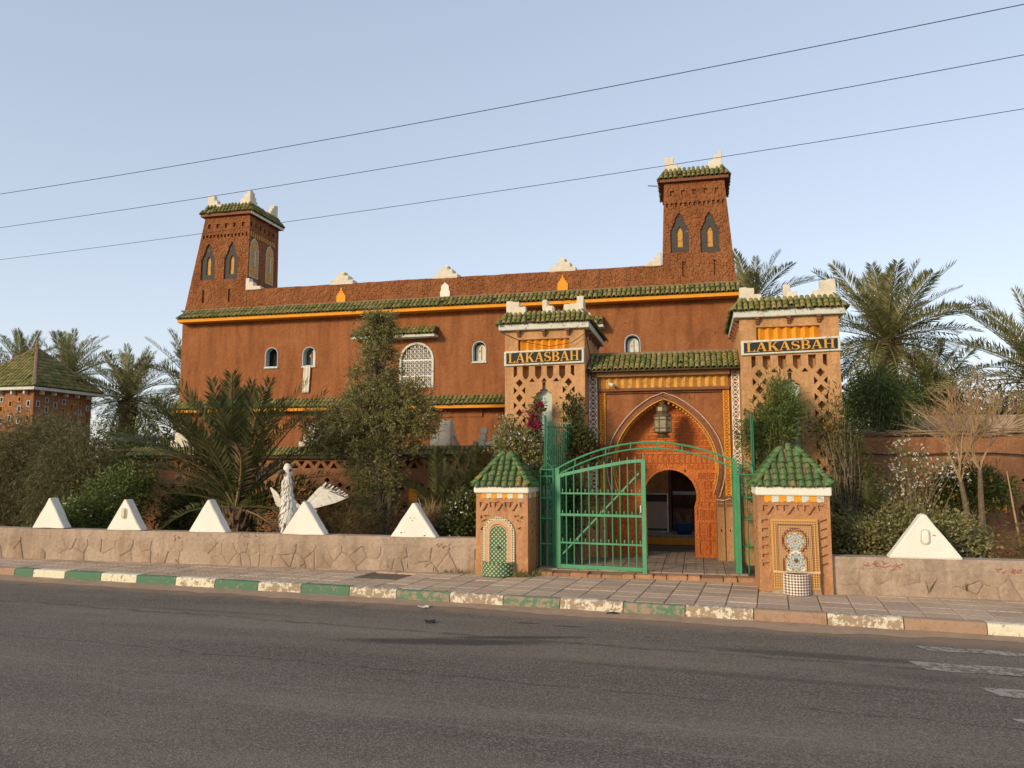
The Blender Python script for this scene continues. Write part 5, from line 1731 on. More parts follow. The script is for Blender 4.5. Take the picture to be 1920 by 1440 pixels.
# parapet with wavy top
n = 90
top = [(x, 7.20 + .022 * noise.noise((x * .7, 0, 3)) + .012 * noise.noise((x * 3.5, 0, 3))) for x in np.linspace(-.55, -13.2, n)]
pp = panel([(-13.2, 6.58), (-.55, 6.58)] + top, [], wob=.02, grid=.22, thick=.34, y0=BY + .03)
pp.build('parapet', M['relief'], bld)
for k, (xc, c) in enumerate(((-9.84, 'yellow'), (-6.70, 'white'), (-3.39, 'yellow'))):
    o = MB().prism(stepped(xc - .36, [.14, .27, .37, .27, .14], .144, 7.165), BY + .02, BY + .34).build('parapet_merlon', M['merlon'], bld)
    rough_up(o, .014, 1, k, .016)
    MB().prism([(xc + .09 * cos(a), 7.52 + .06 * sin(a)) for a in [q * pi / 4 for q in range(8)]], BY + .08, BY + .25).build('merlon_knob', M['merlon'], o)
    s = .14
    if c == 'yellow':
        poly = [(xc - s, 6.64), (xc + s, 6.64), (xc + s, 6.86), (xc + s * .75, 6.86), (xc + s * .75, 6.92), (xc + s * .45, 6.92), (xc + s * .45, 6.98), (xc + s * .18, 6.98), (xc + s * .18, 7.04), (xc, 7.10), (xc - s * .18, 7.04), (xc - s * .18, 6.98), (xc - s * .45, 6.98), (xc - s * .45, 6.92), (xc - s * .75, 6.92), (xc - s * .75, 6.86), (xc - s, 6.86)]
    else:
        poly = [(xc - s, 6.64), (xc + s, 6.64), (xc + s, 6.80), (xc + s * .8, 6.84)] + [(xc + s * .85 * cos(a), 6.90 + .12 * sin(a)) for a in [pi * q / 8 for q in range(1, 4)]] + [(xc, 7.06)] + [(xc + s * .85 * cos(a), 6.90 + .12 * sin(a)) for a in [pi * q / 8 for q in range(5, 8)]] + [(xc - s * .8, 6.84), (xc - s, 6.80)]
    MB().prism(poly, BY - .002, BY + .035).build('painted_niche', M['yellow'] if c == 'yellow' else M['white'], bld)
for (xs, hs, w_) in ((-12.92, [.36, .24, .12, .10], .125), (-1.20, [.10, .14, .24, .36], .105)):
    o = MB().prism(stepped(xs, hs, w_, 7.17), BY - .02, BY + .18).build('parapet_merlon', M['merlon'], bld)
    rough_up(o, .010, 1, xs, .012)

# corner towers
TT = tile_mesh('tower_tile', .050, .17, M['tile_old'])
def corner_tower(xb0, xb1, xt0, xt1, zt, depth, side, niches, label):
    zb = 6.55
    yf = lambda z: BY + .012 + .014 * (z - zb)
    lerp = lambda a, b, z: a + (b - a) * (z - zb) / (zt - zb)
    yb = lambda z: BY + depth - .02 * (z - zb)
    holes = []; slits = []
    for (c, z0, z1) in niches:
        h = z1 - z0; s = .235
        q = [(s, 0), (s, .58 * h), (s * .86, .58 * h), (s * .86, .65 * h), (s * .66, .67 * h), (s * .62, .74 * h), (s * .50, .76 * h), (s * .46, .86 * h), (.0, h)]
        holes.append([(c + x, z0 + z) for x, z in q] + [(c - x, z0 + z) for x, z in q[-2::-1]])
        r_ = [(.075, .14 * h), (.075, .52 * h), (.055, .58 * h), (.03, .62 * h), (0, .66 * h)]
        slits.append([(c + x, z0 + z) for x, z in r_] + [(c - x, z0 + z) for x, z in r_[-2::-1]])
    hn = len(holes)
    for k in range(5):
        f = (k + .75) / 5.5
        z = zt - .30
        c = lerp(xb0, xt0, z) + f * (lerp(xb1, xt1, z) - lerp(xb0, xt0, z))
        holes.append(rect(c - .05, c + .05, z - .07, z + .07))
    for k in range(13):
        z = zt - .62
        f = (k + .8) / 13.6
        c = lerp(xb0, xt0, z) + f * (lerp(xb1, xt1, z) - lerp(xb0, xt0, z))
        holes.append(rect(c - .032, c + .032, z - .055 + .02 * (k % 2), z + .055))
    # blind slots near the foot
    for f in (.30, .72):
        c = xb0 + f * (xb1 - xb0)
        holes.append(rect(c - .035, c + .035, 6.85, 7.25))
    fm = panel([(xb0, zb), (xb1, zb), (xt1, zt), (xt0, zt)], holes, depth=.05, wob=.02, grid=.16, hole_back=False, fn=lambda x, y, z: (x, yf(z) + y, z))
    for h in holes[hn:]:
        a = [(x, yf(z) + .05, z) for x, z in h]
        fm.add(a, [tuple(range(len(a)))])
    # remaining faces
    P = lambda x, y, z: (x, y, z)
    fm.add([P(xb0, yf(zb), zb), P(xb0, yb(zb), zb), P(xt0, yb(zt), zt), P(xt0, yf(zt), zt)], [(0, 3, 2, 1)])
    fm.add([P(xb0, yb(zb), zb), P(xb1, yb(zb), zb), P(xt1, yb(zt), zt), P(xt0, yb(zt), zt)], [(0, 3, 2, 1)])
    fm.add([P(xt0, yf(zt), zt), P(xt1, yf(zt), zt), P(xt1, yb(zt), zt), P(xt0, yb(zt), zt)], [(0, 1, 2, 3)])
    xr = lambda z: lerp(xb1, xt1, z)
    if side:
        sh = [rect(BY + .10 + .25 * k, BY + .18 + .25 * k, zt - .36, zt - .22) for k in range(6)]
        sm = panel([(yf(zb), zb), (yb(zb), zb), (yb(zt), zt), (yf(zt), zt)], sh, depth=-.05, wob=.015, grid=.2, fn=lambda a, y, z: (xr(z) + y, a, z))
        fm.v += []
        fm.add(sm.v, sm.f)
    else:
        fm.add([P(xb1, yf(zb), zb), P(xb1, yb(zb), zb), P(xt1, yb(zt), zt), P(xt1, yf(zt), zt)], [(0, 1, 2, 3)])
    tw = fm.build('corner_tower', M['relief'], bld)
    tw['label'] = label
    for h, s in zip(holes[:hn], slits):
        pn = panel(h, [s], depth=.05, fn=lambda x, y, z: (x, yf(z) + .045 + y, z))
        o = pn.build('painted_niche', M['charcoal'], tw)
        MB().prism(s, 0, .012, shear=lambda x, z: yf(z) + .088).build('niche_slit', M['yellowold'], tw)
    if side:
        for (ya, yb_) in ((BY + .10, BY + .58), (BY + .98, BY + 1.42)):
            c = (ya + yb_) / 2; s = (yb_ - ya) / 2
            for mat, k, dx in ((M['blueframe'], 1.0, .012), (M['yellowold'], .86, .020)):
                z0, z1 = 7.62 + (1 - k) * .3, 8.85 - (1 - k) * .3
                q = [(s * k, z0), (s * k, z0 + .72 * (z1 - z0)), (s * k * .86, z0 + .76 * (z1 - z0)), (s * k * .86, z0 + .84 * (z1 - z0)), (s * k * .6, z0 + .92 * (z1 - z0)), (0, z1)]
                pts = [(c + y, z) for y, z in q] + [(c - y, z) for y, z in q[-2::-1]]
                nn = len(pts)
                m = MB().add([(xr(z) + dx, y, z) for y, z in pts] + [(xr(z) - .03, y, z) for y, z in pts], [tuple(range(nn))] + [(i, nn + i, nn + (i + 1) % nn, (i + 1) % nn) for i in range(nn)])
                m.build('side_niche', mat, tw)
            m = MB().box(xr(8.2) + .0, xr(8.2) + .045, c - .03, c + .03, 7.95, 8.45).build('side_slit', M['blueframe'], tw)
        m = MB()
        for k in range(12):
            y = BY + .10 + k * .118
            m.box(xr(9) - .03, xr(9) + .014, y, y + .055, zt - .66, zt - .52)
        m.build('side_dentils', M['yellowold'], tw)
    e = .105
    y0, y1 = yf(zt), yb(zt)
    rough_up(MB().box(xt0 - e, xt1 + e, y0 - e, y1 + e, zt - .01, zt + .075).build('tower_fascia', M['brownwood'], tw), .004, 1, 2, 0)
    if side: MB().box(xt1 + e, xt1 + e + .012, y0 - e, y1 + e, zt - .02, zt + .06).build('pale_fascia', M['fascia'], tw)
    # tile skirt, joined: each tile is only a few pixels
    cx, cy = (xt0 + xt1) / 2, (y0 + y1) / 2
    bz, tz = zt + .078, zt + .30
    ex = e + .015
    corners = [Vector((xt0 - ex, y0 - ex, bz)), Vector((xt1 + ex, y0 - ex, bz)), Vector((xt1 + ex, y1 + ex, bz)), Vector((xt0 - ex, y1 + ex, bz))]
    tops = [Vector((xt0 + .02, y0 + .02, tz)), Vector((xt1 - .02, y0 + .02, tz)), Vector((xt1 - .02, y1 - .02, tz)), Vector((xt0 + .02, y1 - .02, tz))]
    MB().add(corners + tops, [(0, 1, 5, 4), (1, 2, 6, 5), (2, 3, 7, 6), (3, 0, 4, 7), (4, 5, 6, 7), (3, 2, 1, 0)]).build('tile_bedding', M['tilebed'], tw)
    acc = []
    for k in range(4):
        a, c = corners[k], corners[(k + 1) % 4]
        u = (c - a).normalized(); L = (c - a).length
        v = ((tops[k] + tops[(k + 1) % 4]) / 2 - (a + c) / 2); H = v.length; v = v.normalized()
        ins = (tops[k] - a).dot(u) / H
        cols = int(L / .112)
        acc += tile_field(None, TT, a - v * .02, u, v, cols, 3, L / cols, .11, clip=lambda s_, t_: ins * (t_ + .03) < s_ < L - ins * (t_ + .03) and t_ < H - .03, stuff=True)
    merge_instances(TT, acc, 'roof_tiling', tw)
    # stepped corner merlons
    for (sx, sy) in ((1, 1), (-1, 1), (1, -1), (-1, -1)):
        X = xt0 + .03 if sx > 0 else xt1 - .03
        Y = y0 + .03 if sy > 0 else y1 - .03
        hs = [.50, .38, .25, .12] if sx < 0 else [.44, .42, .26, .12]
        pts = [(X + sx * x, tz - .03 + z) for x, z in stepped(0, hs, .115, 0)]
        o = MB().prism(pts, *(sorted((Y, Y + sy * .15)))).build('merlon', M['merlon'], tw); rough_up(o, .010, 1, X, .012)
        pts = [(Y + sy * (.154 + y * .75), tz - .03 + z * .92) for y, z in stepped(0, hs, .115, 0)]
        o = MB().prismx(pts, *(sorted((X + sx * .003, X + sx * .145)))).build('merlon', M['merlon'], tw); rough_up(o, .010, 1, Y, .012)
    return tw
corner_tower(-15.0, -12.90, -14.42, -12.90, 9.52, 1.75, True, ((-14.26, 7.56, 8.70), (-13.47, 7.55, 8.70)), 'square corner tower with yellow side niches')
tw2 = corner_tower(-.78, 1.10, -.67, .86, 9.40, 1.75, False, ((-.30, 7.50, 8.58), (.46, 7.46, 8.55)), 'square corner tower with blackened front niches')
MB().tube([(-.83, BY - .1, 9.28), (-1.08, BY - .14, 9.30)], .015, 5).build('drain_spout', M['paletwig'], tw2)

tw_ = thing('towel', (-10.80, 19.97, 4.08), 'long cream towel hanging from an arched window', 'towel')
m = MB(); vs = []; fs = []
for j in range(15):
    z = 4.88 - .82 * j / 14
    for i in range(9):
        x = -10.92 + .21 * i / 8 - .03 * j / 14
        y = (19.96 if j else 20.10) - .018 * sin(i * 1.7 + .15 * j) - .008
        vs.append((x + .012 * noise.noise((i, j, 0)), y, z))
for j in range(14):
    for i in range(8):
        a = j * 9 + i; fs.append((a, a + 9, a + 10, a + 1))
m.add(vs, fs)
o = m.build('cloth', M['towel'], tw_, smooth=True)
sm = o.modifiers.new('thickness', 'SOLIDIFY'); sm.thickness = .012

# ------------------------------------------------------------------ pierced garden screens
def pierced_wall(x0, x1, y, z1, label, seed, pattern, thick=.25):
    t = thing('pierced_wall', ((x0 + x1) / 2, y + thick / 2, .15), label, 'wall')
    rnd = random.Random(seed)
    holes = pattern(x0, x1)
    m = panel(rect(x0, x1, .12, z1), holes, depth=.20, thick=thick, wob=.02, grid=.25, y0=y)
    m.build('wall_body', M['screen'], t)
    MB().box(x0 + .01, x1 - .01, y + .225, y + thick - .004, .13, z1 - .01).build('wall_back', M['screen'], t)
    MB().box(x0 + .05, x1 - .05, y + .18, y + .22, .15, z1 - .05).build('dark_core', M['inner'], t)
    return t
def patA(x0, x1):
    hs = []
    x = x0 + .3
    k = 0
    while x < x1 - .3:
        hs.append([(x - .10, 1.92), (x + .10, 1.92), (x, 2.06)])
        hs.append([(x + .08, 2.10), (x + .18, 1.97), (x + .28, 2.10)])
        hs.append(diamond(x + .18, 1.62 - .12 * (k % 3), .075))
        hs.append([(x - .05, 1.42), (x + .10, 1.34), (x + .08, 1.50)])
        hs.append(diamond(x + .12, 1.12 - .1 * (k % 2), .09))
        hs.append([(x - .06, .80), (x + .08, .86), (x + .03, .97)])
        x += .36; k += 1
    return hs
scr = pierced_wall(-15.0, -3.68, 18.0, 2.18, 'pierced terracotta garden wall with tiled coping behind the palms', 3, patA)
ST = tile_mesh('coping_tile', .050, .20, M['tile_old'])
a = Vector((-15.0, 17.86, 2.22)); v = Vector((0, .34, .26))
MB().prismx([(17.86, 2.17), (17.86, 2.21), (18.2, 2.47), (18.4, 2.47), (18.4, 2.17)], -15.0, -3.69).build('coping_bed', M['tilebed'], scr)
acc = tile_field(None, ST, a, (1, 0, 0), v, 100, 2, 11.3 / 100, .19, stuff=True)
merge_instances(ST, acc, 'roof_tiling', scr)
for (xs, hs, w_) in ((-13.9, [.2, .42, .62, .42], .14), (-12.2, [.2, .42, .6, .42, .2], .13), (-10.05, [.15, .35, .62, .60], .14), (-8.4, [.2, .42, .6, .42, .2], .13), (-6.45, [.30, .50, .66, .66], .13), (-5.02, [.10, .26, .52, .55], .16)):
    o = MB().prism(stepped(xs, hs, w_, 2.46), 18.20, 18.42).build('coping_merlon', M['merlon'], scr); rough_up(o, .016, 1, xs, .014)
    if hs[-1] > .5:
        o = MB().prismx(stepped(18.43, [.62, .45, .28, .12], .13, 2.46), xs + w_ * 3.0, xs + w_ * 4 - .01).build('coping_merlon', M['merlon'], scr); rough_up(o, .012, 1, xs, .012)
for (bx, bz, bw) in ((-5.28, 2.46, .24), (-5.20, 2.60, .18), (-5.15, 2.76, .15)):
    o = MB().box(bx, bx + bw, 18.20, 18.40, bz, bz + .15).build('coping_merlon', M['merlon'], scr); rough_up(o, .014, 1, bx, .012)
for xx in (-6.80, -6.1):
    MB().prism(roundarch(xx - .11, xx + .11, 1.0, 1.45, 8), 17.985, 18.01).build('yellow_niche', M['yellow'], scr)
def patB(x0, x1):
    hs = []; x = x0 + .5; k = 0
    while x < x1 - .4:
        hs.append([(x, 1.60 + .1 * (k % 2)), (x + .13, 1.66), (x + .10, 1.76)])
        hs.append(diamond(x + .25, 1.45 - .12 * (k % 3), .06))
        hs.append([(x + .1, 1.20), (x + .23, 1.20), (x + .2, 1.29)])
        x += .62; k += 1
    for xc in (6.2, 6.95):
        hs.append([(xc - .15, .9), (xc + .15, .9), (xc + .15, 1.15), (xc, 1.30), (xc - .15, 1.15)])
    return hs
scr2 = pierced_wall(2.5, 12.0, 17.0, 2.56, 'pierced earth garden wall with a rough thatched coping behind the bare tree', 5, patB)
m = MB()
for k in range(260):
    x = 2.6 + 9.3 * random.random(); z = 2.57 + .14 * random.random(); y = 16.93 + .3 * random.random()
    l = random.uniform(.2, .7)
    m.tube([(x, y, z), (x + l, y + random.uniform(-.06, .06), z + random.uniform(-.04, .04))], .014, 4)
th_ = m.build('thatch_coping', M['rope'], scr2); th_['kind'] = 'stuff'
tag(MB().tube([(2.7, 16.9, 2.32)] + [(2.7 + .5 * k, 16.92, 2.30 - .020 * k - .05 * sin(k * .8)) for k in range(1, 18)], .014, 5).build('garden_hose', M['wire']), 'black pipe running along the earth garden wall', 'pipe')
tag(rough_up(recenter(MB().box(5.2, 9.5, 21.5, 21.9, .1, 3.25).build('rear_wall', M['lowwall'])), .02, 3, 4, .03), 'pale plain wall end behind the thatched garden wall', 'wall')

# ------------------------------------------------------------------ small garden pavilion
pv = thing('garden_pavilion', (-23.8, 23.4, .1), 'small terracotta pavilion with a pyramid roof of green tiles', 'pavilion')
X0, X1, Y0, Y1 = -25.1, -22.42, 22.1, 24.75
def pv_holes(a, b):
    hs = []
    for k in range(7):
        c = a + (b - a) * (k + .5) / 7
        hs.append(rect(c - .05, c + .05, 4.05 - .18 * (k % 2), 4.22 - .18 * (k % 2)))
        if k % 2: hs.append(rect(c - .05, c + .05, 4.22, 4.36))
        hs.append(rect(c - .045, c + .045, 3.55 - .1 * (k % 2), 3.72 - .1 * (k % 2)))
    return hs
m = panel(rect(X0, X1, .1, 4.62), pv_holes(X0, X1), depth=.12, hole_back=True, y0=Y0)
s = panel(rect(Y0, Y1, .1, 4.62), pv_holes(Y0, Y1), depth=-.12, hole_back=True, fn=lambda a, y, z: (X1 + y, a, z))
m.add(s.v, s.f)
m.add([(X0, Y0, .1), (X0, Y1, .1), (X0, Y1, 4.62), (X0, Y0, 4.62), (X1, Y1, .1), (X1, Y1, 4.62)], [(0, 3, 2, 1), (1, 2, 5, 4)])
m.build('wall', M['screen'], pv)
for (a, b, ax) in ((X0, X1, 'x'), (Y0, Y1, 'y')):
    for q, h in enumerate(pv_holes(a, b)):
        xs = [p[0] for p in h]; zs = [p[1] for p in h]
        fr = panel(rect(min(xs) - .025, max(xs) + .025, min(zs) - .025, max(zs) + .025), [h], depth=.02, thick=.015, y0=0,
                   fn=(lambda x, y, z: (x, Y0 - .018 + y, z)) if ax == 'x' else (lambda x, y, z: (X1 + .018 - y, x, z)))
        fr.build('window_trim', (M['blueframe'], M['yellowold'], M['mint'])[q % 3], pv)
e = .28
MB().box(X0 - e, X1 + e, Y0 - e, Y1 + e, 4.60, 4.70).build('fascia', M['fascia'], pv)
for k in range(5):
    c = Y0 + (Y1 - Y0) * (k + .5) / 5; c2 = X0 + (X1 - X0) * (k + .5) / 5
    MB().box(X1 - .01, X1 + .16, c - .035, c + .035, 4.47, 4.595).build('bracket', M['fascia'], pv)
    MB().box(c2 - .035, c2 + .035, Y0 - .16, Y0 + .01, 4.47, 4.595).build('bracket', M['fascia'], pv)
VT = tile_mesh('pavilion_tile', .062, .24, M['tile_old'])
cx, cy, ap = (X0 + X1) / 2, (Y0 + Y1) / 2, 6.28
b = [Vector((X0 - e, Y0 - e, 4.705)), Vector((X1 + e, Y0 - e, 4.705)), Vector((X1 + e, Y1 + e, 4.705)), Vector((X0 - e, Y1 + e, 4.705))]
MB().add(b + [Vector((cx, cy, ap))], [(0, 1, 4), (1, 2, 4), (2, 3, 4), (3, 0, 4)]).build('roof_bed', M['tilebed'], pv)
acc = []
for k in range(2):
    a, c = b[k], b[(k + 1) % 4]
    u = (c - a).normalized(); L = (c - a).length
    v = Vector((cx, cy, ap)) - (a + c) / 2; H = v.length; v = v.normalized()
    cols = int(L / .145)
    acc += tile_field(None, VT, a, u, v, cols, int(H / .19), L / cols, .19, clip=lambda s_, t_: (L / 2 / H) * (t_ + .05) < s_ < L - (L / 2 / H) * (t_ + .05), stuff=True)
merge_instances(VT, acc, 'roof_tiling', pv)
for k in range(4):
    MB().tube([b[k] + Vector((0, 0, .03)), Vector((cx, cy, ap + .05))], .055, 6).build('hip_ridge', M['mortar'], pv)
MB().lathe([(.06, 0), (.05, .1), (.08, .16), (.03, .22), (.05, .28), (0, .36)], (cx, cy, ap), 8).build('finial', M['tile_old'], pv)

# ------------------------------------------------------------------ power lines over the street
def power_line(pl, pr, sag, label):
    pl = Vector(pl); pr = Vector(pr)
    d = pr - pl
    a = pl - d * .35; b = pr + d * .5
    pts = []
    for k in range(41):
        f = k / 40
        p = a + (b - a) * f
        g = (p - pl).dot(d) / d.length_squared
        p.z -= sag * 4 * g * (1 - g)
        pts.append(p)
    o = MB().tube(pts, .0065, 5).build('power_line', M['wire'])
    tag(o, label, 'cable', 'power lines over the street')
power_line((-15.448, 13.943, 8.2), (4.454, 11.159, 8.2), .12, 'uppermost of three thin power lines crossing above the building')
power_line((-17.656, 16.007, 8.2), (4.985, 12.615, 8.2), .12, 'middle one of three thin power lines crossing above the towers')
power_line((-20.432, 18.601, 8.2), (5.716, 14.619, 8.2), .12, 'lowest of three thin power lines, passing before both towers')

# ------------------------------------------------------------------ litter in the gutter
def scrap(x, y, s, mat, label, seed):
    m = MB(); vs = []; fs = []
    rn = random.Random(seed)
    for j in range(4):
        for i in range(5): vs.append((x + s * (i / 4 - .5) + rn.uniform(-.1, .1) * s, y + s * .6 * (j / 3 - .5) + rn.uniform(-.1, .1) * s, .006 + rn.uniform(.0, .22) * s))
    for j in range(3):
        for i in range(4):
            a = j * 5 + i; fs.append((a, a + 1, a + 6, a + 5))
    o = recenter(m.add(vs, fs).build('litter', mat))
    tag(o, label, 'litter')
scrap(-3.78, 10.50, .16, M['bronzeleaf'], 'crumpled white paper lying by the kerb on the sand', 1)
scrap(-3.36, 9.55, .15, M['wire'], 'crumpled black plastic scrap lying out on the asphalt', 2)
scrap(-1.15, 10.62, .14, M['wire'], 'flattened dark scrap against the worn green kerbstone', 3)
# ------------------------------------------------------------------ vegetation
def np_mesh(name, V, quads, mat, parent, kind=None, tri=False):
    off = np.array(wloc(parent)) if parent is not None else np.zeros(3)
    V = V - off
    me = bpy.data.meshes.new(name)
    k = quads.shape[1]
    me.vertices.add(len(V)); me.vertices.foreach_set('co', V.astype(np.float32).ravel())
    me.loops.add(quads.size); me.loops.foreach_set('vertex_index', quads.astype(np.int32).ravel())
    me.polygons.add(len(quads)); me.polygons.foreach_set('loop_start', np.arange(0, quads.size, k, dtype=np.int32))
    me.update(calc_edges=True)
    me.materials.append(mat)
    o = bpy.data.objects.new(name, me); COL.objects.link(o)
    if parent is not None: o.parent = parent
    if kind: o['kind'] = kind
    return o
def nrm(a): return a / np.maximum(1e-9, np.linalg.norm(a, axis=1, keepdims=True))
def leaves(name, P, D, L, W, mat, parent, fold=.25, kind='stuff'):
    N = len(P)
    D = nrm(D)
    sd = nrm(np.cross(D, RNG.normal(size=(N, 3))))
    up = np.cross(D, sd)
    L = np.broadcast_to(L, (N,))[:, None]; W = np.broadcast_to(W, (N,))[:, None]
    V = np.stack([P, P + D * L * .45 + sd * W + up * W * fold, P + D * L, P + D * L * .45 - sd * W + up * W * fold], 1).reshape(-1, 3)
    Q = np.arange(N * 4).reshape(N, 4)
    return np_mesh(name, V, Q, mat, parent, kind)

def twigs(name, segs, mat, parent, seg=4):
    m = MB()
    for pts, r in segs: m.tube(pts, r, seg, cap=False)
    return m.build(name, mat, parent)

def bush(name, label, cat, base, blobs, clumps, per, ll, lw, cr, mat, stem_mat, droop=0.0, flowers=None, stem_r=.018, up=.2, twig_every=1, group=None, extra=None, shell=.45):
    t = thing(name, (base[0], base[1], base[2]), label, cat, group)
    tw = sum(b[6] for b in blobs)
    C = []
    for b in blobs:
        k = max(3, int(clumps * b[6] / tw))
        d = nrm(RNG.normal(size=(k, 3)))
        r = RNG.random(k) ** shell
        C.append(np.array(b[:3]) + d * r[:, None] * np.array(b[3:6]))
    C = np.vstack(C)
    C[:, 2] = np.maximum(C[:, 2], base[2] + .05)
    n = len(C)
    size = RNG.uniform(.55, 1.35, n)
    idx = np.repeat(np.arange(n), np.maximum(4, (per * size).astype(int)))
    N = len(idx)
    g = RNG.normal(size=(N, 3)) * cr * size[idx][:, None]
    if droop: g[:, 2] -= np.abs(RNG.normal(size=N)) * droop * cr * 2.0
    P = C[idx] + g
    P[:, 2] = np.maximum(P[:, 2], base[2] - .02)
    cen = np.average(np.array([b[:3] for b in blobs]), axis=0, weights=[b[6] for b in blobs])
    out = nrm(C[idx] - cen)
    D = RNG.normal(size=(N, 3)) * .75 + out * .45 + g / (cr * 2)
    D[:, 2] += up - droop * 1.3
    Ls = ll * RNG.uniform(.5, 1.6, N)
    leaves('foliage', P, D, Ls, lw * RNG.uniform(.6, 1.5, N), mat, t)
    segs = []
    b0 = Vector(base)
    for i in range(0, n, twig_every):
        c = Vector(C[i])
        mid = b0.lerp(c, .5) + Vector((random.uniform(-.12, .12), random.uniform(-.1, .1), .12 * (c - b0).length))
        a = b0 + Vector((random.uniform(-.06, .06), random.uniform(-.06, .06), 0))
        q1 = a.lerp(mid, .5) + Vector((random.uniform(-.05, .05), random.uniform(-.05, .05), 0))
        segs.append(([a, q1, mid, mid.lerp(c, .6) + Vector((0, 0, .05)), c], [stem_r, stem_r * .75, stem_r * .5, stem_r * .32, stem_r * .15]))
    twigs('stem', segs, stem_mat, t)
    if flowers:
        for (fm, cnt, fs, nm, zmin) in flowers:
            sel = RNG.choice(n, size=max(4, cnt // 6))
            Pf = C[np.repeat(sel, 6)] + RNG.normal(size=(len(sel) * 6, 3)) * cr * .75
            Pf = Pf + nrm(Pf - cen) * cr * .5
            Pf[:, 1] -= .04
            Pf = Pf[Pf[:, 2] > zmin]
            Pk = np.repeat(Pf, 4, axis=0) + RNG.normal(size=(len(Pf) * 4, 3)) * fs * .15
            leaves('blossom', Pk, RNG.normal(size=(len(Pk), 3)), fs * RNG.uniform(.7, 1.2, len(Pk)), fs * .38, fm, t)
    return t

# palms -------------------------------------------------------------
def frond_mesh(name, L, pairs, ll, curve, mat, seed, vee=.55, twist=0.0):
    rn = np.random.default_rng(seed)
    V = []; F = []
    def rach(s): return np.array([twist * L * .1 * s * s, L * (s - .16 * curve * s * s), L * (.10 * s - .52 * curve * s ** 2.1)])
    npt = 9
    for i in range(npt):
        s = i / (npt - 1); p = rach(s); r = L * .0085 * (1 - .85 * s)
        V += [p + (r * 1.6, 0, 0), p + (0, 0, r), p + (-r * 1.6, 0, 0), p + (0, 0, -r)]
    for i in range(npt - 1):
        for k in range(4): F.append((i * 4 + k, i * 4 + (k + 1) % 4, i * 4 + 4 + (k + 1) % 4, i * 4 + 4 + k))
    for i in range(pairs):
        s = .10 + .895 * (i + rn.uniform(-.3, .3)) / pairs
        s = min(.995, max(.06, s))
        p = rach(s); tg = rach(min(1, s + .02)) - rach(s - .02); tg /= np.linalg.norm(tg)
        X = np.array([1.0, 0, 0]); up = np.cross(X, tg); up /= np.linalg.norm(up)
        l = ll * (sin(pi * min(1, .16 + .80 * s)) ** .55) * (1.0 if s > .16 else s / .16 * .8 + .2)
        fw = .55 + .75 * s
        for sg in (-1, 1):
            d = X * sg * 1.0 + tg * fw * rn.uniform(.8, 1.2) + up * vee * rn.uniform(.5, 1.5) + rn.normal(size=3) * .07
            d /= np.linalg.norm(d)
            l2 = l * rn.uniform(.8, 1.12)
            w = ll * .030
            side = np.cross(d, up); side /= np.linalg.norm(side)
            b = len(V)
            tip = p + d * l2 + np.array([0, 0, -.16 * l2])
            mid = p + d * l2 * .48
            V += [p, mid + side * w, tip, mid - side * w]
            F.append((b, b + 1, b + 2, b + 3))
    me = bpy.data.meshes.new(name)
    me.from_pydata([tuple(v) for v in V], [], F)
    me.materials.append(mat); me.update()
    return me
FR = {}
def frond_set(key, mat, pairs, ll):
    FR[key] = [frond_mesh('frond', 1.0, pairs, ll, c, mat, 10 + i, vee=v) for i, (c, v) in enumerate(((.28, .7), (.52, .6), (.85, .5), (1.2, .35)))]
frond_set('palm', L_PALM, 64, .19)
frond_set('near', L_PALMD, 60, .175)
frond_set('dry', L_DRY, 34, .15)

def palm(x, y, zg, zc, r, L, n, label, key='palm', lean=(0, 0), e0=84, e1=-38, dry=5, group='date palms', boots=True, azoff=0.0, fan=False):
    t = thing('date_palm', (x, y, zg), label, 'palm tree', group)
    m = MB(); rings = []
    H = zc - zg
    k = max(4, int(H / .11)) if boots else 6
    pts = []; rr = []
    for i in range(k * 2 + 1):
        f = i / (k * 2)
        pts.append((x + lean[0] * f * f, y + lean[1] * f * f, zg + H * f))
        rr.append(r * (1.15 - .25 * f) * (1.0 if i % 2 else 1.16) * (1.25 if f > .9 else 1))
    m.tube(pts, rr, 9)
    m.build('trunk', M['palmbark'], t)
    c = Vector((x + lean[0], y + lean[1], zc))
    m = MB()
    for i in range(26):
        a = i * 2.4; z = zc - .02 - .022 * i * L / 2.4
        if z < zg + .1: break
        m.tube([(c.x + r * .8 * cos(a), c.y + r * .8 * sin(a), z), (c.x + (r + .07) * cos(a), c.y + (r + .07) * sin(a), z + .10), (c.x + (r + .14) * cos(a), c.y + (r + .14) * sin(a), z + .26)], [.05, .035, .012], 4)
    bo = m.build('frond_stubs', M['palmbark'], t); bo['kind'] = 'stuff'
    for i in range(n):
        f = (i + .5) / n
        az = i * 2.39996 + azoff + random.uniform(-.15, .15)
        if fan and i % 2: az = random.choice((pi / 2, -pi / 2)) + random.gauss(0, .45)
        el = radians(e0 + (e1 - e0) * f ** .92 + random.uniform(-6, 6))
        isdry = i >= n - dry
        sset = FR['dry'] if isdry else FR[key]
        me = sset[min(3, max(0, int(f * 3.2 + random.uniform(-.5, .7))))]
        dirv = Vector((-sin(az), cos(az)))
        if key == 'near' and dirv.y < -.35 and el < radians(48): el = radians(random.uniform(50, 70))
        s = L * random.uniform(.86, 1.08) * (.72 + .28 * min(1, f * 4)) * (.85 if isdry else 1)
        mt = Matrix.Translation(c + Vector((0, 0, .10 * (1 - f)))) @ Matrix.Rotation(az, 4, 'Z') @ Matrix.Rotation(el, 4, 'X') @ Matrix.Rotation(random.uniform(-.5, .5), 4, 'Y') @ Matrix.Diagonal((s, s, s, 1))
        o = place(me, 'frond', t, mt)
        if isdry: o['label'] = 'dry brown hanging frond'
    return t

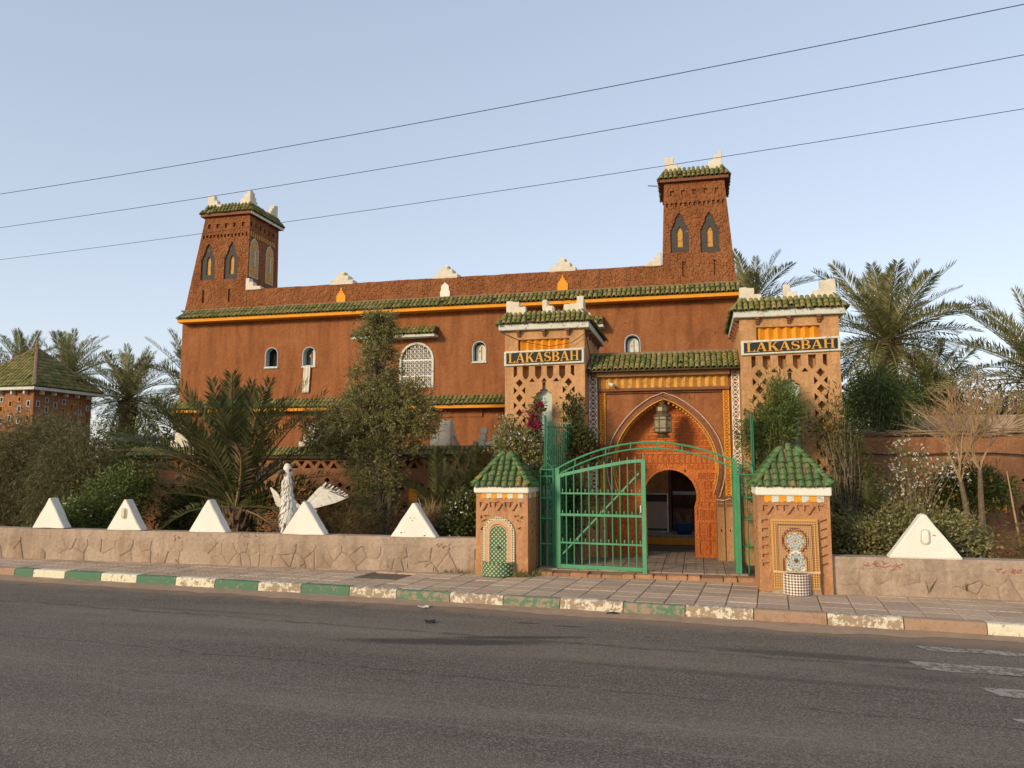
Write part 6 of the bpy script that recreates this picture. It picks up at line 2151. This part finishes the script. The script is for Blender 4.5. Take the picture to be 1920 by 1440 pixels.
palm(-9.45, 14.55, .17, 1.10, .17, 3.3, 58, 'large low date palm with wide dark fronds, growing beside the ostrich statue', 'near', e0=86, e1=-14, dry=5, group='garden palms', fan=True)
palm(-5.25, 15.35, .17, .85, .10, 1.65, 18, 'small young palm before the yellow niches of the pierced wall', 'near', e0=82, e1=5, dry=3, group='garden palms')
palm(-4.62, 16.1, .17, 1.25, .11, 1.75, 20, 'small young palm beside the lattice tower, below the white merlons', 'near', e0=82, e1=0, dry=2, group='garden palms', azoff=1.0)
palm(2.75, 13.75, .17, .75, .09, 1.15, 15, 'low dark young palm in the shrubs behind the leaning mosaic fountain pillar', 'near', e0=78, e1=-5, dry=2, group='garden palms', azoff=.4)
palm(5.55, 25.0, .1, 5.65, .32, 3.0, 66, 'tall date palm with a full round crown above the thatched garden wall', lean=(.1, 0), dry=7)
palm(8.7, 22.0, .1, 4.05, .30, 3.0, 56, 'date palm with broad arching fronds over the bare straw-coloured tree', dry=7, azoff=.7)
palm(1.85, 26.5, .1, 7.05, .30, 2.45, 44, 'date palm showing only its crown behind the tower with black niches', dry=3, azoff=.2)
palm(6.9, 25.2, .1, 3.9, .25, 2.3, 40, 'shorter date palm between the two tall palms', dry=4, azoff=1.3)
palm(4.55, 20.3, .1, 2.55, .26, 2.0, 36, 'low date palm with a thick trunk right behind the earth garden wall', 'near', dry=3, azoff=.5)
palm(11.0, 25.0, .1, 4.4, .28, 2.6, 40, 'date palm at the far end of the thatched garden wall', dry=5, azoff=.9)
palm(-33.2, 32.0, .1, 6.5, .3, 3.0, 46, 'far date palm directly behind the pavilion roof', dry=5)
palm(-29.9, 31.5, .1, 6.2, .3, 3.0, 46, 'far date palm rising beside the pavilion roof peak', dry=5, azoff=.8)
palm(-36.8, 33.0, .1, 5.9, .3, 3.0, 40, 'far date palm beyond the pavilion on the road side', dry=5, azoff=.3)
palm(-22.0, 26.2, .1, 4.55, .30, 2.85, 54, 'shaggy date palm with hanging dry fronds between pavilion and building', dry=14, e1=-60, azoff=.4)
palm(-19.9, 27.6, .1, 5.05, .30, 3.0, 48, 'date palm half hidden by the building corner below the niche tower', dry=9, e1=-55, azoff=1.1)

# central feathery tree
def feathery_tree():
    base = (-6.55, 15.5, .17)
    t = thing('feathery_tree', base, 'tall grey-green feathery tree standing against the facade near the grille window', 'tree')
    blobs = [(-6.98, 16.0, 4.15, .54, .45, 1.15, 2.6), (-6.92, 16.0, 5.15, .30, .3, .58, .9), (-7.75, 15.8, 2.75, .85, .55, .62, 2.3), (-6.20, 15.8, 3.05, .72, .55, .80, 2.4), (-6.9, 15.8, 3.2, .9, .6, .7, 2.6), (-6.70, 15.6, 1.5, .42, .35, 1.05, 2.1), (-7.1, 15.7, 2.3, .7, .5, .5, 1.2)]
    trunk = [Vector(base), Vector((-6.58, 15.5, .9)), Vector((-6.72, 15.6, 1.8)), Vector((-6.82, 15.75, 2.8)), Vector((-6.92, 15.9, 3.9)), Vector((-6.92, 16, 5.2))]
    MB().tube(trunk, [.10, .085, .07, .055, .035, .01], 8).build('trunk', M['bark'], t)
    MB().tube([Vector((-6.45, 15.5, .17)), Vector((-6.40, 15.5, 1.0)), Vector((-6.35, 15.6, 2.0)), Vector((-6.25, 15.7, 2.9))], [.07, .055, .04, .02], 7).build('trunk', M['bark'], t)
    segs = []; Pn = []; Dn = []
    tot = sum(b[6] for b in blobs)
    for b in blobs:
        k = int(780 * b[6] / tot)
        for _ in range(k):
            d = Vector(RNG.normal(size=3)).normalized() * (RNG.random() ** .42)
            c = Vector((b[0] + d.x * b[3], b[1] + d.y * b[4], b[2] + d.z * b[5]))
            j = min(range(1, 6), key=lambda q: (trunk[q] - c).length + max(0, trunk[q].z - c.z) * 2)
            a = trunk[j]
            mid = a.lerp(c, .55) + Vector((random.uniform(-.08, .08), random.uniform(-.08, .08), .10))
            segs.append(([a, mid, c], [.013, .008, .003]))
            ax = (c - mid).normalized()
            for q in range(9):                      # whippy sprays carrying small leaves
                dd = (ax + Vector(RNG.normal(size=3)) * .75 + Vector((0, 0, .1))).normalized()
                l = random.uniform(.14, .34)
                tip = c + dd * l + Vector((0, 0, -.05 * l))
                nn = 8
                for i in range(nn):
                    f = (i + random.random()) / nn
                    Pn.append(c.lerp(tip, f)); Dn.append((dd + Vector(RNG.normal(size=3)) * .55))
    P = np.array([tuple(p) for p in Pn]); D = np.array([tuple(p) for p in Dn])
    P += RNG.normal(size=P.shape) * .018
    leaves('foliage', P, D, .070 * RNG.uniform(.5, 1.7, len(P)), .0105 * RNG.uniform(.6, 1.6, len(P)), L_OLIVE, t)
    twigs('branches', segs, M['bark'], t, 3)
feathery_tree()

# shrubs ------------------------------------------------------------
bush('weeping_shrub', 'big grey-green weeping shrub with pale bare twigs before the pavilion', 'shrub', (-16.6, 16.4, .17), [(-16.5, 16.3, 2.15, 1.5, .8, 1.3, 3), (-18.0, 16.2, 1.7, .9, .7, 1.1, 1.2), (-17.2, 16.2, .9, 1.4, .8, .8, 1.5), (-15.6, 16.2, 2.6, .7, .5, .6, 1)], 560, 95, .13, .0075, .20, L_WEEP, M['paletwig'], droop=.55, stem_r=.016, up=.1, twig_every=2, group='weeping shrubs by the low wall')
bush('weeping_shrub', 'grey-green weeping shrub next to the white-flowered jasmine', 'shrub', (-14.2, 15.4, .17), [(-14.3, 15.4, 1.75, 1.05, .6, 1.25, 3), (-14.0, 15.3, .8, 1.1, .5, .6, 1.4)], 420, 95, .12, .0075, .18, L_WEEP, M['paletwig'], droop=.55, stem_r=.014, up=.1, twig_every=2, group='weeping shrubs by the low wall')
bush('weeping_shrub', 'grey-green weeping shrub at the far end of the low wall', 'shrub', (-19.6, 16.0, .17), [(-19.6, 16.0, 1.5, 1.6, .8, 1.2, 3)], 190, 80, .13, .008, .20, L_WEEP, M['paletwig'], droop=.5, stem_r=.015, up=.1, twig_every=2, group='weeping shrubs by the low wall')
bush('jasmine_bush', 'dark green bush dotted with white flowers spilling towards the low wall', 'bush', (-12.3, 14.3, .17), [(-12.3, 14.2, 1.05, .75, .45, .72, 3), (-11.9, 14.4, 1.6, .5, .35, .45, 1), (-12.7, 13.7, .8, .4, .3, .45, 1)], 210, 75, .055, .018, .11, L_BRIGHT, M['paletwig'], flowers=[(L_WHITE, 130, .042, 'f', .9)], stem_r=.012, up=.15, twig_every=3)
bush('dark_hedge', 'dense dark leafy hedge in the shade of the big palm', 'bush', (-10.9, 15.6, .17), [(-11.2, 15.6, .95, .95, .4, .75, 3), (-10.2, 15.9, .8, .7, .4, .6, 1.3)], 190, 80, .06, .02, .12, L_DARK, M['bark'], flowers=[(L_WHITE, 24, .04, 'f', 1.0)], stem_r=.012, twig_every=4)
bush('dry_scrub', 'brown dry scrub behind the ostrich tail', 'scrub', (-7.0, 14.6, .17), [(-7.0, 14.6, .75, .85, .4, .5, 3), (-7.9, 15.4, .6, .7, .3, .4, 1)], 150, 60, .14, .004, .14, L_GRASS, M['drytwig'], stem_r=.007, up=.5, twig_every=2)
bush('flowering_bush', 'rounded dark bush with white blossoms against the fountain pillar', 'bush', (-4.28, 13.75, .17), [(-4.22, 13.7, .78, .40, .28, .55, 3), (-4.1, 13.8, 1.2, .28, .2, .3, 1)], 110, 75, .05, .017, .085, L_DARK, M['bark'], flowers=[(L_WHITE, 95, .04, 'f', .5)], stem_r=.010, twig_every=4)
bush('straw_tuft', 'tuft of dry straw-coloured grass between white block and flowering bush', 'grass', (-4.82, 13.75, .17), [(-4.85, 13.75, .75, .20, .15, .42, 3)], 40, 40, .22, .006, .07, L_DRY, M['drytwig'], stem_r=.006, up=.9, twig_every=2)
bush('bougainvillea', 'slender bougainvillea spray with magenta flowers in the mint niche', 'climber', (-2.80, 14.35, .2), [(-3.00, 14.38, 2.70, .07, .07, .50, 3), (-2.92, 14.38, 3.12, .07, .05, .12, 1)], 40, 24, .05, .017, .055, L_BRIGHT, M['paletwig'], flowers=[(L_PINK, 190, .055, 'f', 2.0)], stem_r=.010, twig_every=4, group='bougainvillea by the gate')
bush('bougainvillea', 'bushy bougainvillea with scattered magenta flowers over the picket screen', 'climber', (-2.15, 14.35, .2), [(-2.20, 14.42, 2.42, .24, .16, .30, 2), (-2.26, 14.45, 2.95, .05, .05, .32, .6), (-1.98, 14.45, 2.25, .28, .15, .22, 1), (-2.30, 14.3, 1.4, .26, .22, .8, 2.2)], 150, 50, .055, .018, .10, L_DARK, M['paletwig'], flowers=[(L_PINK, 110, .05, 'f', 2.0)], stem_r=.012, twig_every=4, group='bougainvillea by the gate')
bush('jasmine_bush', 'white jasmine sprays rising behind the fountain pillar roof', 'bush', (-3.25, 14.2, .2), [(-3.25, 14.15, 2.25, .42, .22, .36, 3), (-3.45, 14.2, 2.55, .18, .12, .28, 1), (-2.95, 14.1, 1.9, .3, .2, .4, 1)], 130, 50, .05, .016, .09, L_OLIVE, M['paletwig'], flowers=[(L_WHITE, 130, .042, 'f', 1.8), (L_PINK, 12, .04, 'f', 1.8)], stem_r=.010, twig_every=3)
bush('tower_shrub', 'tall bright green feathery shrub before the second name board', 'shrub', (1.35, 14.1, .2), [(1.34, 14.1, 2.65, .36, .30, .50, 3), (1.44, 14.1, 3.22, .17, .15, .36, .8), (1.25, 14.1, 1.75, .40, .32, .8, 2), (1.02, 14.1, 2.55, .22, .2, .35, .7), (1.58, 14.1, 3.0, .16, .14, .2, .5)], 240, 60, .085, .008, .10, L_BRIGHT, M['paletwig'], stem_r=.013, up=.45, twig_every=3)
bush('leggy_shrub', 'leggy shrub with long pale stems beside the lattice tower', 'shrub', (2.55, 14.5, .2), [(2.4, 14.4, 2.50, .36, .3, .70, 2), (2.70, 14.6, 1.6, .42, .3, .75, 2.5), (2.3, 14.4, 1.2, .4, .3, .6, 1.5)], 150, 40, .08, .009, .11, L_DARK, M['paletwig'], stem_r=.016, up=.2, twig_every=1, flowers=[(L_YELL, 14, .05, 'f', 1.2)])
bush('bamboo_clump', 'light green arching bamboo-like clump rising behind the earth garden wall', 'bamboo', (3.5, 17.7, .2), [(3.85, 17.7, 3.70, .60, .40, .50, 2.4), (3.40, 17.7, 3.1, .50, .4, .5, 1.5), (4.15, 17.8, 3.2, .45, .35, .45, 1)], 130, 55, .13, .009, .14, L_BRIGHT, M['paletwig'], droop=.35, stem_r=.018, up=.0, twig_every=3)
bush('rose_bush', 'loose sprays of white blossom against the earth garden wall', 'bush', (3.7, 15.0, .2), [(3.72, 15.0, 1.95, .42, .3, .75, 3), (3.15, 14.9, 1.6, .45, .3, .25, 1), (4.3, 15.0, 2.0, .4, .3, .3, .8)], 95, 17, .05, .014, .10, L_OLIVE, M['paletwig'], flowers=[(L_WHITE, 260, .038, 'f', 1.0)], stem_r=.009, up=.3, twig_every=2)
bush('low_hedge', 'low olive hedge behind the largest white block', 'hedge', (3.1, 13.2, .2), [(3.2, 13.15, .85, .85, .32, .52, 3), (2.35, 13.2, .75, .5, .3, .48, 1.5), (3.9, 13.3, .75, .5, .3, .42, 1.4)], 290, 72, .05, .016, .105, L_OLIVE, M['paletwig'], flowers=[(L_YELL, 26, .04, 'f', .4), (L_WHITE, 22, .035, 'f', .6)], stem_r=.010, twig_every=4)
bush('dark_shrub', 'dark green shrub at the foot of the bare tree', 'shrub', (4.85, 15.6, .2), [(4.6, 15.6, 1.5, .5, .3, .45, 2), (5.1, 15.5, 1.6, .5, .3, .35, 1.4)], 110, 55, .12, .010, .11, L_DARK, M['bark'], stem_r=.012, up=.2, twig_every=4, flowers=[(L_YELL, 40, .07, 'f', .8)])
bush('dry_scrub', 'pinkish dry scrub along the wall past the largest white block', 'scrub', (5.4, 13.6, .2), [(5.2, 13.6, .7, .8, .4, .4, 3), (6.4, 13.8, .8, .8, .4, .5, 2)], 130, 45, .10, .006, .12, L_GRASS, M['drytwig'], flowers=[(L_WHITE, 30, .03, 'f', .4)], stem_r=.008, up=.3, twig_every=2)
# dark masses that close the view under the palms
bush('thicket', 'dark evergreen thicket under the palms behind the earth garden wall', 'thicket', (5.6, 22.3, .1), [(4.3, 22.5, 2.3, 1.5, .8, 1.7, 2.5), (6.8, 23.0, 2.6, 1.8, .9, 1.6, 2.5), (9.4, 23.5, 2.8, 2.0, .9, 1.6, 2.5)], 340, 75, .20, .022, .30, L_DARK, M['bark'], stem_r=.03, twig_every=6)
bush('thicket', 'dark evergreen thicket in the gap beside the building corner', 'thicket', (-19.5, 23.6, .1), [(-18.2, 23.0, 1.8, 1.8, .8, 1.4, 2.5), (-21.0, 24.5, 1.9, 1.6, .8, 1.5, 2.2), (-16.6, 20.5, 1.3, 1.0, .7, 1.0, 1.2)], 300, 75, .19, .022, .28, L_DARK, M['bark'], stem_r=.03, twig_every=6)
bush('thicket', 'olive thicket behind and beyond the pavilion', 'thicket', (-28.0, 24.5, .1), [(-28.0, 24.0, 1.9, 2.2, .9, 1.7, 2), (-32.5, 25.0, 2.0, 2.4, .9, 1.8, 2), (-26.5, 20.0, 1.2, 2.2, .8, 1.0, 1.2)], 260, 75, .2, .024, .3, L_OLIVE, M['bark'], stem_r=.03, twig_every=6)
bush('thicket', 'olive thicket past the end of the pale wall', 'thicket', (13.5, 24.0, .1), [(13.0, 24.0, 2.4, 2.4, .9, 1.9, 2), (17.0, 25.0, 2.6, 2.4, .9, 2.0, 2)], 200, 75, .2, .024, .3, L_OLIVE, M['bark'], stem_r=.03, twig_every=6)

# bare straw-coloured tree
def bare_tree():
    base = Vector((4.46, 14.3, .17))
    t = thing('bare_tree', base, 'leafless straw-coloured tree with two trunks and a broom of twigs', 'tree')
    rn = random.Random(21)
    m1 = MB(); m2 = MB()
    forks = []
    for (dx, top) in ((-.07, (-.18, .05, 1.55)), (.07, (.10, 0, 1.75))):
        a = base + Vector((dx, 0, 0))
        b = base + Vector(top)
        pts = [a, a.lerp(b, .35) + Vector((rn.uniform(-.05, .05), 0, 0)), a.lerp(b, .7) + Vector((rn.uniform(-.06, .06), 0, 0)), b]
        MB().tube(pts, [.065, .052, .045, .035], 8).build('trunk', M['bark'], t)
        forks.append((b, (b - pts[2]).normalized()))
    cnt = [0]
    def grow(p, d, l, r, depth):
        n = 4
        pts = [p]; q = p
        for i in range(n):
            d = (d + Vector((rn.uniform(-.16, .16), rn.uniform(-.16, .16), rn.uniform(-.06, .10)))).normalized()
            q = q + d * l / n
            pts.append(q)
        (m1 if depth < 3 else m2).tube(pts, [r * (1 - .12 * i) for i in range(n + 1)], 5 if depth < 2 else 3, cap=False)
        if depth >= 6: return
        kids = 3 if depth < 5 else 2
        for k in range(kids):
            f = rn.uniform(.45, 1.0)
            at = pts[min(n, max(1, int(round(f * n))))]
            ang = Vector((rn.gauss(0, .52), rn.gauss(0, .40), rn.uniform(-.05, .32)))
            grow(at, (d + ang).normalized(), l * rn.uniform(.62, .86), r * .60, depth + 1)
    for b, d in forks:
        for k in range(4):
            dd = (Vector((rn.uniform(-.7, .7), rn.uniform(-.5, .4), 1.0))).normalized()
            grow(b, dd, .62, .018, 1)
    m1.build('limbs', M['drytwig'], t)
    o = m2.build('twigs', M['drytwig'], t); o['kind'] = 'stuff'
bare_tree()
# leaning dry stalks by the wall
for k, (x, z1, lx, lab) in enumerate(((5.35, 2.9, .25, 'thin dry stalk leaning by the wall, the taller one'), (5.15, 1.9, -.1, 'thin dry stalk beside the bare tree, the shorter one'))):
    pts = [(x, 14.4, .15), (x + lx * .3, 14.42, .8), (x + lx * .8, 14.4, z1 * .6), (x + lx * 1.4, 14.45, z1)]
    tag(recenter(MB().tube(pts, [.022, .019, .015, .008], 6).build('dry_stalk', M['drytwig'])), lab, 'stalk')

# weeds and grass
def grass(name, pts, per, h, mat):
    P = []; 
    for (x, y, z, rx, ry) in pts:
        P.append(np.stack([x + RNG.normal(size=per) * rx, y + RNG.normal(size=per) * ry, np.full(per, z)], 1))
    P = np.vstack(P)
    D = RNG.normal(size=P.shape) * .45; D[:, 2] = 1
    o = leaves(name, P, D, h * RNG.uniform(.4, 1.2, len(P)), h * .035, mat, None)
    tag(o, kind='stuff')
grass('grass', [(-13 + 1.05 * k, 13.9 + .5 * random.random(), .16, .5, .35) for k in range(9)] + [(2.2 + .7 * k, 13.2, .16, .4, .35) for k in range(7)], 420, .28, L_GRASS)
grass('weeds', [(-2.86, 12.78, .14, .10, .03), (-2.95, 12.76, .14, .06, .03), (-2.68, 13.0, .14, .05, .05), (-4.1, 12.93, .13, .15, .015)], 70, .14, L_OLIVE)

# ------------------------------------------------------------------ ostrich statue
def ostrich():
    bx, by = -7.82, 13.85
    t = thing('ostrich_statue', (bx, by, .17), 'whitewashed ostrich statue with shaggy feathers and spread tail', 'statue')
    # torso and neck, one surface
    spine = [((.02, 0, .60), .06), ((.05, .05, .72), .16), ((.06, .10, .92), .235), ((.04, .08, 1.10), .205), ((.01, .02, 1.24), .135), ((-.01, -.03, 1.38), .092), ((-.02, -.05, 1.56), .070), ((-.02, -.06, 1.72), .060), ((-.01, -.06, 1.80), .062)]
    m = MB().tube([(bx + p[0], by + p[1], .0 + p[2]) for p, r in spine], [r for p, r in spine], 14)
    m.build('body', M['feather'], t, smooth=True)
    hd = [((.03, .03, 1.80), .05), ((.005, -.04, 1.84), .072), ((-.01, -.06, 1.90), .085), ((-.02, -.07, 1.96), .075), ((-.02, -.07, 2.02), .045), ((-.02, -.07, 2.035), .01)]
    MB().tube([(bx + p[0], by + p[1], p[2]) for p, r in hd], [r for p, r in hd], 12).build('head', M['feather'], t, smooth=True)
    MB().tube([(bx - .06, by - .13, 1.87), (bx - .095, by - .20, 1.85), (bx - .11, by - .25, 1.81)], [.045, .03, .006], 8).build('beak', M['charcoal'], t)
    for sx, sy in ((.075, -.115), (-.105, -.08)):
        MB().lathe([(0, -.028), (.022, -.02), (.030, 0), (.022, .02), (0, .028)], (bx + sx, by + sy, 1.90), 8).build('eye', M['black'], t)
    # feather blades laid over the surface
    P = []; D = []; L = []; W = []
    rn = random.Random(5)
    for i in range(900):
        f = rn.random() ** .9
        z = .66 + f * 1.10
        for (p0, r0), (p1, r1) in zip(spine, spine[1:]):
            if p0[2] <= z <= p1[2]:
                g = (z - p0[2]) / (p1[2] - p0[2]); break
        c = Vector(p0).lerp(Vector(p1), g); r = r0 + (r1 - r0) * g
        a = rn.uniform(0, 2 * pi)
        P.append((bx + c.x + r * 1.01 * cos(a), by + c.y + r * 1.01 * sin(a), z))
        out = Vector((cos(a), sin(a), 0))
        d = out * .28 + Vector((rn.uniform(-.15, .15), rn.uniform(-.15, .15), -1))
        D.append(tuple(d)); L.append(.16 if z < 1.35 else .10); W.append(.020 if z < 1.35 else .011)
    P = np.array(P); D = nrm(np.array(D)); L = np.array(L)[:, None]; W = np.array(W)[:, None]
    out = P - np.array([bx, by, 0]); out[:, 2] = 0; out = nrm(out)
    sd = nrm(np.cross(D, out))
    V = np.stack([P - sd * W * .6, P + sd * W * .6, P + D * L * .65 + sd * W + out * .012, P + D * L + out * .02, P + D * L * .65 - sd * W + out * .012], 1).reshape(-1, 3)
    np_mesh('feathers', V, np.arange(len(P) * 5).reshape(-1, 5), M['feather'], t, 'stuff')
    # tail and wing fans: long blades side by side
    def fan(root, tips, w, name):
        for k, tp in enumerate(tips):
            a = Vector(root) + Vector((0, 0, .02 * (k % 3))) ; b = Vector(tp)
            d = (b - a); u = d.cross(Vector((0, 1, 0))).normalized() * w
            th = Vector((0, .012, 0)); yo = Vector((0, .010 * (k % 2), 0))
            q = [a - u * .5, a + u * .5, a + d * .7 + u, b + u * .25, b - u * .25, a + d * .7 - u]
            n = 6
            m = MB().add([p + yo - th for p in q] + [p + yo + th for p in q], [tuple(range(n)), tuple(range(2 * n - 1, n - 1, -1))] + [(i, (i + 1) % n, n + (i + 1) % n, n + i) for i in range(n)])
            m.build(name, M['feather'], t)
    fan((bx + .20, by + .12, 1.10), [(bx + 1.08 - .040 * k - .003 * k * k, by + .45, 1.38 + .034 * k) for k in range(9)], .042, 'tail_feather')
    fan((bx - .10, by + .06, 1.16), [(bx - .38 + .03 * k, by - .05, 1.56 - .075 * k) for k in range(5)], .05, 'wing_feather')
    fan((bx + .18, by - .02, 1.20), [(bx + .52 - .02 * k, by + .16, 1.10 - .05 * k) for k in range(4)], .045, 'wing_feather')
    for sx in (-.07, .10):
        MB().tube([(bx + sx, by + .08, .70), (bx + sx * 1.1, by + .06, .45), (bx + sx * 1.1, by + .10, .20)], [.05, .028, .024], 8).build('leg', M['feather'], t)
        for q in (-.04, 0, .04):
            MB().tube([(bx + sx * 1.1, by + .10, .20), (bx + sx * 1.1 + q, by - .02, .18)], [.022, .010], 6).build('toe', M['feather'], t)
ostrich()
